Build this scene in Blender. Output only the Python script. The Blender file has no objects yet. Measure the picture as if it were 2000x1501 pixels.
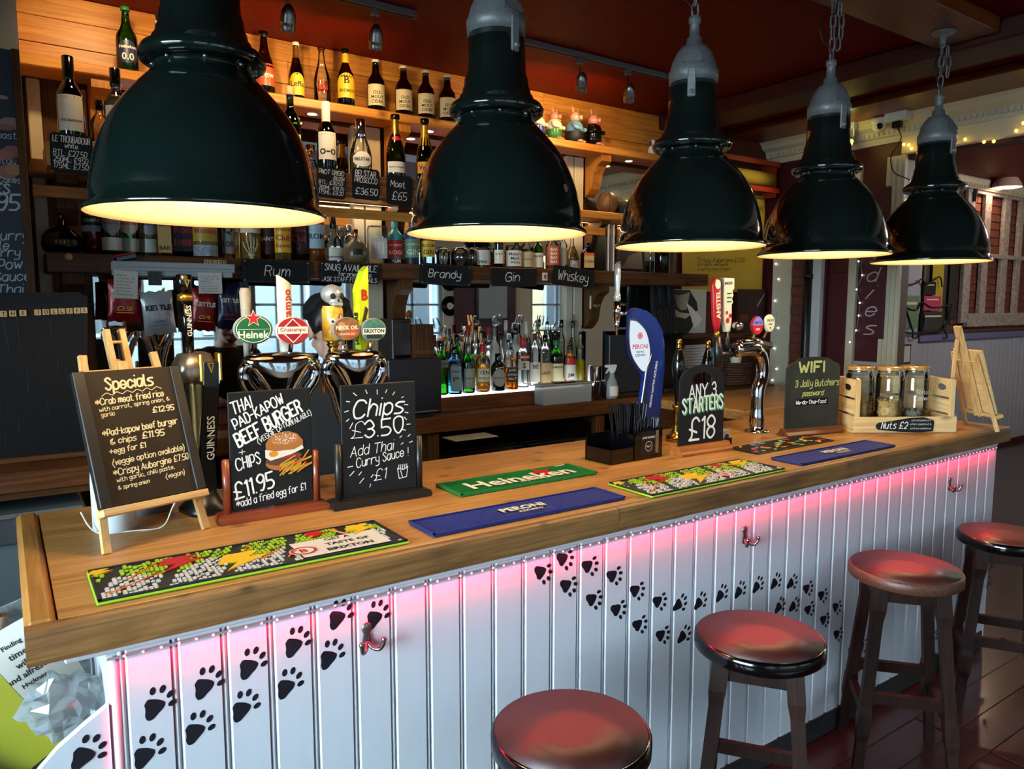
import bpy, math, random
from mathutils import Vector, Matrix
R = random.Random(11)
C = bpy.context.scene.collection
SC = bpy.context.scene
rad = math.radians; sin = math.sin; cos = math.cos; PI = math.pi

# ------------------------------------------------------------ camera, world, lights, exposure
CAM = (0.0, -1.56, 1.70); FPX = 1447.0; PITCH = rad(6.15); YAW = rad(34.5)
cd = bpy.data.cameras.new('camera'); cam = bpy.data.objects.new('camera', cd); C.objects.link(cam)
cam.location = CAM; cam.rotation_euler = (PI/2 - PITCH, 0, -YAW)
cd.sensor_width = 36; cd.sensor_fit = 'HORIZONTAL'; cd.lens = FPX/2000*36; cd.clip_start = 0.02; cd.clip_end = 200
SC.camera = cam
SC.view_settings.view_transform = 'Standard'; SC.view_settings.look = 'None'
SC.view_settings.gamma = 1; SC.view_settings.use_curve_mapping = False
SC.view_settings.exposure = 0.0
SC.cycles.max_bounces = 8; SC.cycles.diffuse_bounces = 4; SC.cycles.glossy_bounces = 4
SC.cycles.transmission_bounces = 4; SC.cycles.transparent_max_bounces = 16
SC.cycles.caustics_reflective = False; SC.cycles.caustics_refractive = False
SC.cycles.sample_clamp_indirect = 4.0; SC.cycles.use_adaptive_sampling = True
SC.cycles.adaptive_threshold = 0.03
w = bpy.data.worlds.new('sky'); SC.world = w; w.use_nodes = True
WB = w.node_tree.nodes['Background']; WB.inputs[0].default_value = (0.68, 0.86, 1.0, 1); WB.inputs[1].default_value = 56.0
LIGHTS = dict(pend=14.0, track=15.0, down=4.5, portal=1.0)

def lamp(kind, name, loc, energy, color=(1, 1, 1), rot=(0, 0, 0), size=0.05, spot=None, blend=.5, sy=None):
    l = bpy.data.lights.new(name, kind); l.energy = energy; l.color = color
    if kind == 'AREA':
        l.size = size
        if sy: l.shape = 'RECTANGLE'; l.size_y = sy
    else: l.shadow_soft_size = size
    if spot: l.spot_size = spot; l.spot_blend = blend
    o = bpy.data.objects.new(name, l); C.objects.link(o); o.location = loc; o.rotation_euler = rot
    return o
# daylight portals: one in each street window opening of the room (wall_front at Y=-3.4, wall_left, wall_right)
FW = [(-1.55, 0.15), (0.55, 2.25), (2.65, 4.0), (4.45, 5.45), (7.05, 8.2), (8.9, 10.3)]
WZ0, WZ1 = 0.85, 2.55
def portal(loc, rot, sx, sy):
    o = lamp('AREA', 'daylight', loc, 1, size=sx, sy=sy, rot=rot); o.data.cycles.is_portal = True
for a, b in FW: portal(((a+b)/2, -3.47, (WZ0+WZ1)/2), (PI/2, 0, 0), b-a, WZ1-WZ0)
portal((-2.57, -1.3, 1.7), (0, -PI/2, 0), WZ1-WZ0, 2.6)
portal((10.97, -1.2, 1.7), (0, PI/2, 0), WZ1-WZ0, 2.6)

# ------------------------------------------------------------ pixel rays of the 2000x1501 photograph, cut with real planes
def _ray(u, v):
    a = u-1000; b = 750.5-v; c, s = cos(PITCH), sin(PITCH)
    F = FPX*c+b*s; Z = -FPX*s+b*c
    return F*sin(YAW)+a*cos(YAW), F*cos(YAW)-a*sin(YAW), Z
def PY(u, v, y):
    r = _ray(u, v); t = (y-CAM[1])/r[1]; return Vector((r[0]*t, y, CAM[2]+r[2]*t))
def PZ(u, v, z):
    r = _ray(u, v); t = (z-CAM[2])/r[2]; return Vector((r[0]*t, CAM[1]+r[1]*t, z))
def PX(u, v, x):
    r = _ray(u, v); t = x/r[0]; return Vector((x, CAM[1]+r[1]*t, CAM[2]+r[2]*t))

# ------------------------------------------------------------ materials
def lin(h):
    if not isinstance(h, str): return tuple(h)+(1,) if len(h) == 3 else h
    h = h.lstrip('#'); o = []
    for i in (0, 2, 4):
        c = int(h[i:i+2], 16)/255; o.append(c/12.92 if c <= .04045 else ((c+.055)/1.055)**2.4)
    return tuple(o)+(1,)
MATS = {}
def newmat(name):
    m = bpy.data.materials.new(name); m.use_nodes = True; nt = m.node_tree; MATS[name] = m
    return m, nt, nt.nodes['Principled BSDF'], nt.nodes, nt.links
def noise_nodes(nt, scale, stretch=(1, 1, 1), detail=4, rough=.6):
    tc = nt.nodes.new('ShaderNodeTexCoord'); mp = nt.nodes.new('ShaderNodeMapping'); mp.inputs['Scale'].default_value = stretch
    nz = nt.nodes.new('ShaderNodeTexNoise'); nz.inputs['Scale'].default_value = scale; nz.inputs['Detail'].default_value = detail
    nz.inputs['Roughness'].default_value = rough
    nt.links.new(tc.outputs['Object'], mp.inputs[0]); nt.links.new(mp.outputs[0], nz.inputs['Vector'])
    return tc, mp, nz
def flat(name, c, rough=.5, metal=0, spec=.5, var=0.0, vs=12, bump=0, coat=0, emit=0, stretch=(1, 1, 1)):
    if name in MATS: return MATS[name]
    m, nt, b, N, L = newmat(name); c = lin(c)
    b.inputs['Base Color'].default_value = c; b.inputs['Roughness'].default_value = rough
    b.inputs['Metallic'].default_value = metal; b.inputs['Specular IOR Level'].default_value = spec
    b.inputs['Coat Weight'].default_value = coat
    if emit: b.inputs['Emission Color'].default_value = c; b.inputs['Emission Strength'].default_value = emit
    if var or bump:
        tc, mp, nz = noise_nodes(nt, vs, stretch)
        if var:
            cr = N.new('ShaderNodeValToRGB'); e = cr.color_ramp.elements
            e[0].position = .3; e[1].position = .7
            e[0].color = tuple(x*(1-var) for x in c[:3])+(1,); e[1].color = tuple(min(1, x*(1+var)) for x in c[:3])+(1,)
            L.new(nz.outputs[0], cr.inputs[0]); L.new(cr.outputs[0], b.inputs['Base Color'])
        if bump:
            bp = N.new('ShaderNodeBump'); bp.inputs['Strength'].default_value = bump; bp.inputs['Distance'].default_value = .004
            L.new(nz.outputs[0], bp.inputs['Height']); L.new(bp.outputs[0], b.inputs['Normal'])
    return m
def wood(name, c1, c2, ax='x', s=1.0, rough=.45, knots=.0, bump=.25, per=True, dark=None, coat=0):
    """grain stretched along one object axis; every object gets its own shift and shade"""
    if name in MATS: return MATS[name]
    m, nt, b, N, L = newmat(name)
    st = {'x': (1.3, 30, 30), 'y': (30, 1.3, 30), 'z': (30, 30, 1.3)}[ax]
    tc = N.new('ShaderNodeTexCoord'); oi = N.new('ShaderNodeObjectInfo')
    ad = N.new('ShaderNodeVectorMath'); ad.operation = 'ADD'
    sc = N.new('ShaderNodeVectorMath'); sc.operation = 'SCALE'; sc.inputs['Scale'].default_value = 7.0
    cb = N.new('ShaderNodeCombineXYZ')
    for i in range(3): L.new(oi.outputs['Random'], cb.inputs[i])
    L.new(cb.outputs[0], sc.inputs[0]); L.new(tc.outputs['Object'], ad.inputs[0]); L.new(sc.outputs[0], ad.inputs[1])
    mp = N.new('ShaderNodeMapping'); mp.inputs['Scale'].default_value = st; L.new(ad.outputs[0], mp.inputs[0])
    nz = N.new('ShaderNodeTexNoise'); nz.inputs['Scale'].default_value = 2.2*s; nz.inputs['Detail'].default_value = 6
    nz.inputs['Roughness'].default_value = .62; nz.inputs['Distortion'].default_value = .6; L.new(mp.outputs[0], nz.inputs['Vector'])
    n2 = N.new('ShaderNodeTexNoise'); n2.inputs['Scale'].default_value = 3.0; n2.inputs['Detail'].default_value = 3; L.new(ad.outputs[0], n2.inputs['Vector'])
    mx = N.new('ShaderNodeMath'); mx.operation = 'MULTIPLY_ADD'; mx.inputs[1].default_value = .35; L.new(n2.outputs[0], mx.inputs[0]); 
    m2 = N.new('ShaderNodeMath'); m2.operation = 'MULTIPLY'; m2.inputs[1].default_value = .65; L.new(nz.outputs[0], m2.inputs[0]); L.new(m2.outputs[0], mx.inputs[2])
    cr = N.new('ShaderNodeValToRGB'); e = cr.color_ramp.elements; e[0].position = .38; e[1].position = .62
    e[0].color = lin(c1); e[1].color = lin(c2); L.new(mx.outputs[0], cr.inputs[0])
    out = cr.outputs[0]
    if knots:
        sx = N.new('ShaderNodeSeparateXYZ'); L.new(ad.outputs[0], sx.inputs[0]); o3 = {'x': (0, 1, 2), 'y': (1, 0, 2), 'z': (2, 0, 1)}[ax]
        su = N.new('ShaderNodeMath'); su.operation = 'ADD'; L.new(sx.outputs[o3[1]], su.inputs[0]); L.new(sx.outputs[o3[2]], su.inputs[1])
        sl = N.new('ShaderNodeMath'); sl.operation = 'MULTIPLY'; sl.inputs[1].default_value = .7; L.new(sx.outputs[o3[0]], sl.inputs[0])
        mk = N.new('ShaderNodeCombineXYZ'); L.new(sl.outputs[0], mk.inputs[0]); L.new(su.outputs[0], mk.inputs[1])
        vo = N.new('ShaderNodeTexVoronoi'); vo.voronoi_dimensions = '2D'; vo.inputs['Scale'].default_value = knots; L.new(mk.outputs[0], vo.inputs['Vector'])
        kr = N.new('ShaderNodeValToRGB'); k = kr.color_ramp.elements; k[0].position = .015; k[0].color = (.8, .8, .8, 1); k[1].position = .075; k[1].color = (0, 0, 0, 1)
        L.new(vo.outputs['Distance'], kr.inputs[0])
        mi = N.new('ShaderNodeMix'); mi.data_type = 'RGBA'; L.new(kr.outputs[0], mi.inputs[0]); L.new(out, mi.inputs[6])
        mi.inputs[7].default_value = lin(dark or c1)[:3]+(1,) if dark else tuple(x*.35 for x in lin(c1)[:3])+(1,)
        out = mi.outputs[2]
    hs = N.new('ShaderNodeHueSaturation'); L.new(out, hs.inputs['Color'])
    vr = N.new('ShaderNodeMapRange'); vr.inputs[3].default_value = .86 if per else 1; vr.inputs[4].default_value = 1.12 if per else 1
    L.new(oi.outputs['Random'], vr.inputs[0]); L.new(vr.outputs[0], hs.inputs['Value'])
    L.new(hs.outputs[0], b.inputs['Base Color'])
    b.inputs['Roughness'].default_value = rough; b.inputs['Coat Weight'].default_value = coat; b.inputs['Coat Roughness'].default_value = .15
    if bump:
        bp = N.new('ShaderNodeBump'); bp.inputs['Strength'].default_value = bump; bp.inputs['Distance'].default_value = .002
        L.new(nz.outputs[0], bp.inputs['Height']); L.new(bp.outputs[0], b.inputs['Normal'])
    return m
def glass(name, c, rough=.03, dens=1.0, refl=.9):
    """thin tinted glass: lets light straight through and mirrors at grazing angles"""
    if name in MATS: return MATS[name]
    m, nt, b, N, L = newmat(name); N.remove(b)
    out = N['Material Output']; tr = N.new('ShaderNodeBsdfTransparent'); gl = N.new('ShaderNodeBsdfGlossy')
    tr.inputs[0].default_value = lin(c); gl.inputs['Roughness'].default_value = rough; gl.inputs[0].default_value = (refl, refl, refl, 1)
    fr = N.new('ShaderNodeFresnel'); fr.inputs[0].default_value = 1.5; mx = N.new('ShaderNodeMixShader')
    ml = N.new('ShaderNodeMath'); ml.operation = 'MULTIPLY'; ml.inputs[1].default_value = 1.3; ml.use_clamp = True
    L.new(fr.outputs[0], ml.inputs[0]); L.new(ml.outputs[0], mx.inputs[0]); L.new(tr.outputs[0], mx.inputs[1]); L.new(gl.outputs[0], mx.inputs[2])
    if dens < 1:
        df = N.new('ShaderNodeBsdfDiffuse'); df.inputs[0].default_value = lin(c); tl = N.new('ShaderNodeBsdfTranslucent'); tl.inputs[0].default_value = lin(c)
        m3 = N.new('ShaderNodeMixShader'); m3.inputs[0].default_value = .5; L.new(df.outputs[0], m3.inputs[1]); L.new(tl.outputs[0], m3.inputs[2])
        m4 = N.new('ShaderNodeMixShader'); m4.inputs[0].default_value = 1-dens; L.new(mx.outputs[0], m4.inputs[1]); L.new(m3.outputs[0], m4.inputs[2])
        L.new(m4.outputs[0], out.inputs[0])
    else: L.new(mx.outputs[0], out.inputs[0])
    return m
def emis(name, c, s):
    if name in MATS: return MATS[name]
    m, nt, b, N, L = newmat(name); N.remove(b); e = N.new('ShaderNodeEmission'); e.inputs[0].default_value = lin(c); e.inputs[1].default_value = s
    L.new(e.outputs[0], N['Material Output'].inputs[0]); return m

M = dict(
 white=flat('white_paint', '#d8d8d4', .45, var=.05, vs=6), cream=flat('cream_paint', '#cdc3a8', .5, var=.06, vs=5),
 black=flat('black_plastic', '#0c0c0e', .35), gloss_black=flat('gloss_black', '#050506', .12), matt_black=flat('matt_black', '#0a0a0b', .8),
 chrome=flat('chrome', '#c9c9cb', .07, 1), steel=flat('brushed_steel', '#a8a9ab', .28, 1, var=.08, vs=60, stretch=(1, 1, .1)), nickel=flat('satin_nickel', '#8e8a86', .3, 1),
 brass=flat('brass', '#b98a3c', .22, 1, var=.1), gold=flat('gold_foil', '#c9993e', .28, .9), copper=flat('copper', '#a5603a', .25, 1),
 grey=flat('grey_plastic', '#6a6d70', .45), grey_paint=flat('grey_enamel', '#8d9090', .5, var=.12, vs=40, bump=.3),
 red=flat('red_print', '#b3161c', .4), dkred=flat('oxblood_paint', '#4a0d12', .5, var=.1, vs=4), navy=flat('navy_rubber', '#14246a', .5), yellow=flat('yellow_print', '#e6b51c', .45),
 green=flat('green_print', '#17692c', .45), lime=flat('lime_rubber', '#8fb81e', .5), orange=flat('orange_print', '#d8611c', .5), ivory=flat('ivory', '#e8dfc8', .5),
 paper=flat('paper', '#dcd8cc', .8), blue=flat('blue_print', '#1d3f9a', .4), teal=flat('teal_print', '#2f9aa0', .45), pink=flat('pink_print', '#c22f5e', .5),
 chalk=flat('chalk_ink', '#e9e6dc', .7), chalk_cream=flat('cream_chalk', '#e6d6a8', .7), board=flat('chalkboard', '#17181a', .55, var=.25, vs=7, bump=.1), board_brown=flat('chalkboard_warm', '#28211a', .6, var=.15, vs=6),
 tan=flat('tan_skin', '#b98868', .5), skin=flat('skin', '#c59a86', .55, var=.04, vs=30), ink=flat('dark_ink', '#14141a', .6), rope=flat('white_cord', '#d9d5c8', .8),
 worktop=wood('worktop_pine', '#a06a30', '#d49c58', 'x', 1.0, .42, knots=3.4, coat=.1), worktop_edge=wood('worktop_edge_pine', '#5d3c1e', '#8d6234', 'x', 1.2, .5, knots=4.5, bump=.5),
 breadboard=wood('end_board_pine', '#8a5c2a', '#b9823f', 'y', 1.0, .45, knots=3, bump=.5),
 pine=wood('shelf_pine', '#a8641f', '#d69640', 'x', 1.0, .42, knots=2.6), pine_v=wood('pine_vertical', '#94561d', '#c4832f', 'z', 1.0, .45),
 oldwood=wood('dark_shelf_wood', '#3d2312', '#6b4122', 'x', 1.0, .4, knots=2.5), oldwood_v=wood('dark_upright_wood', '#3d2312', '#65401f', 'z', 1.0, .45),
 beech=wood('pale_beech', '#b98a50', '#dcb67c', 'z', 1.2, .5, bump=.1), beech_x=wood('pale_beech_x', '#b98a50', '#dcb67c', 'x', 1.2, .5, bump=.1), mahog=wood('red_stained_wood', '#5f2513', '#8a3d1e', 'z', 1.2, .35, coat=.3, bump=.1), mahog_x=wood('red_stained_wood_x', '#5f2513', '#8a3d1e', 'x', 1.2, .35, coat=.3, bump=.1),
 stoolleg=wood('dark_stool_wood', '#170c07', '#2b1811', 'z', 1.3, .45), crate=wood('crate_pine', '#c29a5e', '#e2c088', 'x', 1.1, .6, bump=.1, knots=3), crate_v=wood('crate_pine_v', '#c29a5e', '#e2c088', 'z', 1.1, .6, bump=.1),
 g_clear=glass('clear_glass', (.93, .96, .95)), g_green=glass('green_glass', (.13, .50, .10)), g_dkgreen=glass('dark_green_glass', (.10, .20, .045)), g_brown=glass('brown_glass', (.16, .05, .015)),
 g_blue=glass('blue_glass', (.30, .68, .92)), g_pane=glass('window_glass', (.94, .97, .97)), l_amber=glass('amber_spirit', (.92, .42, .06), dens=.75), l_gold=glass('gold_spirit', (.95, .68, .18), dens=.75),
 l_red=glass('red_spirit', (.55, .03, .08), dens=.7), l_white=glass('white_wine', (.75, .78, .40), dens=.85), l_yellow=glass('yellow_syrup', (.95, .85, .03), dens=.5), l_dark=glass('dark_spirit', (.12, .035, .015), dens=.8), l_clear=glass('clear_spirit', (.96, .98, .97)), l_blue=glass('blue_cleaner', (.35, .5, .8), dens=.6),
)
for _n in ('stoolleg', 'board', 'board_brown', 'oldwood', 'oldwood_v'): M[_n].node_tree.nodes['Principled BSDF'].inputs['Specular IOR Level'].default_value = .22
# polished mirror
M['mirror'] = flat('mirror_silver', (.83, .86, .86), .015, 1)
# ------------------------------------------------------------ mesh builder
class MB:
    def __init__(s): s.v = []; s.f = []; s.mi = []; s.sm = []; s.X = Matrix.Identity(4)
    def add(s, vs, fs, mi=0, smooth=False):
        o = len(s.v)
        for p in vs: s.v.append(s.X @ Vector(p))
        for f in fs: s.f.append(tuple(i+o for i in f)); s.mi.append(mi); s.sm.append(smooth)
        return s
    def at(s, loc=(0, 0, 0), rot=(0, 0, 0)):
        from mathutils import Euler
        s.X = Matrix.Translation(loc) @ Euler(rot).to_matrix().to_4x4(); return s
    def box(s, x0, x1, y0, y1, z0, z1, mi=0, bev=0):
        if not bev:
            return s.add([(x0, y0, z0), (x1, y0, z0), (x1, y1, z0), (x0, y1, z0), (x0, y0, z1), (x1, y0, z1), (x1, y1, z1), (x0, y1, z1)],
                  [(0, 3, 2, 1), (4, 5, 6, 7), (0, 1, 5, 4), (1, 2, 6, 5), (2, 3, 7, 6), (3, 0, 4, 7)], mi)
        b = bev; vs = []
        for x, sx in ((x0, 1), (x1, -1)):
            for y, sy in ((y0, 1), (y1, -1)):
                for z, sz in ((z0, 1), (z1, -1)):
                    vs += [(x, y+sy*b, z+sz*b), (x+sx*b, y, z+sz*b), (x+sx*b, y+sy*b, z)]
        I = lambda i, j, k, a: ((i*2+j)*2+k)*3+a
        fs = [(I(0,0,0,0), I(0,0,1,0), I(0,1,1,0), I(0,1,0,0)), (I(1,0,0,0), I(1,1,0,0), I(1,1,1,0), I(1,0,1,0)),
              (I(0,0,0,1), I(1,0,0,1), I(1,0,1,1), I(0,0,1,1)), (I(0,1,0,1), I(0,1,1,1), I(1,1,1,1), I(1,1,0,1)),
              (I(0,0,0,2), I(0,1,0,2), I(1,1,0,2), I(1,0,0,2)), (I(0,0,1,2), I(1,0,1,2), I(1,1,1,2), I(0,1,1,2))]
        for j in (0, 1):
            for k in (0, 1): fs.append((I(0,j,k,1), I(1,j,k,1), I(1,j,k,2), I(0,j,k,2)))
        for i in (0, 1):
            for k in (0, 1): fs.append((I(i,0,k,0), I(i,1,k,0), I(i,1,k,2), I(i,0,k,2)))
            for j in (0, 1): fs.append((I(i,j,0,0), I(i,j,1,0), I(i,j,1,1), I(i,j,0,1)))
        for i in (0, 1):
            for j in (0, 1):
                for k in (0, 1): fs.append((I(i,j,k,0), I(i,j,k,1), I(i,j,k,2)))
        return s.add(vs, fs, mi)
    def lathe(s, prof, c=(0, 0, 0), n=20, mi=0, smooth=True, cap=(True, True), sq=0, sy=1.0):
        vs = []; fs = []
        for r, z in prof:
            for i in range(n):
                a = 2*PI*i/n; ca, sa = cos(a), sin(a); k = 1
                if sq: k = 1/((abs(ca)**sq+abs(sa)**sq)**(1/sq))
                vs.append((c[0]+r*ca*k, c[1]+r*sa*k*sy, c[2]+z))
        for j in range(len(prof)-1):
            for i in range(n):
                k = (i+1) % n; fs.append((j*n+i, j*n+k, (j+1)*n+k, (j+1)*n+i))
        if cap[0]: fs.append(tuple(range(n-1, -1, -1)))
        if cap[1]: fs.append(tuple((len(prof)-1)*n+i for i in range(n)))
        return s.add(vs, fs, mi, smooth)
    def tube(s, pts, r, n=8, mi=0, smooth=True, caps=True, flat_=None):
        pts = [Vector(p) for p in pts]; m = len(pts); rr = r if isinstance(r, (list, tuple)) else [r]*m
        vs = []; fs = []; up = Vector((0, 0, 1)); prev = None
        for i, p in enumerate(pts):
            t = (pts[min(i+1, m-1)]-pts[max(i-1, 0)]).normalized()
            if prev is None:
                a = up if abs(t.z) < .9 else Vector((0, 1, 0)); nx = t.cross(a).normalized()
            else: nx = (prev-t*prev.dot(t)); nx = nx.normalized() if nx.length > 1e-6 else t.orthogonal().normalized()
            prev = nx; ny = t.cross(nx)
            for k in range(n):
                a = 2*PI*k/n+PI/n; vs.append(p+(nx*cos(a)+ny*sin(a)*(flat_ or 1))*rr[i])
        for j in range(m-1):
            for i in range(n):
                k = (i+1) % n; fs.append((j*n+i, j*n+k, (j+1)*n+k, (j+1)*n+i))
        if caps: fs += [tuple(range(n-1, -1, -1)), tuple((m-1)*n+i for i in range(n))]
        return s.add(vs, fs, mi, smooth)
    def cyl(s, a, b, r, n=12, mi=0, r2=None): return s.tube([a, b], [r, r if r2 is None else r2], n, mi, smooth=n > 8)
    def ell(s, c, r, n=14, mi=0, m=None):
        m = m or max(6, n//2); rx, ry, rz = r if isinstance(r, (tuple, list)) else (r, r, r); vs = [(c[0], c[1], c[2]-rz)]; fs = []
        for j in range(1, m):
            t = -PI/2+PI*j/m
            for i in range(n): a = 2*PI*i/n; vs.append((c[0]+rx*cos(t)*cos(a), c[1]+ry*cos(t)*sin(a), c[2]+rz*sin(t)))
        vs.append((c[0], c[1], c[2]+rz)); e = len(vs)-1
        for i in range(n): k = (i+1) % n; fs.append((0, 1+k, 1+i)); fs.append((e, e-n+i, e-n+k))
        for j in range(m-2):
            for i in range(n): k = (i+1) % n; fs.append((1+j*n+i, 1+j*n+k, 1+(j+1)*n+k, 1+(j+1)*n+i))
        return s.add(vs, fs, mi, True)
    def prism(s, pts, d0, d1, mi=0, plane='xz', smooth=False):
        """2D outline extruded: 'xz' along y, 'xy' along z, 'yz' along x"""
        f = {'xz': lambda p, d: (p[0], d, p[1]), 'xy': lambda p, d: (p[0], p[1], d), 'yz': lambda p, d: (d, p[0], p[1])}[plane]
        n = len(pts); vs = [f(p, d0) for p in pts]+[f(p, d1) for p in pts]
        fs = [tuple(range(n-1, -1, -1)), tuple(range(n, 2*n))]
        s.add(vs, fs, mi); return s.add(vs, [(i, (i+1) % n, n+(i+1) % n, n+i) for i in range(n)], mi, smooth)
    def build(s, name, mats, parent=None, loc=None, rot=None, **kw):
        me = bpy.data.meshes.new(name); me.from_pydata([tuple(v) for v in s.v], [], s.f)
        for m in (mats if isinstance(mats, (list, tuple)) else [mats]): me.materials.append(M[m] if isinstance(m, str) else m)
        me.polygons.foreach_set('material_index', s.mi); me.polygons.foreach_set('use_smooth', s.sm)
        o = bpy.data.objects.new(name, me); C.objects.link(o)
        if parent: o.parent = parent
        if loc: o.location = loc
        if rot: o.rotation_euler = rot
        for k, v in kw.items(): o[k] = v
        return o
def thing(name, label, cat, loc=(0, 0, 0), rotz=0, group=None):
    o = bpy.data.objects.new(name, None); C.objects.link(o); o.empty_display_size = .05
    o.location = loc; o.rotation_euler = (0, 0, rotz); o['label'] = label; o['category'] = cat
    if group: o['group'] = group
    return o
def tag(o, label, cat, group=None):
    o['label'] = label; o['category'] = cat
    if group: o['group'] = group
    return o
def share(o, name=None, parent=None, loc=None, rot=None):
    c = o.copy(); C.objects.link(c); c.parent = parent
    if loc is not None: c.location = loc
    if rot is not None: c.rotation_euler = rot
    return c
def struct(o): o['kind'] = 'structure'; return o
def bez(pts, n=8):
    """catmull-rom through points"""
    P = [Vector(p) for p in pts]; out = []
    for i in range(len(P)-1):
        a, b, c, d = P[max(i-1, 0)], P[i], P[i+1], P[min(i+2, len(P)-1)]
        for k in range(n):
            t = k/n; out.append(.5*((2*b)+(c-a)*t+(2*a-5*b+4*c-d)*t*t+(3*b-a-3*c+d)*t**3))
    return out+[P[-1]]
# ------------------------------------------------------------ lettering: a pen-stroke hand and the built-in face
G = {
'A':'02 28 42;14 34','B':'02 08;~08 28 37 36 25 05;~05 25 34 33 22 02','C':'~47 38 18 06 04 12 32 43','D':'02 08;~08 28 36 34 22 02','E':'38 08 02 32;05 25','F':'38 08 02;05 25',
'G':'~47 38 18 06 04 12 32 43;43 45 25','H':'02 08;38 32;05 35','I':'02 08','J':'~38 33 22 12 03','K':'02 08;38 05 32','L':'08 02 32','M':'02 08 24 48 42','N':'02 08 32 38',
'O':'~18 06 04 12 32 44 46 38 18','P':'02 08;~08 28 37 35 24 04','Q':'~28 17 05 13 22 33 45 37 28;33 51','R':'02 08;~08 28 37 36 25 05;25 32','S':'~37 28 18 07 16 25 34 33 22 12 03',
'T':'08 48;28 22','U':'~08 04 12 22 34 38','V':'08 22 48','W':'08 12 26 32 48','X':'08 32;38 02','Y':'08 25 48;25 22','Z':'08 38 02 32',
'a':'~36 16 05 03 12 22 34;36 32','b':'08 02;~05 16 26 35 33 22 12 03','c':'~35 26 16 05 03 12 22 33','d':'~35 26 16 05 03 12 22 33;38 32','e':'~04 34 35 26 16 05 03 12 22 33',
'f':'~38 28 17 12;06 26','g':'~36 16 05 04 13 33;~36 31 20 10 01','h':'08 02;~04 16 26 35 32','i':'02 06;08 08','j':'~16 11 00;18 18','k':'08 02;36 04 32','l':'~08 03 12','m':'02 06;~04 16 25 22;~24 36 45 42',
'n':'02 06;~04 16 26 35 32','o':'~16 05 03 12 22 33 35 26 16','p':'06 00;~05 16 26 35 33 22 12 03','q':'~35 26 16 05 03 12 22 33;36 30','r':'02 06;~04 16 36','s':'~36 16 05 24 33 22 02','t':'~18 13 22 32;06 26',
'u':'~06 03 12 22 34;36 32','v':'06 12 26','w':'06 12 25 32 46','x':'06 32;36 02','y':'~06 04 13 33;~36 31 20 00','z':'06 36 02 32',
'0':'~18 07 04 12 22 34 37 28 18','1':'07 18 12','2':'~07 18 28 37 35 02;02 32','3':'~07 18 28 36 25 15;~15 25 34 33 22 12 03','4':'32 38 04 44','5':'38 08 05;~05 25 34 33 22 02',
'6':'~38 17 05 03 12 22 33 34 25 04','7':'08 38 12','8':'~15 06 07 18 28 37 36 25 15;~15 04 03 12 22 33 34 25 15','9':'~36 25 15 06 07 18 28 37 34 22 12','£':'~47 38 28 17 15 13 02;02 42;05 34','.':'02 02',',':'12 01',
'-':'05 25','+':'05 45;27 23','*':'05 45;27 23;06 44;04 46','(':'~29 16 04 20','!':'08 04;02 02',')':'~09 16 14 00',':':'05 05;02 02',"'":'08 07','&':'~42 06 17 28 27 04 12 22 44','/':'02 38','•':'05 05'}
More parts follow.
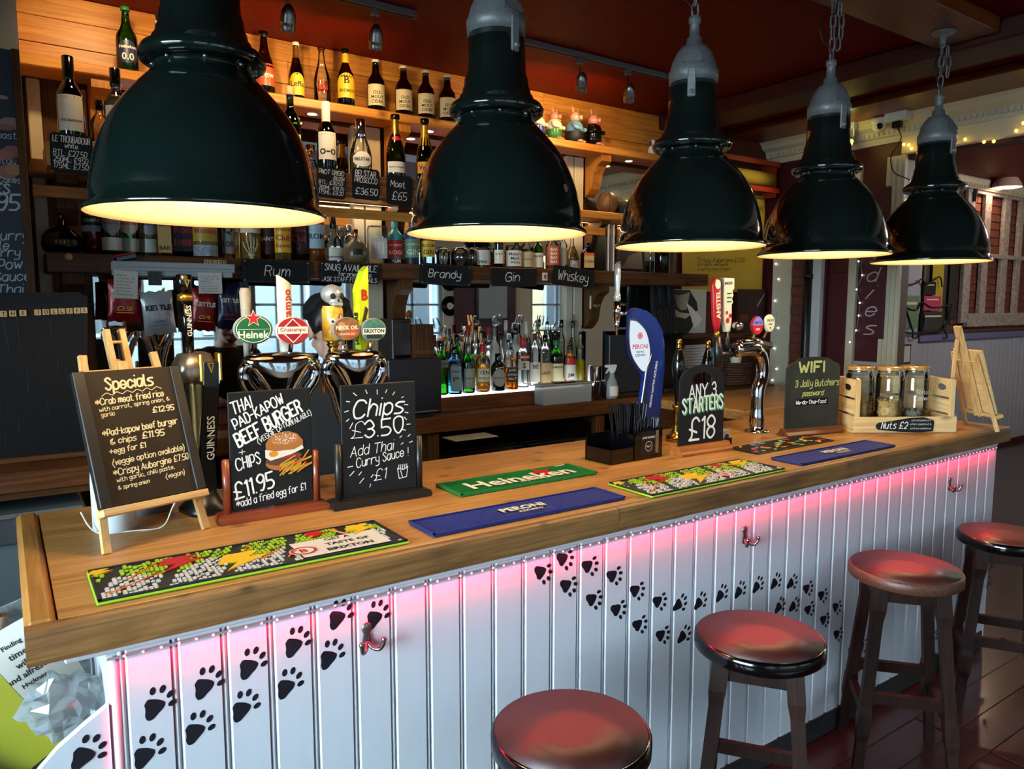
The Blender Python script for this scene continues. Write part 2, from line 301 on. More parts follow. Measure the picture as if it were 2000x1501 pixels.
class Ink:
    """flat print: polygons in a plane, several colours, each later layer a hair prouder"""
    def __init__(s): s.v = []; s.f = []; s.mi = []; s.c = 0; s.lay = 0
    def poly(s, pts): o = len(s.v); s.v += [(p[0], p[1], s.lay) for p in pts]; s.f.append(tuple(range(o, o+len(pts)))); s.mi.append(s.c); return s
    def up(s, c=None):
        s.lay += 1
        if c is not None: s.c = c
        return s
    def disc(s, x, y, rx, ry=None, n=14, a=0):
        ry = rx if ry is None else ry
        return s.poly([(x+rx*cos(2*PI*i/n)*cos(a)-ry*sin(2*PI*i/n)*sin(a), y+rx*cos(2*PI*i/n)*sin(a)+ry*sin(2*PI*i/n)*cos(a)) for i in range(n)])
    def ring(s, x, y, r0, r1, n=24, a0=0, a1=2*PI, k=1.0):
        for i in range(n):
            a = a0+(a1-a0)*i/n; b = a0+(a1-a0)*(i+1)/n
            s.poly([(x+r0*cos(a), y+r0*sin(a)*k), (x+r1*cos(a), y+r1*sin(a)*k), (x+r1*cos(b), y+r1*sin(b)*k), (x+r0*cos(b), y+r0*sin(b)*k)])
        return s
    def rect(s, x0, y0, x1, y1): return s.poly([(x0, y0), (x1, y0), (x1, y1), (x0, y1)])
    def line(s, pts, w, cap=True):
        h = w/2; pts = [Vector(p[:2]) for p in pts]
        if cap:
            s.disc(pts[0].x, pts[0].y, h, n=6); s.disc(pts[-1].x, pts[-1].y, h, n=6)
        for a, b in zip(pts, pts[1:]):
            d = b-a
            if d.length < 1e-7: continue
            n = Vector((-d.y, d.x)).normalized()*h; d = d.normalized()*h*.35
            s.poly([a-n-d, b-n+d, b+n+d, a+n-d])
        return s
    def pen(s, t, x, y, h, w=None, fit=None, slant=0.12, rot=0, al='l', jit=.03, sp=1.25, seed=0):
        """handwriting: h cap height, w pen width, fit total width"""
        rr = random.Random(hash(t) % 1000 if False else len(t)*7+seed); u = h/6; w = w or h*.13; cx = 0; G_ = []
        for ch in t:
            if ch == ' ': cx += 2.4; continue
            g = G.get(ch) or G.get(ch.upper()); 
            if not g: continue
            jy = rr.uniform(-jit, jit)*6; mxx = 0
            for st in g.split(';'):
                sm = st[0] == '~'; P = [(int(p[0]), int(p[1])-2) for p in st.lstrip('~').split()]
                mxx = max(mxx, max(p[0] for p in P))
                if sm: P = [(q[0], q[1]) for q in bez([(a, b, 0) for a, b in P], 4)]
                G_.append([(cx+p[0]+slant*p[1], p[1]+jy) for p in P])
            cx += mxx+sp
        wd = max(1.2, cx-sp); kx = (fit/wd) if fit else u
        ox = {'l': 0, 'c': -wd*kx/2, 'r': -wd*kx}[al]; ca, sa = cos(rot), sin(rot)
        for P in G_:
            Q = [(ox+p[0]*kx, p[1]*u) for p in P]; s.line([(x+a*ca-b*sa, y+a*sa+b*ca) for a, b in Q], w)
        return s
    def face(s, t, x, y, h=None, wd=None, bold=0, rot=0, al='c', shear=0):
        """built-in typeface; h total glyph height, wd total width"""
        vs, fs, (bx, by) = face_mesh(t, bold, shear); k = (h/by) if h else wd/bx; kx = (wd/bx) if wd else k
        ox = {'l': 0, 'c': -bx*kx/2, 'r': -bx*kx}[al]; ca, sa = cos(rot), sin(rot); o = len(s.v)
        for a, b in vs:
            a = ox+a*kx; b = b*k-by*k/2; s.v.append((x+a*ca-b*sa, y+a*sa+b*ca, s.lay))
        for f in fs: s.f.append(tuple(i+o for i in f)); s.mi.append(s.c)
        return s
    def star(s, x, y, r, a=PI/2):
        P = [(x+(r if i % 2 == 0 else r*.4)*cos(a+i*PI/5), y+(r if i % 2 == 0 else r*.4)*sin(a+i*PI/5)) for i in range(10)]
        return s.poly(P)
    def build(s, name, mats, fn, parent=None, step=.00025, **kw):
        z = [0.0]*len(s.v)
        for q, f in enumerate(s.f):
            for j in f: z[j] = (q % 300)*2.2e-6 if len(f) > 3 else 0
        mb = MB(); mb.v = [Vector(fn(p[0], p[1], p[2]*step+z[j])) for j, p in enumerate(s.v)]; mb.f = s.f; mb.mi = s.mi; mb.sm = [False]*len(s.f)
        return mb.build(name, mats, parent, **kw)
_FM = {}
def face_mesh(t, bold=0, shear=0):
    k = (t, bold, shear)
    if k in _FM: return _FM[k]
    c = bpy.data.curves.new('t', 'FONT'); c.body = t; c.resolution_u = 2; c.offset = bold; c.shear = shear; c.fill_mode = 'FRONT'
    o = bpy.data.objects.new('t', c); me = o.to_mesh()
    vs = [(v.co.x, v.co.y) for v in me.vertices]; fs = [tuple(p.vertices) for p in me.polygons]
    o.to_mesh_clear(); bpy.data.objects.remove(o); bpy.data.curves.remove(c)
    x0 = min(v[0] for v in vs); x1 = max(v[0] for v in vs); y0 = min(v[1] for v in vs); y1 = max(v[1] for v in vs)
    _FM[k] = ([(a-x0, b-y0) for a, b in vs], fs, (x1-x0, y1-y0)); return _FM[k]
def onfront(y=0.0, x=0.0, z=0.0): return lambda a, b, e: (x+a, y-.0005-e, z+b)      # print on a face looking to -Y
def ontop(z, x=0.0, y=0.0): return lambda a, b, e: (x+a, y+b, z+.0004+e)
def oncyl(r, z=0.0, a0=0.0): return lambda a, b, e: ((r+.0004+e)*sin(a/r+a0), -(r+.0004+e)*cos(a/r+a0), z+b)
# ------------------------------------------------------------ room shell
ZC = 3.05; YB = 2.4; XP = 5.3
M['floor'] = wood('floor_boards', '#22100d', '#3a1a14', 'x', .6, .28, coat=.4, bump=.15)
M['ceil'] = flat('oxblood_anaglypta', '#660a06', .5, spec=.12, var=.12, vs=26, bump=.9)
M['beamwood'] = wood('ceiling_beam_wood', '#5c2c12', '#8a4a1e', 'x', .8, .35, bump=.1)
M['wainscot'] = flat('wainscot_paint', '#aeb0bb', .4, var=.03, vs=5)
M['panel'] = flat('bar_panel_paint', '#c6cbd0', .32, var=.035, vs=9, bump=.08, stretch=(1, 1, .2))
M['plaster'] = flat('cream_plaster', '#b9ab93', .7, var=.05, vs=3)
M['brick'] = flat('brick_clay', '#6b3425', .85, var=.3, vs=22, bump=.5); M['mortar'] = flat('mortar', '#4d4238', .95, var=.15, vs=30)
M['peel'] = flat('peeling_paint', '#9a8f84', .75, var=.4, vs=28)
M['street'] = flat('street_asphalt', '#2c2f32', .9); M['facade'] = flat('street_render', '#3c4247', .9, var=.2, vs=.8); M['facade2'] = flat('street_brick', '#5a4c36', .9, var=.15, vs=3)
M['frame_grey'] = flat('window_frame_paint', '#8d9698', .5)

struct(MB().box(-2.6, 10.95, -3.55, YB+.2, -.1, 0).build('floor', 'floor'))
# boards of the floor that show beyond the stools
fl = bpy.data.objects['floor']
_b = MB().box(0, 1.8, 0, .138, 0, .006, bev=.002).build('floor_board', 'floor', fl); k = 0
for j in range(9):
    for i in range(4):
        q = _b if k == 0 else share(_b, parent=fl); q.location = (1.2+i*1.81+(j % 2)*.7-.7, -1.24+j*.14, 0); k += 1
struct(MB().box(-2.6, 10.95, -3.55, YB+.2, ZC, ZC+.1).build('ceiling', 'ceil'))
cl = bpy.data.objects['ceiling']
MB().box(-2.5, 3.97, .15, .44, 2.98, ZC, bev=.004).build('lamp_board', 'beamwood', cl)
MB().box(3.99, 4.30, -3.4, YB, 2.95, ZC, bev=.01).build('cross_beam', flat('beam_red', '#3c120c', .5, var=.1), cl)
MB().box(4.75, 5.25, -3.4, YB, 3.0, ZC, bev=.01).build('ceiling_panel', 'beamwood', cl)

def wall_with_holes(name, mat, a0, a1, z0, z1, holes, mk):
    """wall in bands around openings; mk(a0,a1,z0,z1,mb)"""
    mb = MB(); x = a0
    for h0, h1, b0, b1 in sorted(holes):
        mk(x, h0, z0, z1, mb)
        if b0 > z0: mk(h0, h1, z0, b0, mb)
        if b1 < z1: mk(h0, h1, b1, z1, mb)
        x = h1
    mk(x, a1, z0, z1, mb); return struct(mb.build(name, mat))
wf = wall_with_holes('wall_front', 'plaster', -2.6, 10.95, 0, ZC, [(a, b, WZ0, WZ1) for a, b in FW], lambda a, b, c, d, m: m.box(a, b, -3.55, -3.4, c, d))
wall_with_holes('wall_left', 'plaster', -3.4, YB, 0, ZC, [(-2.6, 0.0, WZ0, WZ1)], lambda a, b, c, d, m: m.box(-2.7, -2.5, a, b, c, d))
wall_with_holes('wall_right', 'plaster', -3.4, YB, 0, ZC, [(-2.5, .1, WZ0, WZ1)], lambda a, b, c, d, m: m.box(10.8, 10.95, a, b, c, d))
struct(MB().box(-2.6, 10.95, YB, YB+.15, 0, ZC).build('wall_back', flat('wall_back_paint', '#4d1712', .6, var=.08, vs=3)))
wb = bpy.data.objects['wall_back']
for k, (a, b) in enumerate(FW):
    mb = MB()
    for x in (a, b-.06): mb.box(x, x+.06, -3.5, -3.43, WZ0, WZ1)
    for z in (WZ0, WZ1-.06): mb.box(a, b, -3.5, -3.43, z, z+.06)
    n = 2 if b-a > 1.2 else 1
    for i in range(1, n*2): mb.box(a+(b-a)*i/(n*2)-.018, a+(b-a)*i/(n*2)+.018, -3.49, -3.44, WZ0, WZ1)
    for z in (1.28, 1.7, 2.12): mb.box(a, b, -3.49, -3.44, z-.016, z+.016)
    o = struct(mb.build('window_%d' % (k+1), 'frame_grey')); MB().box(a+.02, b-.02, -3.467, -3.463, WZ0+.02, WZ1-.02).build('pane', 'g_pane', o)
for k, (x, a, b) in enumerate([(-2.62, -2.6, 0.0), (10.87, -2.5, .1)]):
    mb = MB()
    for y in (a, b-.06, (a+b)/2-.03): mb.box(x-.03, x+.03, y, y+.06, WZ0, WZ1)
    for z in (WZ0, WZ1-.06, 1.7): mb.box(x-.03, x+.03, a, b, z, z+.05)
    o = struct(mb.build('window_%d' % (7+k), 'frame_grey')); MB().box(x-.004, x+.004, a+.02, b-.02, WZ0+.02, WZ1-.02).build('pane', 'g_pane', o)
# things on the front wall that the bar mirror shows
mb = MB(); mb.box(5.62, 6.75, -3.4, -3.385, 1.0, 2.3); struct(mb.build('trim_1', flat('purple_paint', '#3b1726', .6)))
t = thing('framed_picture', 'dark framed picture seen in the bar mirror on the street wall', 'picture', (6.3, -3.385, 1.75))
MB().box(-.3, .3, 0, .03, -.3, .3).build('frame', 'black', t); Ink().rect(-.26, -.26, .26, .26).build('print', 'frame_grey', lambda a, b, e: (a, .0315+e, b), t)
for z, s in ((2.05, 'upper'), (1.68, 'lower')):
    t = thing('vinyl_record', s+' black record on the purple wall seen in the mirror', 'record', (5.55, -3.39, z))
    MB().lathe([(.15, 0), (.15, .004)], n=24).at().build('disc', 'gloss_black', t, rot=(-PI/2, 0, 0)); Ink().ring(0, 0, .012, .05).build('paper_label', 'paper', lambda a, b, e: (a, .0055+e, b), t)
t = thing('window_poster', 'blue edged poster reading VIN in the street window, seen mirrored', 'poster', (2.42, -3.42, 1.83))
MB().box(-.2, .2, 0, .004, -.22, .22).build('sheet', 'blue', t)
i = Ink(); i.rect(-.16, -.17, .16, .18).up(1).rect(-.15, -.02, .15, .10).up(2).rect(-.15, -.1, .15, -.05).up(0).face('VIN !!', 0, .04, h=.08, bold=.03)
i.build('print', ['paper', 'red', 'yellow'], lambda a, b, e: (-a, .0045+e, b), t, step=.001)
t = thing('red_pole', 'red pole standing outside the street window, seen in the mirror', 'pole', (5.2, -4.6, 0))
MB().cyl((0, 0, 0), (0, 0, 3.2), .045, 12).build('shaft', 'red', t); MB().cyl((0, 0, 3.2), (0, 0, 3.26), .06, 12).build('collar', 'red', t)
# street outside
struct(MB().box(-25, 35, -25, -3.55, -.2, -.12).build('street', 'street')); struct(MB().box(10.95, 35, -3.55, 12, -.2, -.12).build('street_side', 'street')); struct(MB().box(-25, -2.7, -3.55, 12, -.2, -.12).build('street_corner', 'street'))
def facade(name, x0, x1, y0, y1, h, mat, wins, alongx=True):
    o = struct(MB().box(x0, x1, y0, y1, -.12, h).build(name, mat)); w0 = None; n = wins
    for lv in range(2):
        for i in range(n):
            if alongx: cx = x0+(x1-x0)*(i+.5)/n; p = (cx, y1, 1+lv*3.0)
            else: cy = y0+(y1-y0)*(i+.5)/n; p = (x0, cy, 1+lv*3.0)
            if w0 is None:
                q = MB().box(-.55, .55, 0, .06, 0, 1.7).build('window', 'frame_grey', o); MB().box(-.46, .46, .06, .07, .08, 1.62).build('pane', flat('dark_pane', '#1d2328', .1), q); w0 = q
            else:
                q = share(w0, parent=o); g = share(w0.children[0], parent=q)
            q.location = p
            if not alongx: q.rotation_euler = (0, 0, PI/2)
facade('facade_opposite', -14, 13, -13, -12, 7.5, 'facade', 11)
facade('facade_corner', 13, 26, -13, -12, 7, 'facade2', 5)
facade('facade_side', 17, 18, -11.5, 8, 6.5, 'facade2', 7, False)

# ------------------------------------------------------------ back wall of the bar: planks, mirrors, posts, shelves
p0 = None
for r_, (z0, z1) in enumerate([(2.722, 2.832), (2.834, 2.944), (2.946, 3.048)]):
    for j, (a, b) in enumerate([(.12, 1.55), (1.552, 2.95), (2.952, 4.2)]):
        s = -.25*(r_ % 2); a2 = max(.12, a+s); b2 = b+s if j < 2 else b
        MB().box(a2, b2, YB-.022-.003*((r_+j) % 2), YB, z0, z1, bev=.002).build('plank', 'pine', wb)
mir = struct(MB().box(.34, 4.2, YB-.012, YB, 1.16, 2.68).build('trim_2', 'oldwood')); mir.name = 'trim_2'
for a, b in ((.36, 1.635), (1.80, 3.125), (3.27, 4.18)):
    o = MB().box(a, b, YB-.016, YB-.0125, 1.17, 2.66).build('bar_mirror', 'mirror')
    tag(o, {.36: 'wide wall mirror behind the crisp packets and rum bottles', 1.8: 'wall mirror behind the spirit bottles and Gin sign', 3.27: 'right-hand wall mirror beside the yellow paper sheet'}[a], 'mirror', 'mirrors behind the bar')
tr = struct(MB().box(.14, .35, YB-.03, YB, 1.16, 2.72).build('trim_3', 'oldwood_v'))
for k, (a, b) in enumerate([(.15, .2), (1.635, 1.695), (1.705, 1.80), (3.125, 3.185), (3.195, 3.27)]):
    struct(MB().box(a, b, YB-.05, YB-.012, 1.15, 2.672, bev=.004).build('trim_%d' % (4+k), 'cream'))
def shelf(name, label, x0, x1, y0, z0, z1, mat, extra=None):
    t = thing(name, label, 'shelf', (x0, y0, z0)); MB().box(0, x1-x0, 0, YB-.051-y0, 0, z1-z0, bev=.005).build('board', mat, t); return t
ZU, ZM, ZL, TZ = 2.72, 2.30, 1.92, 2.28
SHU = shelf('wall_shelf', 'top pine shelf holding beer bottles and china pigs', .12, 4.2, 2.16, ZU-.045, ZU, 'pine')
SHM = shelf('wall_shelf', 'middle wooden shelf holding wine and champagne bottles', .14, 4.2, 2.14, ZM-.05, ZM, 'pine')
SHL = shelf('wall_shelf', 'lowest thick dark shelf with chalk signs on its front edge', .17, 4.28, 2.13, ZL-.085, ZL, 'oldwood')
MB().box(0, 4.06, .0, .02, -.05, -.0005, bev=.003).build('lip', 'pine', SHM, loc=(0, .03, -.05))
t = thing('bottle_trough', 'two-board wooden trough holding the wine and champagne bottles', 'shelf', (.2, 1.92, TZ)); MB().box(0, 2.3, 0, .215, -.02, -.0005, bev=.002).build('bottom_board', 'pine', t)
for z0, z1 in ((-.04, .003), (.006, .05)):
    for a, b in ((0, .75), (.752, 1.5), (1.502, 2.3)): MB().box(a, b, -.016-(.004 if z0 < 0 else 0), -.001, z0, z1, bev=.002).build('front_board', wood('trough_pine', '#5f3716', '#94602c', 'x', 1.0, .42, knots=2.6), t)
MB().box(-.016, -.001, -.016, .215, -.04, .05, bev=.002).box(2.301, 2.316, -.016, .215, -.04, .05, bev=.002).build('end_board', 'pine', t)
corb = [(0, 0), (0, .26), (-.17, .26), (-.17, .215), (-.12, .19), (-.085, .14), (-.075, .09), (-.06, .05), (-.03, .02)]
def corbel(x, ztop, mat, label, h=.26):
    o = MB().prism([(p[0], (p[1]-.26)*h/.26) for p in corb], -.04, .04, plane='yz').build('shelf_bracket', mat, loc=(x, YB-.0505, ztop)); tag(o, label, 'bracket', 'carved shelf brackets')
corbel(1.86, ZU-.045, 'pine_v', 'pine shelf bracket between the prosecco and champagne bottles'); corbel(3.32, ZU-.045, 'pine_v', 'pine shelf bracket right of the snowman'); corbel(.42, ZU-.045, 'pine_v', 'pine shelf bracket behind the leftmost wine bottle')
corbel(1.86, ZM-.05, 'oldwood_v', 'dark bracket under the middle shelf above the square decanter', .2); corbel(3.32, ZM-.05, 'oldwood_v', 'dark bracket under the middle shelf beside the record sleeves', .2); corbel(.27, ZM-.05, 'oldwood_v', 'dark bracket above the squat dark decanter', .2)
corbel(1.86, ZL-.085, 'oldwood_v', 'dark bracket under the lowest shelf left of the Brandy sign', .3); corbel(3.32, ZL-.085, 'oldwood_v', 'dark bracket under the Whiskey sign', .3); corbel(.27, ZL-.085, 'oldwood_v', 'dark bracket behind the Jollies board', .26)
t = thing('strip_light', 'warm strip light hidden under the middle shelf', 'light', (.4, 2.31, ZM-.0505)); MB().box(0, 3.7, -.006, .006, -.006, 0).build('channel', 'grey', t); MB().box(.01, 3.69, -.004, .004, -.0068, -.0062).build('diffuser', emis('strip_glow', '#ffc98a', 5), t)
lamp('AREA', 'strip_beam', (2.25, 2.30, ZM-.06), 7, (1, .74, .46), (0, 0, 0), 3.6, sy=.01)
# downlights let into the underside of the top shelf
dl = None
for u, v, nm in [(270, 173, 'left of the big lamp'), (610, 234, 'above the bicycle wine bottle'), (838, 265, 'above the yellow labelled champagne'), (1080, 296, 'below the china pigs'), (1228, 322, 'near the right end of the shelf')]:
    p = PY(u, v, 2.27); t = thing('downlight', 'round recessed downlight under the top shelf, '+nm, 'spotlight', (p.x, 2.27, ZU-.0455), 0, 'shelf downlights')
    MB().lathe([(.024, 0), (.033, -.003), (.036, 0)], cap=(False, False)).build('ring', 'chrome', t)
    MB().lathe([(.024, -.001), (.024, -.0015)], n=16).build('lens', emis('downlight_lens', '#ffe2b0', 12), t)
    lamp('SPOT', 'downlight_beam', (p.x, 2.27, ZU-.055), LIGHTS['down'], (1, .78, .5), (0, 0, 0), .015, rad(110), .6)
# ------------------------------------------------------------ cornice, partition and far room
def cornice(name, x, y0, y1, z, s=1.0, side=-1):
    prof = [(0, 0), (0, -.16*s), (.02*s, -.16*s), (.03*s, -.12*s), (.05*s, -.115*s), (.06*s, -.07*s), (.10*s, -.05*s), (.12*s, -.02*s), (.15*s, 0)]
    mb = MB(); n = len(prof)
    vs = [(x+side*p[0], y0, z+p[1]) for p in prof]+[(x+side*p[0], y1, z+p[1]) for p in prof]
    mb.add(vs, [(i, (i+1) % n, n+(i+1) % n, n+i) for i in range(n)]+[tuple(range(n)), tuple(range(2*n-1, n-1, -1))]); o = struct(mb.build(name, 'cream'))
    d = MB(); y = y0+.02
    while y < y1-.02: d.box(x+side*.058*s-.008, x+side*.058*s+.008, y, y+.022, z-.108*s, z-.078*s); y += .036
    d.build('dentils', 'cream', o, kind='stuff'); return o
cornice('trim_9', XP, -3.4, YB-.001, 3.0)
yb = lambda u: PX(u, 620, XP).y
struct(MB().box(XP, XP+.14, yb(1745), YB, 2.72, ZC).box(XP, XP+.14, yb(1610), YB, 0, 2.72).box(XP, XP+.14, yb(1750), yb(1662), 0, 2.72).build('wall_partition', 'dkred'))
wp = bpy.data.objects['wall_partition']
struct(MB().box(XP, XP+.14, -3.4, yb(1745), 2.72, ZC).build('wall_lintel', 'dkred'))
struct(MB().box(XP-.04, XP, -3.4, yb(1747), 2.74, 2.88, bev=.01).box(XP-.06, XP, -3.4, yb(1747), 2.86, 2.89).build('trim_10', 'cream'))
def vtrim(n, u0, u1, z1, mat, d=.03):
    o = struct(MB().box(XP-d, XP-.0005, yb(u1), yb(u0), 0, z1, bev=.004).build(n, mat)); return o
vtrim('trim_11', 1513, 1549, 2.5, 'cream', .05); vtrim('trim_12', 1590, 1607, 2.3, 'white', .05); vtrim('trim_13', 1658, 1673, 2.72, 'cream', .04)
vtrim('trim_14', 1722, 1757, 2.74, 'cream', .04); 
for u in (1728, 1738, 1748): struct(MB().box(XP-.055, XP-.04, yb(u+4), yb(u), 0, 2.72, bev=.003).build('trim_%d' % (u-1713), 'cream'))
vtrim('trim_40', 1673, 1722, 1.28, 'wainscot', .02)
# brick pier with single bricks
pier = struct(MB().box(XP-.03, XP-.0005, yb(1578), yb(1549), 0, 2.6).build('wall_pier', 'mortar'))
hb = MB().box(-.02, .02, 0, .105, 0, .065, bev=.004).build('brick', 'brick', pier); pw = yb(1549)-yb(1578)
for r_ in range(24):
    ns = 1 if pw < .16 else 2
    q = hb if r_ == 0 else share(hb, parent=pier); q.location = (XP-.03, yb(1578)+.004+(.02 if r_ % 2 else 0), .8+r_*.075)
t = thing('drain_pipe', 'black vertical pipe between the brick pier and the white door trim', 'pipe', (XP-.06, (yb(1584)), 0)); MB().cyl((0, 0, 0), (0, 0, 2.6), .034, 14).build('tube', 'black', t)
for z in (.9, 1.9): MB().cyl((0, 0, z), (0, 0, z+.04), .04, 14).build('clip', 'black', t)
d1 = struct(MB().box(XP+.04, XP+.08, yb(1658), yb(1607), 0, 2.1).build('door_1', 'dkred'))
for z0, z1 in ((.2, .95), (1.05, 1.95)): MB().box(XP+.028, XP+.04, yb(1658)+.03, yb(1607)-.05, z0, z1, bev=.008).build('panel', 'dkred', d1)
# far end of the back wall beyond the partition: wainscot boards, rail, bricks, old window
YF = YB-.0005; XW = PY(1790, 655, YB).x
struct(MB().box(XP+.14, XW-.02, YB-.03, YF, 0, ZC).build('trim_41', 'wainscot'))
sb = MB().box(0, .110, -.012, 0, 0, 1.25, bev=.004).build('wainscot_board', 'wainscot', wb)
for i in range(27):
    q = sb if i == 0 else share(sb, parent=wb); q.location = (XW+i*.1145, YF, .06)
struct(MB().box(XW-.02, 10.79, YB-.05, YF, 1.315, 1.385, bev=.006).build('trim_42', flat('lilac_paint', '#6d6794', .5)))
mo = struct(MB().box(XW-.02, 10.79, YB-.006, YF, 1.386, ZC).build('wall_brickwork', 'mortar')); b0 = None
for r_ in range(19):
    for c_ in range(14):
        x = 8.55+c_*.18-(.09 if r_ % 2 else 0); z = 1.40+r_*.088
        if x > 10.7: continue
        if b0 is None: b0 = MB().box(0, .17, -.012, .004, 0, .078, bev=.004).build('brick', 'brick', mo); q = b0
        else: q = share(b0, parent=mo)
        q.location = (x, YB-.007+R.uniform(-.002, .003), z)
ow = thing('old_window_frame', 'peeling old window frame hung on the far brick wall', 'window frame', (0, YB-.05, 0))
zf = lambda u, v: PY(u, v, YB-.05)
def stile(u0, u1, v0, v1, nm='glazing_bar'): MB().box(zf(u0, v0).x, zf(u1, v0).x, -.02, .02, zf(u0, v1).z, zf(u0, v0).z, bev=.004).build(nm, 'peel', ow)
def rail_(u0, v0, v1, nm='glazing_bar'): MB().box(zf(u0, v0).x, 10.6, -.025, .025, zf(u0, v1).z, zf(u0, v0).z, bev=.004).build(nm, 'peel', ow)
stile(1891, 1905, 345, 630, 'stile'); stile(1924, 1936, 372, 612); stile(1962, 1974, 376, 612); stile(1992, 2000, 380, 612)
rail_(1891, 361, 375, 'top_rail'); rail_(1891, 492, 501); rail_(1886, 612, 638, 'bottom_rail')
struct(MB().box(XW, 10.79, YB-.12, YB-.013, 2.93, ZC, bev=.02).build('trim_43', 'cream'))
d = MB(); x = XW+.1
while x < 10.7: d.box(x, x+.03, YB-.135, YB-.1195, 2.945, 2.975); x += .055
d.build('dentils', 'cream', bpy.data.objects['trim_43'], kind='stuff')
# ------------------------------------------------------------ the bar: worktop, beadboard front, paw prints, LED strip, hooks
WT = 1.11
wt = thing('bar_worktop', 'long worn pine worktop of the bar with a thick battered edge', 'worktop', (0, 0, 0))
def slab(x0, x1, y0, y1, z0, z1, mat, name, edge=.012, nz=.0):
    mb = MB(); n = max(2, int((x1-x0)/.06)); vs = []; fs = []
    prof = [(y0+edge*.2, z0), (y0, z0+edge), (y0, z1-edge*1.3), (y0+edge*.5, z1-edge*.35), (y0+edge*1.4, z1), (y1-.001, z1), (y1, z1-.001), (y1, z0)]
    m = len(prof)
    for i in range(n+1):
        x = x0+(x1-x0)*i/n
        for k, (y, z) in enumerate(prof):
            j = R.uniform(-nz, nz) if k in (0, 1, 2, 3, 4) else 0; vs.append((x, y+j, z+(j*.5 if k in (3,) else 0)))
    for i in range(n):
        for k in range(m): fs.append((i*m+k, (i+1)*m+k, (i+1)*m+(k+1) % m, i*m+(k+1) % m))
    fs += [tuple(range(m)), tuple(n*m+k for k in range(m-1, -1, -1))]
    mb.add(vs, fs, 0, False); return mb.build(name, mat, wt)
slab(.055, 4.02, .03, .30, 1.04, WT, 'worktop', 'plank', .002)
slab(.055, 4.02, .3015, .60, 1.04, WT, 'worktop', 'plank', .002); slab(.055, 4.02, .6015, .90, 1.04, WT, 'worktop', 'plank', .002)
slab(.0, 1.45, 0, .0295, 1.04, WT+.0003, 'worktop_edge', 'edge_board', .010, .0015); slab(1.4508, 2.62, 0, .0295, 1.04, WT+.0003, 'worktop_edge', 'edge_board', .010, .0015); slab(2.6208, 4.02, 0, .0295, 1.04, WT+.0003, 'worktop_edge', 'edge_board', .010, .0015)
mb = MB(); mb.box(0, .054, .0298, .92, 1.035, WT+.002, bev=.012).build('end_board', 'breadboard', wt)
bf = thing('bar_cladding', 'white tongue-and-groove bar front with black paw prints', 'bar', (0, 0, 0))
MB().box(.15, 3.93, .05, .10, .0, 1.04).build('carcass', 'panel', bf)
b0 = None; P = .0976
for k in range(40):
    x = .1494+k*P-.0976*0; 
    if x > 3.9: break
    if b0 is None:
        mb = MB(); mb.prism([(0, .05), (0, .036), (.003, .033), (.0055, .032), (.0085, .033), (.0115, .037), (.0135, .033), (.016, .0302), (P-.0035, .030), (P-.001, .036), (P-.001, .05)], .09, 1.036, plane='xy'); b0 = mb.build('board', 'panel', bf); q = b0
    else: q = share(b0, parent=bf)
    q.location = (x, 0, 0)
MB().box(.15, 3.93, .026, .05, 0, .09, bev=.004).build('kick_board', 'matt_black', bf)
MB().box(.06, 3.95, .022, .05, 1.022, 1.0395, bev=.003).build('cover_strip', 'panel', bf)
MB().cyl((.142, .04, .09), (.142, .04, 1.01), .011, 12).box(.131, .153, .04, .9, .0, 1.036).build('corner_bead', 'panel', bf)
MB().box(3.93, 3.95, .03, .9, 0, 1.036).build('end_panel', 'panel', bf)
# LED strip
led = MB().box(.13, 3.94, .020, .0215, 1.0105, 1.0155).build('led_tape', flat('led_tape_pink', '#b0808a', .4), bf); led['label'] = 'glowing red LED strip'
em = emis('led_glow', (1.0, .10, .14), 12); mb = MB(); x = .16
while x < 3.93: mb.box(x-.0022, x+.0022, .0185, .0198, 1.011, 1.015); x += .0333
mb.build('led_chips', em, bf, kind='stuff')
lamp('AREA', 'led_light', (2.035, .019, 1.006), 11.0, (1, .012, .05), (rad(-22), 0, 0), 3.78, sy=.006)
lamp('AREA', 'led_light_end', (.128, .03, .80), .25, (1, .035, .10), (0, PI/2, 0), .35, sy=.006)
# paw prints
pm = flat('paw_paint', '#0d0e18', .4)
def paw_mesh():
    i = Ink(); pad = bez([(-.50, .10, 0), (-.42, .38, 0), (-.12, .44, 0), (.16, .44, 0), (.46, .34, 0), (.48, .06, 0), (.32, -.28, 0), (.17, -.58, 0), (-.06, -.66, 0), (-.26, -.46, 0), (-.34, -.18, 0), (-.50, .10, 0)], 4)
    i.poly([(p[0], p[1]) for p in pad[:-1]])
    for x, y, a in ((-.34, .84, .25), (.10, 1.0, .05), (.56, .78, -.3), (.82, .34, -.7)): i.disc(x, y, .15, .22, 12, a)
    return i
pw0 = None
def paw(u, v, ang, s, y=.0296, parent=bf, mir=1):
    global pw0
    p = PY(u, v, y)
    if pw0 is None: pw0 = paw_mesh().build('paw_print', pm, lambda a, b, e: (a*.036, 0, b*.036), parent); q = pw0
    else: q = share(pw0, parent=parent)
    q.location = (p.x, y, p.z); q.rotation_euler = (0, rad(ang), 0); q.scale = (s*mir, 1, abs(s)); return q
for u, v in ((300, 1382), (397, 1342), (484, 1304), (572, 1262), (657, 1208), (730, 1208), (379, 1430), (470, 1387), (557, 1343), (640, 1286), (280, 1477)): paw(u, v, 22, 1.1)
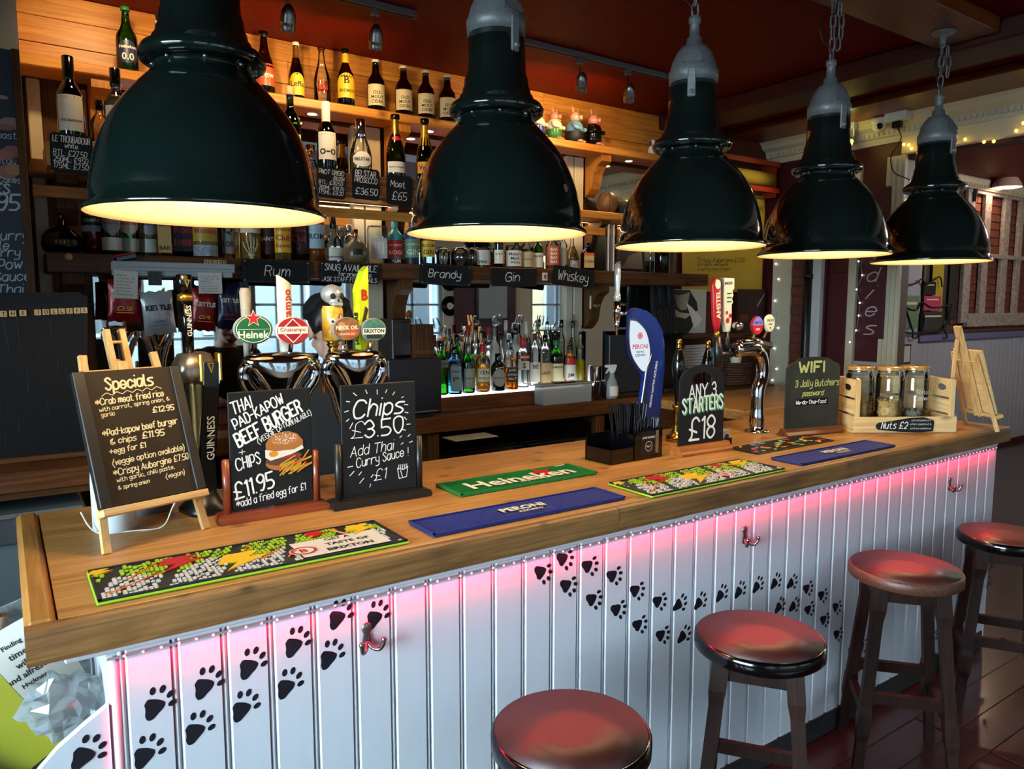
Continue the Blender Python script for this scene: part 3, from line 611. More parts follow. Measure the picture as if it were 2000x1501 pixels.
for u, v, a in ((1055, 1117, 100), (1098, 1091, 95), (1147, 1105, 88), (1105, 1143, 95), (1195, 1124, 88), (1155, 1170, 92), (1203, 1190, 88), (1240, 1153, 92), (1245, 1220, 85), (1284, 1174, 90), (1290, 1240, 88), (1324, 1181, 75), (1332, 1243, 65), (1364, 1178, 62), (1406, 1163, 55), (1442, 1156, 55), (1477, 1146, 58), (1512, 1139, 60), (1544, 1139, 75), (1575, 1149, 85), (1604, 1162, 92), (1632, 1185, 95), (1578, 1190, 80), (1520, 1186, 60), (1548, 1184, 75), (1608, 1210, 90), (1634, 1238, 92), (1683, 1262, 85), (1662, 1270, 92), (1702, 1350, 80), (1702, 1300, 70), (1680, 1302, 70), (1800, 1290, 50), (1822, 1247, 50), (1820, 1290, 50), (1840, 1260, 55), (1870, 1182, 60), (1866, 1218, 60), (1936, 1105, 55), (1930, 1140, 55)):
    paw(u, v, a+35 if a >= 80 else a-15, 1.04, mir=-1 if a >= 80 else 1)
# brass-grey double hooks
def hook(u, v, label):
    p = PY(u, v, .03); t = thing('coat_hook', label, 'hook', (p.x, .0300, p.z), 0, 'hooks along the bar front')
    MB().lathe([(.001, -.026), (.010, -.022), (.012, -.005), (.008, .010), (.013, .022), (.010, .034), (.001, .038)], n=12, sy=.35, c=(0, -.004, 0)).build('plate', 'nickel', t)
    for s in (-1, 1): MB().tube(bez([(0, -.005, -.010), (s*.008, -.018, -.022), (s*.020, -.030, -.024), (s*.026, -.038, -.012), (s*.028, -.040, .0)], 4), [.005]*16+[.0055], 8).ell((s*.028, -.040, .002), .007, 10).build('prong', 'nickel', t)
hook(715, 1243, 'satin double coat hook below two paw prints'); hook(1452, 1047, 'satin double coat hook above the middle stool'); hook(1853, 946, 'satin double coat hook nearest the far end of the bar')
# magazine rack on the left end
mr = thing('magazine_rack', 'white curved magazine rack with a paw print on the bar end', 'rack', (0, 0, 0))
side = [(-.75, -.28), (.0, -.28)]+[(p[0], p[1]) for p in bez([(0, .30, 0), (-.12, .22, 0), (-.25, .12, 0), (-.32, .02, 0), (-.36, -.08, 0), (-.37, -.28, 0)], 5)][::1]
MB().prism([(.0, -.4), (.0, .18), (-.04, .155), (-.09, .12), (-.14, .07), (-.18, .0), (-.2, -.1), (-.2, -.4)], 0, .018, plane='xz').build('side_panel', 'panel', mr, loc=(.129, .03, .735))
MB().prism([(.0, -.4), (.0, .18), (-.04, .155), (-.09, .12), (-.14, .07), (-.18, .0), (-.2, -.1), (-.2, -.4)], 0, .018, plane='xz').build('side_panel', 'panel', mr, loc=(.129, .62, .735))
MB().box(-.07, -.055, .05, .62, .2, .76).build('front_panel', 'panel', mr); MB().box(-.07, .129, .05, .62, .2, .215).build('bottom_board', 'panel', mr)
q = share(pw0, parent=mr); pp = PY(160, 1478, .0296); q.location = (pp.x, .0290, pp.z); q.rotation_euler = (0, rad(35), 0)
def booklet(label, cat, name, loc, rot, w_, h_, th, mats, art=None):
    t = thing(name, label, cat, loc); t.rotation_euler = rot
    MB().box(-w_/2, w_/2, 0, th, 0, h_, bev=.001).build('pages', mats[0], t); MB().box(-w_/2-.001, w_/2+.001, -.0015, 0, 0, h_+.001).build('cover', mats[1], t)
    if art: art(t)
    return t
def art1(t):
    i = Ink(); [i.face(s, 0, .21-k*.024, h=.014, bold=.02) for k, s in enumerate(('Finding', 'time', 'wild', 'and alfresco', 'Hackney'))]; i.build('lettering', 'ink', onfront(-.0016), t)
booklet('olive green magazine leaning in the rack', 'magazine', 'magazine', (-.015, .19, .74), (rad(-14), rad(-32), 0), .16, .28, .01, ('paper', flat('olive_cover', '#8c8a1c', .4)))
booklet('white magazine with dark serif title lettering in the rack', 'magazine', 'magazine', (.06, .33, .76), (rad(-10), rad(-24), 0), .17, .25, .01, ('paper', 'paper'), art1)
booklet('black and white photo magazine behind the titled one', 'magazine', 'magazine', (.09, .46, .72), (rad(-8), rad(-16), 0), .21, .30, .012, ('paper', flat('bw_cover', '#6b6f70', .5, var=.7, vs=30)))
booklet('brown card folder low in the magazine rack', 'folder', 'card_folder', (-.06, .14, .62), (rad(-10), rad(-50), 0), .2, .24, .015, (flat('brown_card', '#7a5232', .8), flat('brown_card', '#7a5232', .8)))
booklet('yellow leaflet at the very left of the rack', 'leaflet', 'leaflet', (-.12, .12, .54), (rad(-10), rad(-30), 0), .15, .22, .006, (flat('yellow_leaf', '#dcb83e', .7), flat('yellow_leaf', '#dcb83e', .7)))
def crumple(name, label, cat, loc, sx, sy_, sz, mat, seed, n=16):
    rr = random.Random(seed); mb = MB(); mb.ell((0, 0, 0), (sx, sy_, sz), n, 0, n//2+2)
    for v in mb.v:
        k = 1+.22*sin(v.x*90/(sx*10)+seed)*cos(v.z*70/(sz*10)+seed*2)+rr.uniform(-.12, .12); v.x *= k; v.z *= k; v.y *= 1+rr.uniform(-.2, .2)
    mb.sm = [False]*len(mb.f); o = mb.build(name, mat, loc=loc); tag(o, label, cat); return o
crumple('plastic_bag', 'crumpled clear plastic bag stuffed in the magazine rack', 'bag', (.055, .17, .875), .075, .06, .06, glass('film', (.85, .9, .92), .15, .75), 3)
crumple('paper_ball', 'crumpled white paper wrapper beside the plastic bag', 'paper', (-.03, .28, .76), .07, .05, .07, 'paper', 5)
t = thing('blue_roll', 'blue and white paper roll behind the top of the magazine rack', 'roll', (-.055, .45, .93)); MB().lathe([(.014, 0), (.028, 0), (.028, .06), (.014, .06)], cap=(False, False)).build('roll', 'paper', t); MB().cyl((0, 0, -.002), (0, 0, .064), .014, 14).build('core', 'blue', t)
# ------------------------------------------------------------ bar stools
def stool(label, loc, rotz, edge, seat, seed, zt=.735, r=.184):
    t = thing('bar_stool', label, 'stool', (loc[0], loc[1], 0), rotz, 'wooden bar stools along the bar')
    MB().lathe([(r-.008, zt-.045), (r, zt-.038), (r, zt-.008), (r-.006, zt-.001), (r-.014, zt-.002), (r-.016, zt-.012)], n=48, cap=(True, False)).build('seat_rim', edge, t)
    MB().lathe([(r-.012, zt-.004), (r-.009, zt), (.06, zt-.0012), (.001, zt-.0014)], n=48, cap=(True, False)).build('seat', seat, t)
    ap = .105; MB().box(-ap-.01, ap+.01, -ap-.01, -ap+.01, zt-.10, zt-.047).box(-ap-.01, ap+.01, ap-.01, ap+.01, zt-.10, zt-.047).box(-ap-.01, -ap+.01, -ap, ap, zt-.10, zt-.047).box(ap-.01, ap+.01, -ap, ap, zt-.10, zt-.047).build('apron', 'stoolleg', t)
    for sx, sy_ in ((-1, -1), (1, -1), (1, 1), (-1, 1)):
        tp = Vector((sx*.098, sy_*.098, zt-.046)); bt = Vector((sx*.158, sy_*.158, 0)); vs = []; 
        for k, (f, w_) in enumerate(((0, .024), (.12, .024), (.18, .019), (.62, .019), (.66, .022), (.76, .022), (.80, .017), (1, .016))):
            c = tp.lerp(bt, f)
            for a, b in ((-1, -1), (1, -1), (1, 1), (-1, 1)): vs.append((c.x+a*w_, c.y+b*w_, c.z))
        fs = [(k*4+i, k*4+(i+1) % 4, k*4+4+(i+1) % 4, k*4+4+i) for k in range(7) for i in range(4)]+[(3, 2, 1, 0), (28, 29, 30, 31)]
        MB().add(vs, fs).build('leg', 'stoolleg', t)
    for k, (a, b, z) in enumerate((((-1, -1), (1, -1), .24), ((1, -1), (1, 1), .30), ((1, 1), (-1, 1), .24), ((-1, 1), (-1, -1), .30))):
        d = .098+(.158-.098)*(1-z/(zt-.046)); p = Vector((a[0]*d, a[1]*d, z)); q = Vector((b[0]*d, b[1]*d, z)); e = (q-p).normalized()*.016
        mb = MB(); n = Vector((0, 0, 1)).cross(e.normalized())*.011; p = p+e; q = q-e
        mb.add([p-n-Vector((0, 0, .02)), q-n-Vector((0, 0, .02)), q+n-Vector((0, 0, .02)), p+n-Vector((0, 0, .02)), p-n+Vector((0, 0, .02)), q-n+Vector((0, 0, .02)), q+n+Vector((0, 0, .02)), p+n+Vector((0, 0, .02))], [(0, 3, 2, 1), (4, 5, 6, 7), (0, 1, 5, 4), (1, 2, 6, 5), (2, 3, 7, 6), (3, 0, 4, 7)]).build('stretcher', 'stoolleg', t)
    return t
sm = flat('stool_seat_red', '#3a1611', .42, var=.3, vs=4); sm2 = flat('stool_seat_worn', '#36140e', .45, var=.5, vs=5); sm3 = flat('stool_seat_golden_lit', '#4f2a18', .35, var=.3, vs=4)  # last seat colour is a lit copy, golden light mixed into it
stool('nearest round stool with a worn scuffed seat edge', PZ(1115, 1422, .735), .5, 'gloss_black', sm2, 1)
stool('dark round stool with a gouged black seat rim below the middle hook', PZ(1483, 1238, .745), .62, 'gloss_black', sm, 2, .745, .184)
stool('brown stool with an unpainted wooden seat rim', PZ(1768, 1105, .75), .7, wood('stool_rim_wood', '#3a2016', '#5c3a28', 'x', 1.5, .45), sm, 3, .75, .19)
stool('farthest stool, golden light put into its seat colour', PZ(1966, 1042, .735), .55, 'gloss_black', sm3, 4)
# ------------------------------------------------------------ pendant lamps
enam = flat('green_enamel', '#0c1916', .12, var=.15, vs=6, coat=.5); M['cream_enamel'] = flat('cream_enamel', '#e2c692', .4)
cast = flat('cast_grey', '#77797a', .45, .3, var=.15, vs=70, bump=.4)
def pendant(x, y, zr, label, rz, slack):
    t = thing('pendant_lamp', label, 'lamp', (x, y, zr), rz, 'green pendant lamps over the bar')
    out = [(.262, .0), (.266, .005), (.262, .012), (.250, .020), (.249, .045), (.247, .065), (.242, .09), (.236, .118), (.228, .145), (.217, .173), (.204, .20), (.187, .229), (.166, .257), (.146, .28), (.125, .302), (.112, .315), (.106, .325)]
    MB().lathe(out, n=64, cap=(False, False)).build('shade', enam, t)
    inn = [(.262, .0), (.256, .004), (.244, .018), (.243, .06), (.237, .09), (.223, .145), (.199, .20), (.160, .257), (.12, .285), (.001, .292)]
    MB().lathe(inn, n=64, cap=(False, False)).build('lining', 'cream_enamel', t)
    MB().lathe([(.104, .322), (.106, .338), (.124, .334), (.136, .342), (.138, .354), (.130, .368), (.112, .378), (.106, .392), (.100, .398), (.098, .412), (.094, .418), (.092, .44), (.086, .455), (.084, .50), (.080, .575)], n=48, cap=(False, True)).build('neck', enam, t)
    mb = MB()
    for k in range(8): a = k*PI/4+.2; mb.ell((.107*cos(a), .107*sin(a), .331), .005, 8)
    mb.build('screws', 'nickel', t, kind='stuff')
    MB().lathe([(.084, .562), (.086, .60), (.080, .61), (.074, .635), (.060, .665), (.044, .685), (.028, .692), (.026, .715), (.018, .72), (.016, .765), (.021, .768), (.021, .785), (.012, .79)], n=32).build('cast_cap', cast, t)
    for s in (-1, 1):
        MB().box(-.014, .014, s*.084-.004, s*.084+.004, .50, .595, bev=.003).cyl((0, s*.08, .515), (0, s*.096, .515), .008, 10).build('lug', cast, t)
    pl = MB(); pl.prism([(-.034, 0), (.034, 0), (.030, .02), (.016, .045), (-.016, .045), (-.030, .02)], -.003, .003, plane='xz'); p = pl.build('name_plate', cast, t, loc=(0, -.079, .615), rot=(rad(-24), 0, 0))
    MB().cyl((0, 0, .20), (0, 0, .292), .022, 16).build('lamp_holder', 'ivory', t)
    MB().ell((0, 0, .155), (.036, .036, .052), 16).build('bulb', emis('bulb_glow', '#ffd79a', 14), t)
    o = lamp('POINT', 'pendant_light', (0, 0, .095), LIGHTS['pend'], (1, .77, .47), size=.05); o.parent = t
    top = 2.98-zr; z = .79; k = 0; lk = None
    while z < top-.035:
        if lk is None:
            P = [(.0105*cos(a), 0, .016*max(-1, min(1, 3*sin(a)))+.0105*sin(a)) for a in [2*PI*i/20 for i in range(21)]]
            lk = MB().tube(P, .0036, 8, caps=False).build('chain_link', cast, t); q = lk
        else: q = share(lk, parent=t)
        q.location = (0, 0, z+.016); q.rotation_euler = (0, 0, (k % 2)*PI/2+.35); z += .045; k += 1
    for j in range(slack):      # the spare end of the chain hooked back up
        q = share(lk, parent=t); q.location = (.022+.012*sin(j*1.1), -.01, top-.09-j*.045); q.rotation_euler = (rad(6), rad(8 if j % 2 else -8), (j % 2)*PI/2+.2)
    MB().lathe([(.008, -.062), (.012, -.05), (.016, -.02), (.045, -.012), (.052, -.006), (.052, 0)], n=24).build('ceiling_rose', cast, t, loc=(0, 0, top))
    MB().tube(bez([(.0, .0, .78), (-.02, -.012, .83), (-.07, -.03, .85), (-.085, -.03, .90), (-.05, -.02, .95), (.0, -.012, .97), (.006, -.01, top-.03)], 5), .0028, 6).build('cable', 'black', t)
for k, (u, v, lb, rz, sl) in enumerate([(410, 420, 'largest pendant lamp at the left, nearest of the five green shades', .4, 1), (970, 467, 'second green pendant lamp, hanging above the straw caddy', .1, 2), (1346, 484, 'third green pendant lamp, with pink chips on its shade', -.9, 3),
     (1607, 499, 'fourth green pendant lamp, one large pale chip on its shade', -.3, 4), (1816, 508, 'farthest green pendant lamp, its ceiling rose in view', -.2, 3)]):
    p = PY(u, v, .30); pendant(p.x, .30, 1.905, lb, rz, sl)
# chips in the enamel
def chip(lampidx, a, z, s):
    t = [x for x in C.objects if x.name.split('.')[0] == 'pendant_lamp'][lampidx]
    prof = [(.248, .06), (.242, .09), (.228, .145), (.204, .20), (.166, .257)]
    for (r0, z0), (r1, z1) in zip(prof, prof[1:]):
        if z0 <= z <= z1: r = r0+(r1-r0)*(z-z0)/(z1-z0); sl = math.atan2(z1-z0, r1-r0)
    a -= t.rotation_euler.z
    i = Ink(); i.poly([(s*cos(k*PI/4)*(1+.25*sin(k*3)), s*1.3*sin(k*PI/4)*(1+.2*cos(k*5))) for k in range(8)])
    er = Vector((sin(a), -cos(a), 0)); et = Vector((cos(a), sin(a), 0)); eu = (er*(-1)*abs(cos(sl))+Vector((0, 0, 1))*abs(sin(sl))).normalized(); n = et.cross(eu)
    o = er*r+Vector((0, 0, z)); n = n if n.dot(er) > 0 else -n
    i.build('enamel_chip', flat('chip_primer', '#9a6f68', .7), lambda x, y, e: tuple(o+et*x+eu*y+n*.002), t)
chip(2, .62, .20, .008); chip(2, .5, .195, .005); chip(2, .70, .205, .004); chip(3, .95, .16, .013); chip(1, .35, .115, .010)
# ------------------------------------------------------------ ceiling tracks with spot heads, right-hand ceiling gadgets
def track(x0, x1, label):
    t = thing('lighting_track', label, 'light track', (x0, 1.66, ZC-.03)); MB().box(0, x1-x0, -.018, .018, 0, .029, bev=.003).box(x1-x0, x1-x0+.01, -.02, .02, -.002, .029).build('rail', 'grey', t)
    MB().box(0, x1-x0, -.006, .006, -.002, .0).build('slot', 'matt_black', t)
track(.9, 1.66, 'grey ceiling light track above the beer bottles'); track(2.1, 3.3, 'grey ceiling light track above the china pigs')
def spot(x, label, lean):
    t = thing('track_spotlight', label, 'spotlight', (x, 1.66, ZC-.03), 0, 'spotlights on the ceiling tracks')
    MB().box(-.02, .02, -.014, .014, -.03, -.002, bev=.003).build('adapter', 'grey', t); MB().cyl((0, 0, -.03), (0, .0, -.075), .006, 8).build('stem', 'chrome', t)
    h = MB().lathe([(.001, .05), (.012, .046), (.024, .030), (.031, .008), (.033, -.02), (.0335, -.022), (.0325, -.024), (.0315, -.04), (.0325, -.042), (.030, -.058)], n=20, cap=(True, False)).build('head', 'nickel', t, loc=(lean*.02, .005, -.115), rot=(rad(28), rad(-lean*25), 0))
    MB().lathe([(.029, -.056), (.029, -.055)], n=16).build('lens', emis('spot_lens', '#ffcf8a', 10), h)
for u, v, lb, ln in ((562, 38, 'left track spotlight beside the biggest lamp', .2), (733, 70, 'track spotlight above the cider bottles', .3), (1132, 160, 'track spotlight above the china pigs', .9), (1226, 178, 'rightmost track spotlight over the shelf', .9)):
    p = PY(u, v, 1.66); spot(p.x, lb, ln)
    lamp('SPOT', 'track_beam', (p.x, 1.72, 2.86), LIGHTS['track'], (1, .66, .30), (rad(72), 0, rad(-6)), .03, rad(140), .8)
t = thing('track_spotlight', 'spotlight at the top left corner over the menu board', 'spotlight', (.30, 1.95, ZC), 0, 'spotlights on the ceiling tracks'); MB().cyl((0, 0, -.001), (0, 0, -.02), .04, 16).build('mount', 'black', t); MB().lathe([(.02, 0), (.045, -.01), (.045, -.05), (.035, -.06)], n=20).build('head', 'black', t, loc=(0, 0, -.02), rot=(rad(35), 0, 0))
lamp('SPOT', 'track_beam', (.45, 1.8, 2.98), LIGHTS['track'], (1, .68, .33), (rad(62), 0, 0), .03, rad(130), .8)
g = PX(1680, 262, XP-.12); t = thing('yellow_spotlight', 'small chrome spotlight glowing yellow under the white cornice', 'spotlight', (XP-.17, g.y+.02, 3.0)); MB().box(-.02, .02, -.012, .012, -.045, -.001).cyl((0, 0, -.04), (0, -.0, -.1), .005, 8).build('bracket', 'white', t)
hd = MB().cyl((0, 0, 0), (0, .0, -.07), .017, 14, r2=.022).build('head', 'chrome', t, loc=(0, .02, -.09), rot=(rad(-20), rad(40), 0)); MB().cyl((0, 0, -.07), (0, 0, -.115), .02, 14, r2=.012).build('lamp', emis('yellow_lamp', '#f3e04a', 6), hd)
lamp('POINT', 'yellow_light', (XP-.30, g.y, 2.86), .7, (1, .85, .15), size=.02)
_y = lamp('SPOT', 'yellow_beam', (XP-.25, g.y+.02, 2.82), 16, (1, .86, .35), size=.02, spot=rad(75), blend=.7); _y.rotation_euler = (Vector((4.75, 2.37, 2.25))-_y.location).to_track_quat('-Z', 'Y').to_euler()
g = PX(1718, 235, XP-.16); t = thing('security_camera', 'white dome security camera beside the junction box', 'camera', (XP-.16, g.y, 2.99)); MB().lathe([(.055, .0), (.058, -.02), (.05, -.03)], n=24).build('mount', 'white', t, rot=(0, 0, 0)); MB().ell((0, 0, -.05), .046, 20).build('ball', 'white', t); MB().cyl((-.03, -.02, -.055), (-.048, -.03, -.062), .02, 16).build('lens', 'gloss_black', t)
g = PX(1760, 222, XP-.15); t = thing('junction_box', 'white junction box on the cornice with a black plug and cable', 'box', (XP-.19, g.y, 2.94)); MB().box(-.04, .04, -.075, .075, 0, .06, bev=.006).build('case', 'white', t); MB().box(-.02, .02, -.03, .03, -.045, -.001, bev=.004).build('plug', 'black', t)
MB().tube(bez([(0, 0, -.045), (0, -.03, -.12), (.05, .06, -.22), (.1, .06, -.32), (.1, -.04, -.38), (.1, -.12, -.45)], 6), .004, 6).build('cable', 'black', t)
# ------------------------------------------------------------ boards standing on the bar
def chalk_board(label, u0, u1, vt, vb, Y, frame, posts=True, art=None, z0=.02):
    """upright board between two round posts on a rounded foot; returns w, h"""
    a = PY(u0, vb, Y); b = PY(u1, vb, Y); W = b.x-a.x; c = (a.x+b.x)/2; top = (PY(u0, vt, Y).z+PY(u1, vt-8, Y).z)/2; H = top-WT-z0
    t = thing('chalkboard_stand', label, 'sign', (c, Y, WT+.0005))
    MB().box(-W/2, W/2, -.004, .004, z0, z0+H, bev=.002).build('board', 'board', t)
    return t, W, H
def foot_posts(t, W, mat, matx, ph, pl=0):
    MB().prism([(-W/2-.035, 0)]+[(W/2+.035, 0), (W/2+.04, .008), (W/2+.035, .02), (W/2+.02, .024), (-W/2-.02, .024), (-W/2-.035, .02), (-W/2-.04, .008)][0:7], -.032, .032, plane='xz').build('foot', matx, t)
    for s in (-1, 1): MB().cyl((s*(W/2+.011), 0, .024), (s*(W/2+.011), 0, ph), .0105, 14).ell((s*(W/2+.011), 0, ph), (.0105, .0105, .005), 12).build('post', mat, t)
# burger board
t, W, H = chalk_board('burger chalkboard with a painted burger between red-brown posts', 452, 612, 765, 985, .50, None, z0=.03)
foot_posts(t, W, 'mahog', 'mahog_x', .17)
X = lambda u: (u-532)/160*W; Z = lambda v: .03+H*(1-(v-760)/230) if False else .03+H*(992-v)/(992-762)
def skewed(u, v): return X(u), Z(v+(u-532)*.05)
i = Ink(); sk = .42
def ptxt(ink, s, u, v, hp, fitp, wpx=None, rotd=0, slant=.15, seed=0, X=None, Zf=None, kx=1, kz=1): pass
k = H/230; kxx = W/160
def T(s, u, v, hp, fitp, wp, rot=20, slant=.1, seed=0):
    x, z = X(u), Z(v); i.pen(s, x, z, hp*k, wp*k*.62, fitp*kxx, slant, rad(rot), seed=seed)
T('THAI', 461, 804, 23, 38, 4.5, 17); T('PAD-KAPOW', 464, 833, 19, 104, 4.5, 25, seed=1); T('BEEF BURGER', 469, 868, 26, 138, 6.5, 25, seed=2)
T('(VEGGIE OPTION', 506, 866, 10, 76, 2, 27, seed=3); T('AVAILABLE)', 567, 838, 10, 50, 2, 25, seed=4)
T('+', 469, 886, 14, 11, 2.5, 5); T('CHIPS', 464, 914, 22, 46, 4, 12, seed=5); T('£11.95', 459, 970, 31, 76, 6, 12, seed=6); T('*add a fried egg for £1', 461, 986, 14, 136, 2.6, 7, seed=7)
i.up(1); c = (X(557), Z(869))
def PT(pts): i.poly([(X(a), Z(b)) for a, b in pts])
def DS(u, v, ru, rv, n=18): i.disc(X(u), Z(v), ru*kxx, rv*k, n)
DS(554, 908, 36, 16); i.up(2); DS(552, 903, 34, 11); i.up(3); DS(556, 896, 34, 9); i.up(4); DS(560, 897, 30, 4); i.up(5); PT([(518, 880), (530, 873), (560, 872), (592, 876), (594, 884), (570, 893), (528, 902), (518, 895)])
i.up(6); DS(534, 889, 9, 6); i.up(1); PT([(520, 880), (519, 868), (527, 855), (545, 847), (565, 846), (582, 853), (593, 867), (593, 876), (575, 884), (540, 884)])
i.up(7); DS(557, 862, 27, 11); i.up(0); rr = random.Random(4)
for _ in range(70): a = rr.uniform(0, 6.28); q = rr.random()**.5; DS(556+27*q*cos(a), 862+11*q*sin(a)-2, 1.0, .8, 6)
i.up(8)
for _ in range(26): a = (565+rr.uniform(-22, 22), 922+rr.uniform(-14, 14)); d = rr.uniform(-.9, -.2); L_ = rr.uniform(16, 34); i.line([(X(a[0]), Z(a[1])), (X(min(609, a[0]+L_*cos(d))), Z(a[1]+L_*sin(d)))], 2.6*k); (i.up(9) if rr.random() < .4 else i.up(8))
i.build('chalk_artwork', ['chalk', flat('bun', '#a8662c', .6), flat('bun_base', '#5c3420', .7), flat('patty', '#33401f', .7), flat('tomato', '#a02030', .5), flat('egg_white', '#e6dcc6', .5), flat('egg_yolk', '#e08a1c', .4), flat('bun_top', '#b9763c', .6), flat('fries', '#c99a22', .5), flat('fries2', '#d8681e', .5)], onfront(-.0045), t, step=.00012)
# chips board
t, W, H = chalk_board('Chips £3.50 chalkboard between black posts', 669, 813, 752, 968, .465, None, z0=.028)
foot_posts(t, W, flat('black_stain', '#121110', .4), flat('black_stain', '#121110', .4), .185)
X = lambda u: (u-741)/144*W; Z = lambda v: .028+H*(975-v)/(975-748); k = H/227; kxx = W/144; i = Ink()
T('Chips', 690, 815, 34, 96, 6, 1, .2, 1); T('£', 686, 855, 32, 22, 2.6, 0, .15); T('3.50', 712, 857, 33, 74, 5.4, 3, .05, 2)
T('Add Thai', 684, 893, 20, 82, 2.6, 3, .2, 3); T('Curry Sauce', 695, 916, 18, 92, 2.8, 6, .15, 4); T('!', 796, 905, 18, 3, 2.6, 0, 0); T('£1', 728, 948, 22, 22, 2.6, 3, .2, 5)
for a, b, c_, d in ((692, 764, 698, 770), (715, 760, 718, 767), (737, 761, 737, 770), (756, 762, 753, 768), (771, 768, 767, 774), (788, 779, 785, 781), (679, 780, 685, 781), (675, 801, 682, 799), (678, 820, 683, 816), (684, 835, 690, 824), (790, 796, 797, 797), (791, 812, 797, 814), (789, 822, 794, 828), (794, 838, 801, 838), (786, 848, 791, 850), (780, 864, 784, 861), (796, 864, 801, 860), (782, 879, 786, 876), (799, 877, 805, 875), (679, 913, 688, 912), (682, 931, 690, 923), (699, 932, 704, 926), (700, 949, 708, 940), (722, 940, 726, 935), (719, 960, 721, 954)): i.line([(X(a), Z(b)), (X(c_), Z(d))], 1.8*k)
i.line([(X(a), Z(b)) for a, b in ((774, 929), (777, 951), (792, 949), (795, 927), (786, 933), (774, 929))], 1.6*k)
for u in (776, 780, 784, 788, 792): i.line([(X(u), Z(931)), (X(u+1), Z(922))], 1.6*k)
i.line([(X(780), Z(934)), (X(784), Z(949))], 1.5*k)
i.build('chalk_lettering', 'chalk', onfront(-.0045), t)
# any 3 starters: arched, carry slot at the top, moulded wooden foot
a = PY(1328, 880, .43); b = PY(1406, 872, .43); W = b.x-a.x+.01; tz = PY(1368, 712, .43).z; H = tz-WT-.02
t = thing('chalkboard_stand', 'arched Any 3 Starters chalkboard on a moulded orange-brown foot', 'sign', ((a.x+b.x)/2, .43, WT+.0005), rad(-3))
arch = [(-W/2, 0), (W/2, 0), (W/2, H*.74)]+[(W/2*cos(q), H*.80+H*.20*sin(q)) for q in [PI*j/14 for j in range(15)]]+[(-W/2, H*.74)]
def ringprism(outer, inner, y0, y1, name, mat, par, loc):
    import bmesh
    bm = bmesh.new(); es = []
    for P in (outer, inner):
        vv = [bm.verts.new((p[0], y0, p[1])) for p in P]
        for q in range(len(vv)): es.append(bm.edges.new((vv[q], vv[(q+1) % len(vv)])))
    r = bmesh.ops.triangle_fill(bm, edges=es, use_beauty=True); fs = [g for g in r['geom'] if isinstance(g, bmesh.types.BMFace)]
    e = bmesh.ops.extrude_face_region(bm, geom=fs); vv = [g for g in e['geom'] if isinstance(g, bmesh.types.BMVert)]
    bmesh.ops.translate(bm, verts=vv, vec=(0, y1-y0, 0)); bmesh.ops.recalc_face_normals(bm, faces=bm.faces)
    me = bpy.data.meshes.new(name); bm.to_mesh(me); bm.free(); me.materials.append(M[mat] if isinstance(mat, str) else mat); o = bpy.data.objects.new(name, me); C.objects.link(o); o.parent = par; o.location = loc; return o
slot = [(W*.24*cos(q)*1.0, H*.82+H*.09*(sin(q) if sin(q) > 0 else sin(q)*.75)) for q in [2*PI*j/16 for j in range(16)]]
ringprism(arch, slot, -.004, .004, 'board', 'board', t, (0, 0, .02))
MB().prism([(-.04, 0), (.04, 0), (.042, .01), (.030, .016), (.026, .024), (.020, .036), (-.020, .036), (-.026, .024), (-.030, .016), (-.042, .01)], -W/2-.015, W/2+.02, plane='yz').build('foot', wood('orange_foot', '#84451c', '#b06a2c', 'x', 1, .4, coat=.3), t)
i = Ink(); i.c = 1; k = H/170
def T2(s, x, z, h, fit, w_, c, rot=0, sl=.06): i.c = c; i.pen(s, x*W, .02+z*H, h*H, w_*H*.75, fit*W, sl, rad(rot))
T2('STARTERS', -.42, .42, .16, .90, .045, 1, 3); i.up(0)
T2('ANY 3', -.30, .605, .155, .60, .026, 0, 2, .02); T2('STARTERS', -.44, .43, .165, .90, .030, 0, 3, .03); i.up(0); T2('£18', -.28, .11, .26, .56, .036, 0, 0, .02)
i.build('chalk_lettering', ['chalk', flat('green_chalk', '#4f9a5a', .7)], onfront(-.0045), t)
# wifi board
a = PY(1531, 845, .46); b = PY(1634, 845, .40); t = thing('chalkboard_stand', 'green-smudged WIFI password board on a dark wooden foot', 'sign', ((a.x+b.x)/2, .43, WT+.0005), math.atan2(-.06, b.x-a.x)); W = (b-a).xy.length; H = PY(1582, 697, .43).z-WT-.02
arch = [(-W/2, 0), (W/2, 0), (W/2, H*.86), (W*.45, H*.90), (W*.36, H*.93), (W*.28, H*.975), (W*.1, H*.998), (-W*.1, H), (-W*.28, H*.975), (-W*.36, H*.93), (-W*.45, H*.90), (-W/2, H*.86)]
MB().prism(arch, -.004, .004, plane='xz').build('board', flat('green_smudge_board', '#23271f', .6, var=.9, vs=4), t, loc=(0, 0, .02))
MB().prism([(-.035, 0), (.035, 0), (.037, .008), (.022, .02), (.018, .032), (-.018, .032), (-.022, .02), (-.037, .008)], -W/2-.008, W/2+.008, plane='yz').build('foot', 'oldwood', t)
i = Ink(); i.c = 1; i.rect(-.33*W, .02+.345*H, .28*W, .02+.43*H); i.lay = 1; i.c = 0
def T3(s, x, z, h, fit, w_, c=0, sl=.1): i.c = c; i.pen(s, x*W, .02+z*H, h*H, w_*H, fit*W, sl, 0)
T3('WIFI', -.28, .80, .13, .46, .035, 2, 0); T3('3 Jolly Butchers', -.34, .60, .085, .82, .013, 2); T3('password', -.20, .475, .065, .38, .013, 2, .3); T3('We-do-Thai-food', -.32, .362, .05, .56, .009, 0)
i.build('chalk_lettering', ['chalk', 'gloss_black', flat('yellow_chalk', '#b9bd6a', .7)], onfront(-.0045), t)
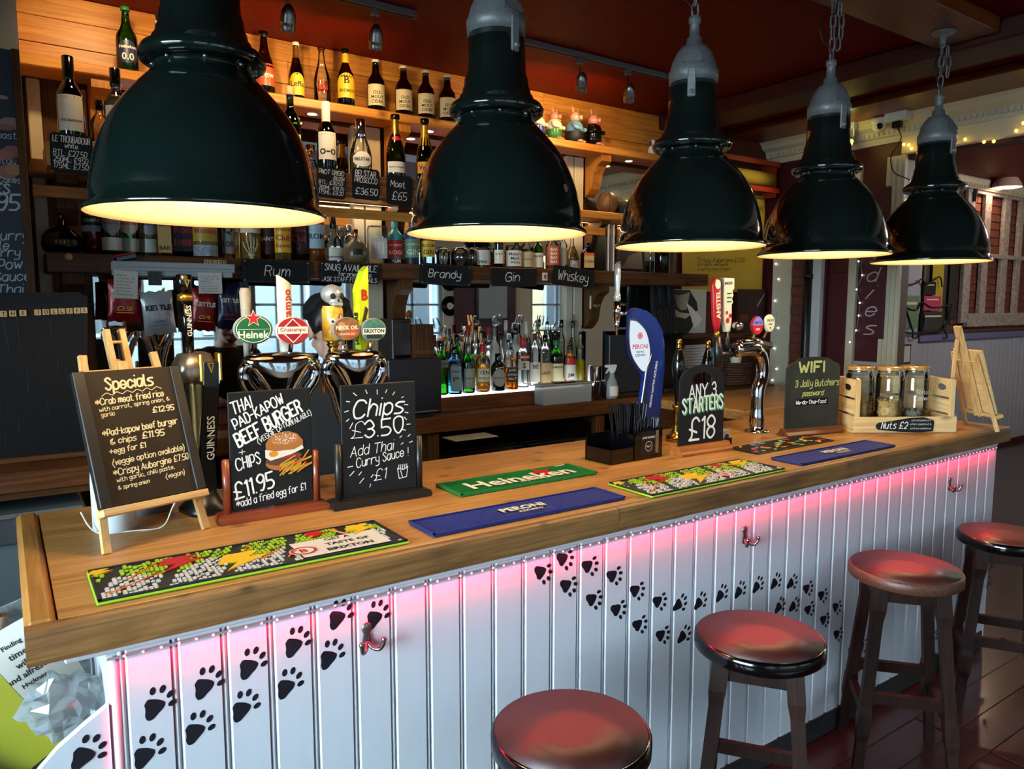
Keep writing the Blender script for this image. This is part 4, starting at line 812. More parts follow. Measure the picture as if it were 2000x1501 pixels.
# ------------------------------------------------------------ specials board on its easel
rz = rad(17.5); t = thing('tabletop_easel', 'pale wooden easel holding the specials chalkboard at the left', 'easel', (.294, .435, WT+.0005), rz)
lean = rad(19.5); L_ = .545
def bar(a, b, w_, d, nm, mat='beech', par=None):
    a = Vector(a); b = Vector(b); dr = (b-a).normalized(); sx = Vector((1, 0, 0)); sx = (sx-dr*sx.dot(dr)).normalized(); sy = dr.cross(sx)
    vs = [p+sx*i*w_/2+sy*j*d/2 for p in (a, b) for i, j in ((-1, -1), (1, -1), (1, 1), (-1, 1))]
    return MB().add(vs, [(3, 2, 1, 0), (4, 5, 6, 7), (0, 1, 5, 4), (1, 2, 6, 5), (2, 3, 7, 6), (3, 0, 4, 7)]).build(nm, mat, par)
up = lambda x, s, off=0: (x, s*sin(lean)+off*cos(lean), s*cos(lean)-off*sin(lean))
for s in (-1, 1): bar(up(s*.126, 0), up(s*.088, L_*.90), .018, .014, 'leg', par=t)
for s in (-1, 1): bar(up(s*.019, .09, .0), up(s*.019, L_*1.02), .014, .018, 'mast', par=t)
MB().cyl(up(-.098, L_*.82), up(.098, L_*.82), .005, 8).cyl(up(-.02, L_*.96), up(.02, L_*.96), .004, 8).build('dowel', 'beech', t)
bar(up(0, L_*.78, -.003), up(0, L_*.86, -.003), .022, .02, 'clamp_block', par=t)
bar(up(0, L_*.88, .015), (-.02, .31, 0), .016, .012, 'rear_leg', par=t)
mb = MB(); mb.X = Matrix.Translation(up(0, .092, -.022)) @ Matrix.Rotation(-lean, 4, 'X'); mb.box(-.133, .133, -.022, .014, -.009, .009, bev=.002).build('tray', 'beech_x', t)
MB().tube(bez([(-.10, .20, .06), (-.08, .16, .01), (.0, .12, .003), (.06, .10, .003), (.09, .10, .05), (.085, .04, .10)], 6), .002, 6).build('string', 'rope', t)
sb = thing('specials_board', 'brown-black Specials chalkboard leaning on the wooden easel', 'sign', (.294, .435, WT+.0005), rz)
mb = MB(); mb.X = Matrix.Translation(up(0, .1035, -.0235)) @ Matrix.Rotation(-lean, 4, 'X'); BW, BH = .258, .338
bb = mb.box(-BW/2, BW/2, -.006, .006, 0, BH, bev=.001).build('board', 'board_brown', sb)
fm = flat('board_frame_black', '#131312', .5); mb = MB(); mb.X = Matrix.Translation(up(0, .1035, -.0235)) @ Matrix.Rotation(-lean, 4, 'X')
mb.box(-BW/2-.004, -BW/2+.024, -.013, .007, 0, BH, bev=.002).build('frame_side', fm, sb); mb = MB(); mb.X = mt_ = Matrix.Translation(up(0, .1035, -.0235)) @ Matrix.Rotation(-lean, 4, 'X'); mb.box(BW/2-.022, BW/2+.004, -.013, .007, 0, BH, bev=.002).build('frame_side', fm, sb)
i = Ink(); lh = [('Specials', 'c', -.003, .318, .032, .118, .0052, 4), ('*Crab meat fried rice', 'l', -.093, .276, .017, .170, .0028, 5), ('with carrot, spring onion, &', 'l', -.088, .258, .0105, .178, .0018, 6), ('£12.95', 'l', .040, .240, .015, .056, .0030, 4), ('garlic', 'l', -.086, .243, .011, .032, .0018, 5),
 ('*Pad-kapow beef burger', 'l', -.092, .190, .017, .190, .0028, 5), ('& chips', 'l', -.078, .166, .015, .062, .0026, 4), ('£11.95', 'l', .0, .171, .017, .056, .0032, 3), ('+egg for £1', 'l', -.085, .140, .014, .088, .0026, 5),
 ('(veggie option available)', 'l', -.084, .108, .015, .184, .0024, 6), ('*Crispy Aubergine £7.50', 'l', -.086, .080, .017, .192, .0026, 6), ('with garlic, chilli paste,', 'l', -.082, .062, .011, .146, .0018, 6), ('& spring onion', 'l', -.082, .042, .010, .076, .0018, 5), ('(vegan)', 'l', .036, .048, .012, .050, .002, 6)]
for q, (s, al, x, z, h, fit, w_, rt) in enumerate(lh): i.pen(s, x, z, h, w_, fit, .15, rad(rt-2), al, seed=q)
i.line([(q[0], q[1]) for q in bez([(-.075+.0125*j, .303+(.004 if j % 2 else -.003)+j*.0006, 0) for j in range(13)], 4)], .002)
mt = Matrix.Translation(up(0, .1035, -.0235)) @ Matrix.Rotation(-lean, 4, 'X')
i.build('chalk_lettering', 'chalk_cream', lambda a, b, e: tuple(mt @ Vector((a, -.0065-e, b*.91))), sb)
# white jug behind the specials board and a glass beaker
p = PZ(185, 1015, WT); t = thing('white_bottle', 'white plastic bottle with a yellow label behind the easel', 'bottle', (.215, .60, WT+.0005)); MB().lathe([(.045, 0), (.052, .006), (.052, .13), (.05, .17), (.03, .2), (.02, .205), (.02, .22)], n=24).build('body', flat('pale_plastic', '#cfd6dc', .4), t); Ink().rect(-.04, .03, .04, .07).build('label', 'yellow', oncyl(.052), t)
# ------------------------------------------------------------ beer taps
# black harp tap
t = thing('stout_tap', 'tall black and gold Guinness tap beside the specials board', 'tap', (.448, .66, WT+.0005), rad(12))
bodyp = [(.0, 0)]
mb = MB(); prof = [(-.016, .03, .03), (-.010, .028, .04), (.0, .024, .12), (.0, .026, .22), (.004, .030, .32), (.004, .034, .375), (-.002, .036, .40)]
rings = []
def loft(mb, sec, mi=0, smooth=True):
    """sec: list of (cx, cy, z, hw, hd)"""
    n = 16; vs = []; fs = []
    for cx, cy, z, hw, hd in sec:
        for q in range(n):
            a = 2*PI*q/n+PI/n; ca, sa = cos(a), sin(a); kk = 1/((abs(ca)**4+abs(sa)**4)**.25); vs.append((cx+hw*ca*kk, cy+hd*sa*kk, z))
    for j in range(len(sec)-1):
        for q in range(n): r_ = (q+1) % n; fs.append((j*n+q, j*n+r_, (j+1)*n+r_, (j+1)*n+q))
    fs += [tuple(range(n-1, -1, -1)), tuple((len(sec)-1)*n+q for q in range(n))]; return mb.add(vs, fs, mi, smooth)
bronze = flat('bronze_metal', '#6b5a35', .3, .8, var=.1); gun = flat('gun_metal', '#2a2a2c', .25, .6)
loft(MB(), [(.0, 0, 0, .055, .07), (.0, 0, .012, .055, .07), (.0, 0, .03, .04, .055), (.0, .005, .06, .030, .045)]).build('base', 'black', t)
loft(MB(), [(.0, .004, .06, .026, .034), (.0, .004, .16, .028, .034), (.004, .002, .28, .034, .036), (.006, 0, .36, .038, .038), (.006, 0, .395, .040, .036)]).build('column', bronze, t)
loft(MB(), [(-.004, -.0, .375, .050, .040), (-.008, 0, .395, .056, .046), (-.008, .004, .425, .052, .044), (-.004, .008, .452, .040, .036), (-.0, .01, .458, .02, .02)]).build('head', flat('warm_grey_metal', '#8a8175', .3, .8), t)
mb = MB(); 
st = [(-.012, .060, -.034), (-.013, .16, -.034), (-.004, .28, -.038), (.002, .36, -.0445), (.004, .43, -.0445)]
def strip(w0, w1, dx, mat, nm, dy=0):
    m = MB(); vs = []; 
    for (x, z, y) in st: vs += [(x+dx+w0, y+dy, z), (x+dx+w1, y+dy, z), (x+dx+w0, y+dy+.012, z), (x+dx+w1, y+dy+.012, z)]
    fs = [(j*4, j*4+1, j*4+5, j*4+4) for j in range(4)]+[(j*4+1, j*4+3, j*4+7, j*4+5) for j in range(4)]+[(j*4+2, j*4, j*4+4, j*4+6) for j in range(4)]; m.add(vs, fs).build(nm, mat, t)
strip(-.006, .036, 0, gun, 'front_strip', -.002); strip(-.009, -.006, 0, 'chrome', 'edge_trim', -.004); strip(.036, .039, 0, 'chrome', 'edge_trim', -.004)
MB().box(-.014, -.004, -.052, -.03, .375, .455, bev=.003).box(.040, .050, -.05, -.02, .375, .455, bev=.003).build('gold_panel', 'gold', t)
MB().tube(bez([(-.045, .0, .40), (-.046, -.01, .30), (-.036, -.01, .18), (-.024, 0, .08)], 6), .007, 8).build('side_rail', 'chrome', t)
i = Ink(); i.face('GUINNESS', 0, 0, wd=.125, bold=.012, rot=0); i.build('lettering', 'white', lambda a, b, e: (.012-b*1.15+(a)*.03, -.0425+(.004 if a < 0 else 0)-abs(a)*0, .215+a), t)
def harp(i, x, y, s): i.line([(x-s*.5, y+s*.7), (x+s*.5, y+s*.75), (x+.05*s, y-s*.9), (x-s*.5, y+s*.7)], s*.2); i.line([(x-s*.2, y+s*.5), (x, y-s*.5)], s*.08)
i = Ink(); harp(i, 0, 0, .016); i.build('harp_emblem', 'gold', lambda a, b, e: (.018+a, -.0475-e, .415+b), t)
t2 = MB(); hx = -.022
loft(t2, [(hx, 0, .455, .013, .013), (hx, 0, .54, .014, .013), (hx-.002, 0, .60, .017, .014)]).build('handle', 'gloss_black', t)
loft(MB(), [(hx-.002, 0, .60, .0185, .0155), (hx-.002, 0, .618, .0185, .0155)]).build('handle_collar', 'gold', t); loft(MB(), [(hx-.002, 0, .618, .017, .015), (hx-.004, 0, .67, .019, .015), (hx-.004, 0, .672, .017, .013)]).build('handle_top', 'gloss_black', t)
i = Ink(); i.face('GUINNESS', 0, 0, wd=.085, bold=.01, rot=PI/2); i.build('lettering', 'ivory', lambda a, b, e: (hx+a, -.0145-e, .545+b), t)
i = Ink(); harp(i, 0, 0, .012); i.build('harp_emblem', 'gold', lambda a, b, e: (hx-.003+a, -.0165-e, .648+b), t)
t = thing('dark_drip_box', 'dark plastic tray box at the foot of the stout tap', 'tray', (.325, .74, WT+.0005), rad(10)); loft(MB(), [(0, 0, 0, .05, .04), (0, 0, .05, .055, .045)]).build('body', flat('smoke_grey', '#5c6268', .3), t); loft(MB(), [(0, 0, .05, .056, .046), (0, 0, .058, .056, .046)]).build('rim', 'black', t)
# chrome twin taps with round badges
def twin(x, y, W, label, zt=.44):
    t = thing('twin_beer_tap', label, 'tap', (x, y, WT+.0005), rad(0))
    MB().lathe([(.045, 0), (.045, .006), (.024, .02), (.020, .05), (.020, .27), (.028, .30)], n=24).build('stem', 'chrome', t)
    vs = []; fs = []; n = 24; sec = [(.012, .25, .018), (.030, .265, .028), (.052, .29, .036), (.078, .325, .043), (.105, .355, .046), (.125, .378, .045), (.128, .392, .042), (.115, .404, .036), (.06, .410, .024), (.001, .411, .001)]
    for hw, z, hd in sec:
        for q in range(n): a = 2*PI*q/n; vs.append((hw*W/.27*cos(a), hd*sin(a), z+zt-.40))
    for j in range(len(sec)-1):
        for q in range(n): r_ = (q+1) % n; fs.append((j*n+q, j*n+r_, (j+1)*n+r_, (j+1)*n+q))
    MB().add(vs, fs, 0, True).build('chrome_bowl', 'chrome', t)
    for s in (-1, 1):
        MB().tube(bez([(s*W*.42, -.012, .418), (s*W*.47, -.008, .40), (s*W*.44, -.004, .365), (s*W*.34, 0, .33), (s*W*.24, 0, .26), (s*W*.16, 0, .20), (s*W*.12, 0, .10), (s*W*.11, 0, .0)], 6), [.017]*9+[.019]*18+[.018]*16, 12).build('side_pipe', 'chrome', t)
        MB().cyl((s*W*.36, .045, .40), (s*W*.36, .085, .39), .012, 12).cyl((s*W*.36, .085, .40), (s*W*.36, .085, .31), .011, 12, r2=.006).build('spout', 'chrome', t)
    return t
def badge(t, x, z, rx, ry, ring, face_, art, mats, y=-.035):
    b = MB(); n = 32; P = lambda k, r, yy: [(x+r*rx*cos(2*PI*q/n), yy, z+r*ry*sin(2*PI*q/n)) for q in range(n)]
    vs = P(0, .94, y+.010)+P(0, 1, y+.006)+P(0, 1, y-.002)+P(0, .93, y-.005); fs = [tuple(range(n))]+[(j*n+q, j*n+(q+1) % n, (j+1)*n+(q+1) % n, (j+1)*n+q) for j in range(3) for q in range(n)]+[tuple(3*n+q for q in range(n-1, -1, -1))]
    b.add(vs, fs, 0, True); o = b.build('badge', ring, t)
    MB().cyl((x, y+.006, z-ry*.5), (x, y+.03, z-ry-.025), .007, 8).build('badge_stalk', 'chrome', t)
    i = Ink(); i.disc(0, 0, rx*.93, ry*.93, 32); i.up(1); art(i, rx, ry); i.build('badge_face', [face_]+mats, lambda a, b_, e: (x+a, y-.0055-e, z+b_), o, step=.0002); return o
T1 = twin(.668, .62, .225, 'chrome twin tap with green Heineken and red Cruzcampo badges'); T1n = twin(.900, .62, .195, 'chrome twin tap with Neck Oil and Brixton badges')
def A1(i, rx, ry):
    i.ring(0, 0, rx*.84, rx*.88, 32, k=ry/rx); i.face('Heinek', 0, -ry*.34, wd=rx*1.55, bold=.02); i.rect(-rx*.8, -.0004, rx*.8, .0004); i.up(1).star(.0, ry*.72, ry*.62); i.up(2).star(0, ry*.72, ry*.52)
badge(T1, -.082, .520, .055, .042, 'grey_paint', flat('badge_green', '#0f5426', .3), A1, ['ivory', 'red'])
def A2(i, rx, ry):
    i.poly([(0, ry*.9), (rx*.75, 0), (0, -ry*.9), (-rx*.75, 0)]); i.up(2).poly([(0, ry*.8), (rx*.66, 0), (0, -ry*.8), (-rx*.66, 0)]); i.up(1).rect(-rx*.88, -ry*.22, rx*.88, ry*.3); i.up(2).face('Cruzcampo', 0, ry*.05, wd=rx*1.5, bold=.02); i.rect(-rx*.3, -ry*.42, rx*.3, -ry*.28)
badge(T1, .030, .514, .050, .040, 'ivory', flat('badge_red', '#a3161c', .3), A2, ['ivory', flat('badge_red2', '#8c1018', .35)])
def A3(i, rx, ry): i.disc(-rx*.4, ry*.2, rx*.3, ry*.4); i.up(2).disc(rx*.3, -ry*.3, rx*.4, ry*.35); i.up(3).face('NECK OIL', 0, ry*.12, wd=rx*1.6, bold=.035); i.face('SESSION IPA', 0, -ry*.42, wd=rx*1.1, bold=.01)
badge(T1n, -.036, .516, .045, .036, 'grey_paint', flat('badge_bronze', '#8a5526', .3, var=.5, vs=90), A3, [flat('badge_tan', '#b9894a', .4), flat('badge_orange', '#b9521c', .4), 'ivory'])
def A4(i, rx, ry): i.rect(-rx*.88, -ry*.38, rx*.88, ry*.14); i.up(2).face('BRIXTON', 0, -ry*.1, wd=rx*1.6, bold=.04); i.rect(-rx*.6, -ry*.75, rx*.6, -ry*.42); i.up(1).face('ATLANTIC', 0, -ry*.58, wd=rx*.8)
badge(T1n, .052, .512, .042, .036, 'grey_paint', flat('badge_teal', '#3f6a5c', .3, var=.5, vs=70), A4, ['ivory', 'ink'])
# tall tap handles
def cyl_letters(t, s, r, z, w_, mat, rot=PI/2, bold=.02, c=(0, 0), a0=0): i = Ink(); i.face(s, 0, 0, wd=w_, bold=bold, rot=rot); i.build('lettering', mat, lambda a, b, e: (c[0]+(r+.0005)*sin(a/r+a0), c[1]-(r+.0005)*cos(a/r+a0), z+b), t)
h = thing('tap_handle', 'white slant-cut Cruzcampo tap handle', 'tap handle', (.694, .64, WT+.40), 0, 'tap handles along the bar'); mb = MB().lathe([(.012, .0), (.014, .03), (.021, .10), (.021, .27)], n=20)
for v in mb.v:
    if v.z > .26: v.z = .262+v.x*-.7
mb.build('grip', 'ivory', h); cyl_letters(h, 'Cruzcampo', .0222, .155, .16, 'red', a0=.25); MB().cyl((0, 0, -.0), (0, 0, -.012), .012, 12).build('ferrule', 'chrome', h)
h = thing('tap_handle', 'plain pale wooden tap handle behind the Heineken badge', 'tap handle', (.587, .66, WT+.40), 0, 'tap handles along the bar'); MB().lathe([(.009, .0), (.011, .10), (.016, .225), (.012, .238)], n=16).build('grip', flat('weathered_wood', '#978f80', .6, var=.2, vs=30), h); MB().cyl((0, 0, -.0), (0, 0, -.012), .01, 12).build('ferrule', 'chrome', h)
h = thing('tap_handle', 'skull-topped tap handle shaped like a painted can', 'tap handle', (.845, .65, WT+.40), 0, 'tap handles along the bar')
MB().lathe([(.010, .0), (.012, .04), (.018, .045), (.013, .055), (.016, .062), (.020, .066), (.016, .072), (.024, .078)], n=20).build('gold_stem', 'brass', h)
cm = flat('can_paint', '#d6a63a', .35, var=.5, vs=50); MB().lathe([(.026, .078), (.032, .084), (.0325, .175), (.029, .183), (.03, .186)], n=28).build('can', cm, h)
i = Ink(); i.disc(-.012, .045, .010, .009, 12); i.up(1).disc(-.011, .044, .004); i.up(2).disc(.016, .055, .010, .013); i.up(0).disc(.016, .056, .005, .009); i.up(3).poly([(-.01, .03), (.022, .034), (.024, .026), (.0, .022)]); i.up(0).poly([(-.025, .01), (-.015, .03), (.004, .028), (.0, .008)])
i.build('cartoon_art', ['white', 'ink', 'red', 'orange'], oncyl(.0325, .095), h)
sk = MB().ell((0, 0, .222), (.034, .037, .030), 20).ell((.004, -.018, .200), (.022, .020, .016), 14).box(-.010, .022, -.036, -.018, .186, .196, bev=.002).build('skull', flat('skull_silver', '#a8a8a4', .35, .3, var=.15, vs=40), h)
MB().ell((-.008, -.031, .216), (.0095, .008, .010), 12).ell((.019, -.029, .216), (.0085, .008, .010), 12).ell((.007, -.037, .203), (.004, .003, .005), 8).build('eye_sockets', 'matt_black', sk)
h = thing('tap_handle', 'tall acid-yellow Brixton tap handle with a black lightning bolt', 'tap handle', (.935, .64, WT+.395), rad(18), 'tap handles along the bar')
mb = MB(); mb.add([(-.012, -.012, 0), (.018, -.012, 0), (.018, .012, 0), (-.012, .012, 0), (-.020, -.015, .24), (.020, -.015, .255), (.020, .015, .255), (-.020, .015, .24), (.004, -.013, .30), (.022, -.013, .315), (.022, .013, .315), (.004, .013, .30)], [(3, 2, 1, 0), (0, 1, 5, 4), (1, 2, 6, 5), (2, 3, 7, 6), (3, 0, 4, 7), (4, 5, 9, 8), (5, 6, 10, 9), (6, 7, 11, 10), (7, 4, 8, 11), (8, 9, 10, 11)]).build('blade', flat('acid_yellow', '#cfe01c', .4), h)
i = Ink(); i.poly([(.004, .19), (-.010, .14), (-.002, .142), (-.012, .11), (.014, .15), (.005, .15), (.016, .18)]); i.up(1).face('B', .002, .225, h=.034, bold=.03); i.up(2).poly([(-.006, .03), (.016, .08), (.012, .03)]); i.build('print', ['ink', 'red', 'orange'], lambda a, b, e: (a+.001, -.0165-e+(.003 if b < .1 else 0), b), h)
i = Ink(); i.face('BRIXTON', 0, 0, wd=.10, bold=.03, rot=-PI/2); i.build('lettering', 'ink', lambda a, b, e: (-.0165-.0008-e-(b+.05)*.035, a, .12+b), h)
# lager font with the lit oval (blue curved column)
t = thing('curved_beer_font', 'blue curved Peroni beer font with a lit white oval', 'tap', (2.275, .72, WT+.0005), 0)
def F(u, v, Y=.72): p = PY(u, v, Y); return ((p.x-2.275), p.z-WT)
outl = [F(*p) for p in ((1248, 862), (1284, 862), (1283, 820), (1287, 770), (1292, 720), (1292, 670), (1288, 645), (1276, 622), (1258, 607), (1238, 601), (1231, 606), (1228, 622), (1226, 650), (1230, 690), (1242, 715), (1256, 732), (1254, 760), (1247, 800))]
MB().prism(outl, -.018, .012, smooth=True).build('column', flat('font_blue', '#13286f', .25, coat=.5), t)
ov = [F(*p, .696) for p in ((1229, 622), (1243, 625), (1260, 643), (1268, 668), (1270, 695), (1264, 722), (1256, 728), (1243, 714), (1231, 690), (1227, 655))]
ov = [(p[0], p[1]) for p in bez([(a, b, 0) for a, b in ov+[ov[0]]], 4)][:-1]
MB().prism(ov, -.026, -.0185).build('oval_rim', 'steel', t); cx_ = sum(p[0] for p in ov)/len(ov); cz_ = sum(p[1] for p in ov)/len(ov); ov2 = [(cx_+(a-cx_)*.91, cz_+(b-cz_)*.93) for a, b in ov]
MB().prism(ov2, -.0275, -.0261).build('lit_oval', emis('lit_oval', '#dceaf6', 1.0), t)
i = Ink(); i.face('PERONI', cx_, cz_-.0, wd=.088, bold=.015); i.disc(cx_-.002, cz_+.045, .014); i.up(1).ring(cx_-.002, cz_+.045, .006, .009); i.up(2).face('NASTRO', cx_, cz_-.022, wd=.045, bold=.02); i.face('AZZURRO', cx_, cz_-.036, wd=.062, bold=.02); i.build('lettering', ['red', 'white', 'ink'], onfront(-.0277), t)
a = F(1268, 800, .70); b_ = F(1283, 700, .70); ang = math.atan2(b_[1]-a[1], b_[0]-a[0]); i = Ink(); i.face('PERONI NASTRO AZZURRO', (a[0]+b_[0])/2+.004, (a[1]+b_[1])/2-.0, wd=.20, bold=.03, rot=ang); i.build('lettering', 'white', onfront(-.0182), t)
mb = MB(); e0 = [F(*p, .70) for p in ((1271, 690), (1262, 724), (1258, 755), (1251, 800), (1250, 862))]; mb.tube([(p[0]-.004, -.024, p[1]) for p in e0], .006, 8).build('silver_edge', 'steel', t)
loft(MB(), [(F(1266, 862)[0], 0, 0, .06, .05), (F(1266, 862)[0], 0, .012, .055, .045)]).build('base', 'chrome', t)
n0 = F(1232, 612); nx = F(1205, 612)[0]
MB().cyl((n0[0], 0, n0[1]), (nx, 0, n0[1]), .008, 10).cyl((nx, 0, n0[1]-.03), (nx, 0, n0[1]+.05), .015, 14).lathe([(.004, F(1205, 655)[1]), (.009, n0[1]-.05), (.013, n0[1]-.02)], c=(nx, 0, 0), n=14).build('spout', 'chrome', t)
MB().lathe([(.009, n0[1]+.05), (.016, n0[1]+.058), (.013, n0[1]+.075), (.010, n0[1]+.09), (.014, n0[1]+.15), (.012, n0[1]+.20), (.006, n0[1]+.21)], c=(nx, 0, 0), n=10).build('crystal_handle', flat('clear_acrylic', '#c8d2da', .05, .6), t)
# hand pumps
def pump(u, vt, vb, Y, label, txt=None, base=True):
    p = PY(u, vb, Y); q = PY(u, vt, Y); t = thing('hand_pump', label, 'hand pump', (p.x, Y, WT+.0005), 0, 'hand pumps behind the starters board'); H = q.z-WT
    MB().lathe([(.05, 0), (.05, .02), (.03, .03), (.022, .05), (.017, .08), (.020, .11), (.017, .14), (.024, .148), (.024, .156), (.014, .16)], n=20).build('brass_base', 'brass', t)
    MB().lathe([(.013, .158), (.015, H*.45), (.022, H*.60), (.030, H*.72), (.024, H*.80), (.013, H*.88), (.010, H*.905)], n=20).build('grip', 'gloss_black', t)
    MB().lathe([(.011, H*.90), (.013, H*.915), (.009, H*.925), (.011, H*.94), (.013, H*.96), (.009, H*.985), (.004, H)], n=14).build('finial', 'brass', t)
    if txt: i = Ink(); i.face(txt, 0, 0, wd=.05, bold=.02); i.build('lettering', 'gold', lambda a, b, e: (.031*sin(a/.031), -.0312*cos(a/.031), H*.68+b), t)
pump(1322, 660, 860, .66, 'dark hand pump left of the starters board, brass base'); pump(1378, 663, 850, .78, 'dark hand pump with gold lettering behind the starters board', 'Harvest')
t = thing('pump_plinth', 'dark wooden plinth plate under the hand pumps', 'plinth', (2.43, .80, WT+.0003)); 
bpy.data.objects.remove(t)
# swan-neck chrome tap with badges and two tall handles
t = thing('swan_neck_tap', 'fat chrome swan-neck tap with round lit badges', 'tap', (2.865, .60, WT+.0005), 0)
def F(u, v, Y=.6): p = PY(u, v, Y); return p.x-2.865, p.z-WT
P = [(0, 0, .0), (0, 0, .02), (0, 0, .10), (.002, 0, .20)]+[(F(u, v)[0], 0, F(u, v)[1]) for u, v in ((1489, 735), (1488, 700), (1476, 682), (1455, 680), (1436, 684))]
MB().tube(bez(P, 5), [.048]+[.040]*4+[.034]*5+[.031]*10+[.030]*10+[.034]*10+[.022], 16).build('pipe', 'chrome', t); MB().lathe([(.055, 0), (.055, .008), (.042, .014)], n=24).build('flange', 'chrome', t)
mb = MB().tube([(F(1445, 672)[0], 0, F(1445, 672)[1]), (F(1470, 668)[0], 0, F(1470, 668)[1]), (F(1503, 674)[0], 0, F(1503, 674)[1])], [.022, .026, .018], 14).build('top_bar', 'chrome', t)
def A5(i, rx, ry): i.poly([(rx*.93*cos(q), ry*.93*sin(q)) for q in [PI+PI*j/12 for j in range(13)]]); i.up(2).face('AMSTEL', 0, ry*.3, wd=rx*1.5, bold=.03); i.up(3).face('BEER', 0, -ry*.4, wd=rx*.7, bold=.03)
x, z = F(1466, 635); badge(t, x, z, .038, .042, flat('red_rim', '#8c1418', .3), emis('lit_badge', '#b9a8ff', .7), A5, ['red', 'navy', 'white'])
def A6(i, rx, ry): i.face("INCH'S", 0, ry*.35, wd=rx*1.4, bold=.04); i.rect(-rx*.4, -ry*.15, rx*.4, -ry*.05); i.up(2).disc(0, -ry*.5, rx*.15)
x, z = F(1487, 631); badge(t, x+.012, z, .033, .04, 'ivory', flat('badge_pale', '#c8d0b8', .4), A6, ['ink', 'red'])
x, z = F(1444, 636); MB().ell((x, .01, z), (.022, .03, .022), 14).build('side_badge', 'chrome', t)
h = thing('tap_handle', 'red and white Amstel tap handle', 'tap handle', (2.59, .62, WT+.47), 0, 'tap handles along the bar'); h.rotation_euler = (0, rad(-4), 0)
loft(MB(), [(0, 0, 0, .010, .008), (0, 0, .03, .018, .010), (0, 0, .06, .024, .012), (-.002, 0, .20, .026, .012), (-.002, 0, .228, .022, .011), (-.002, 0, .236, .010, .006)]).build('grip', flat('worn_red_handle', '#a8161c', .35), h)
i = Ink(); i.face('AMSTEL', 0, .12, wd=.125, bold=.03, rot=PI/2); i.disc(-.001, .208, .018, .020); i.build('lettering', 'ivory', onfront(-.0125), h); MB().cyl((0, 0, -.02), (0, 0, .002), .012, 12).build('ferrule', 'gold', h)
MB().cyl((.01, .0, -.17), (.0, 0, -.02), .018, 14).cyl((.0, -.0, -.10), (.10, 0, -.11), .014, 12).build('mechanism', 'black', h)
h = thing('tap_handle', "white signpost-shaped Inch's tap handle with apples", 'tap handle', (2.68, .64, WT+.47), 0, 'tap handles along the bar'); h.rotation_euler = (0, rad(-3), 0)
MB().prism([(-.012, 0), (.014, 0), (.022, .05), (.024, .12), (.034, .13), (.026, .145), (.036, .16), (.028, .18), (.042, .19), (.042, .235), (-.026, .24), (-.026, .05)], -.01, .01).build('grip', flat('handle_white', '#cfd3c4', .5), h)
i = Ink(); i.face("INCH'S", .004, .215, wd=.05, bold=.04); i.up(1).disc(-.005, .05, .012).disc(.012, .07, .010).disc(-.01, .085, .008); i.up(2); [i.rect(-.01, .13+q*.018, .022, .136+q*.018) for q in range(3)]; i.build('print', ['ink', 'red', 'green'], onfront(-.0105), h); MB().cyl((0, 0, -.12), (0, 0, .0), .012, 12).build('mechanism', 'black', h)
# ------------------------------------------------------------ bottles
KP = {
'beer': [(.9, 0), (1, .02), (1, .50), (.93, .57), (.62, .66), (.44, .74), (.36, .86), (.34, .94), (.40, .95), (.40, .975), (.38, 1)],
'stubby': [(.9, 0), (1, .02), (1, .56), (.95, .61), (.66, .69), (.46, .75), (.38, .88), (.36, .945), (.43, .955), (.43, .98), (.40, 1)],
'long': [(.9, 0), (1, .02), (1, .42), (.85, .52), (.60, .64), (.42, .76), (.34, .90), (.34, .945), (.42, .955), (.42, .98), (.38, 1)],
'wine': [(.9, 0), (1, .02), (1, .60), (.96, .65), (.70, .72), (.42, .77), (.37, .80), (.35, .96), (.40, .965), (.40, 1)],
'champ': [(.9, 0), (1, .02), (1, .46), (.90, .56), (.66, .68), (.44, .78), (.36, .86), (.35, .95), (.44, .955), (.44, .97), (.38, 1)],
'spirit': [(.92, 0), (1, .02), (1, .62), (.95, .68), (.62, .76), (.40, .80), (.36, .84), (.36, .96), (.38, 1)],
'tall': [(.92, 0), (1, .02), (1, .66), (.97, .71), (.6, .76), (.36, .79), (.34, .97), (.36, 1)],
'round': [(.7, 0), (.95, .04), (1, .16), (.94, .34), (.70, .50), (.42, .58), (.26, .66), (.24, .96), (.27, 1)],
'squat': [(.6, 0), (.9, .05), (1, .22), (.95, .42), (.7, .58), (.35, .68), (.18, .72), (.17, .97), (.2, 1)],
'drop': [(.75, 0), (.95, .03), (1, .12), (.95, .3), (.75, .48), (.45, .62), (.28, .74), (.24, .9), (.25, 1)],
'jar': [(.92, 0), (1, .02), (1, .80), (.94, .84), (.94, .86)],
'dome': [(1, 0), (1, .5), (.95, .72), (.78, .88), (.45, .97), (.05, 1)],
}
def patch(r, z0, z1, arc, mat, parent, name='paper_label', sq=0, shape=None):
    mb = MB(); rf = r if callable(r) else (lambda z: r)
    if sq: q = rf((z0+z1)/2); mb.box(-q*.82, q*.82, -q-.0012, -q-.0002, z0, z1); return mb.build(name, mat, parent)
    n = 12; m = 1 if not callable(r) else 5; vs = []
    for k in range(n+1):
        a = -arc+2*arc*k/n; e = 1.0
        if shape in ('oval', 'arch'): e = max(.12, (1-(a/arc)**2))**.5
        zc = (z0+z1)/2; h = (z1-z0)/2*e; lo, hi = (z0 if shape == 'arch' else zc-h), zc+h
        for j in range(m+1): z = lo+(hi-lo)*j/m; q = rf(z)+.0005; vs.append((q*sin(a), -q*cos(a), z))
    mb.add(vs, [(k*(m+1)+j, (k+1)*(m+1)+j, (k+1)*(m+1)+j+1, k*(m+1)+j+1) for k in range(n) for j in range(m)], 0, True); return mb.build(name, mat, parent)
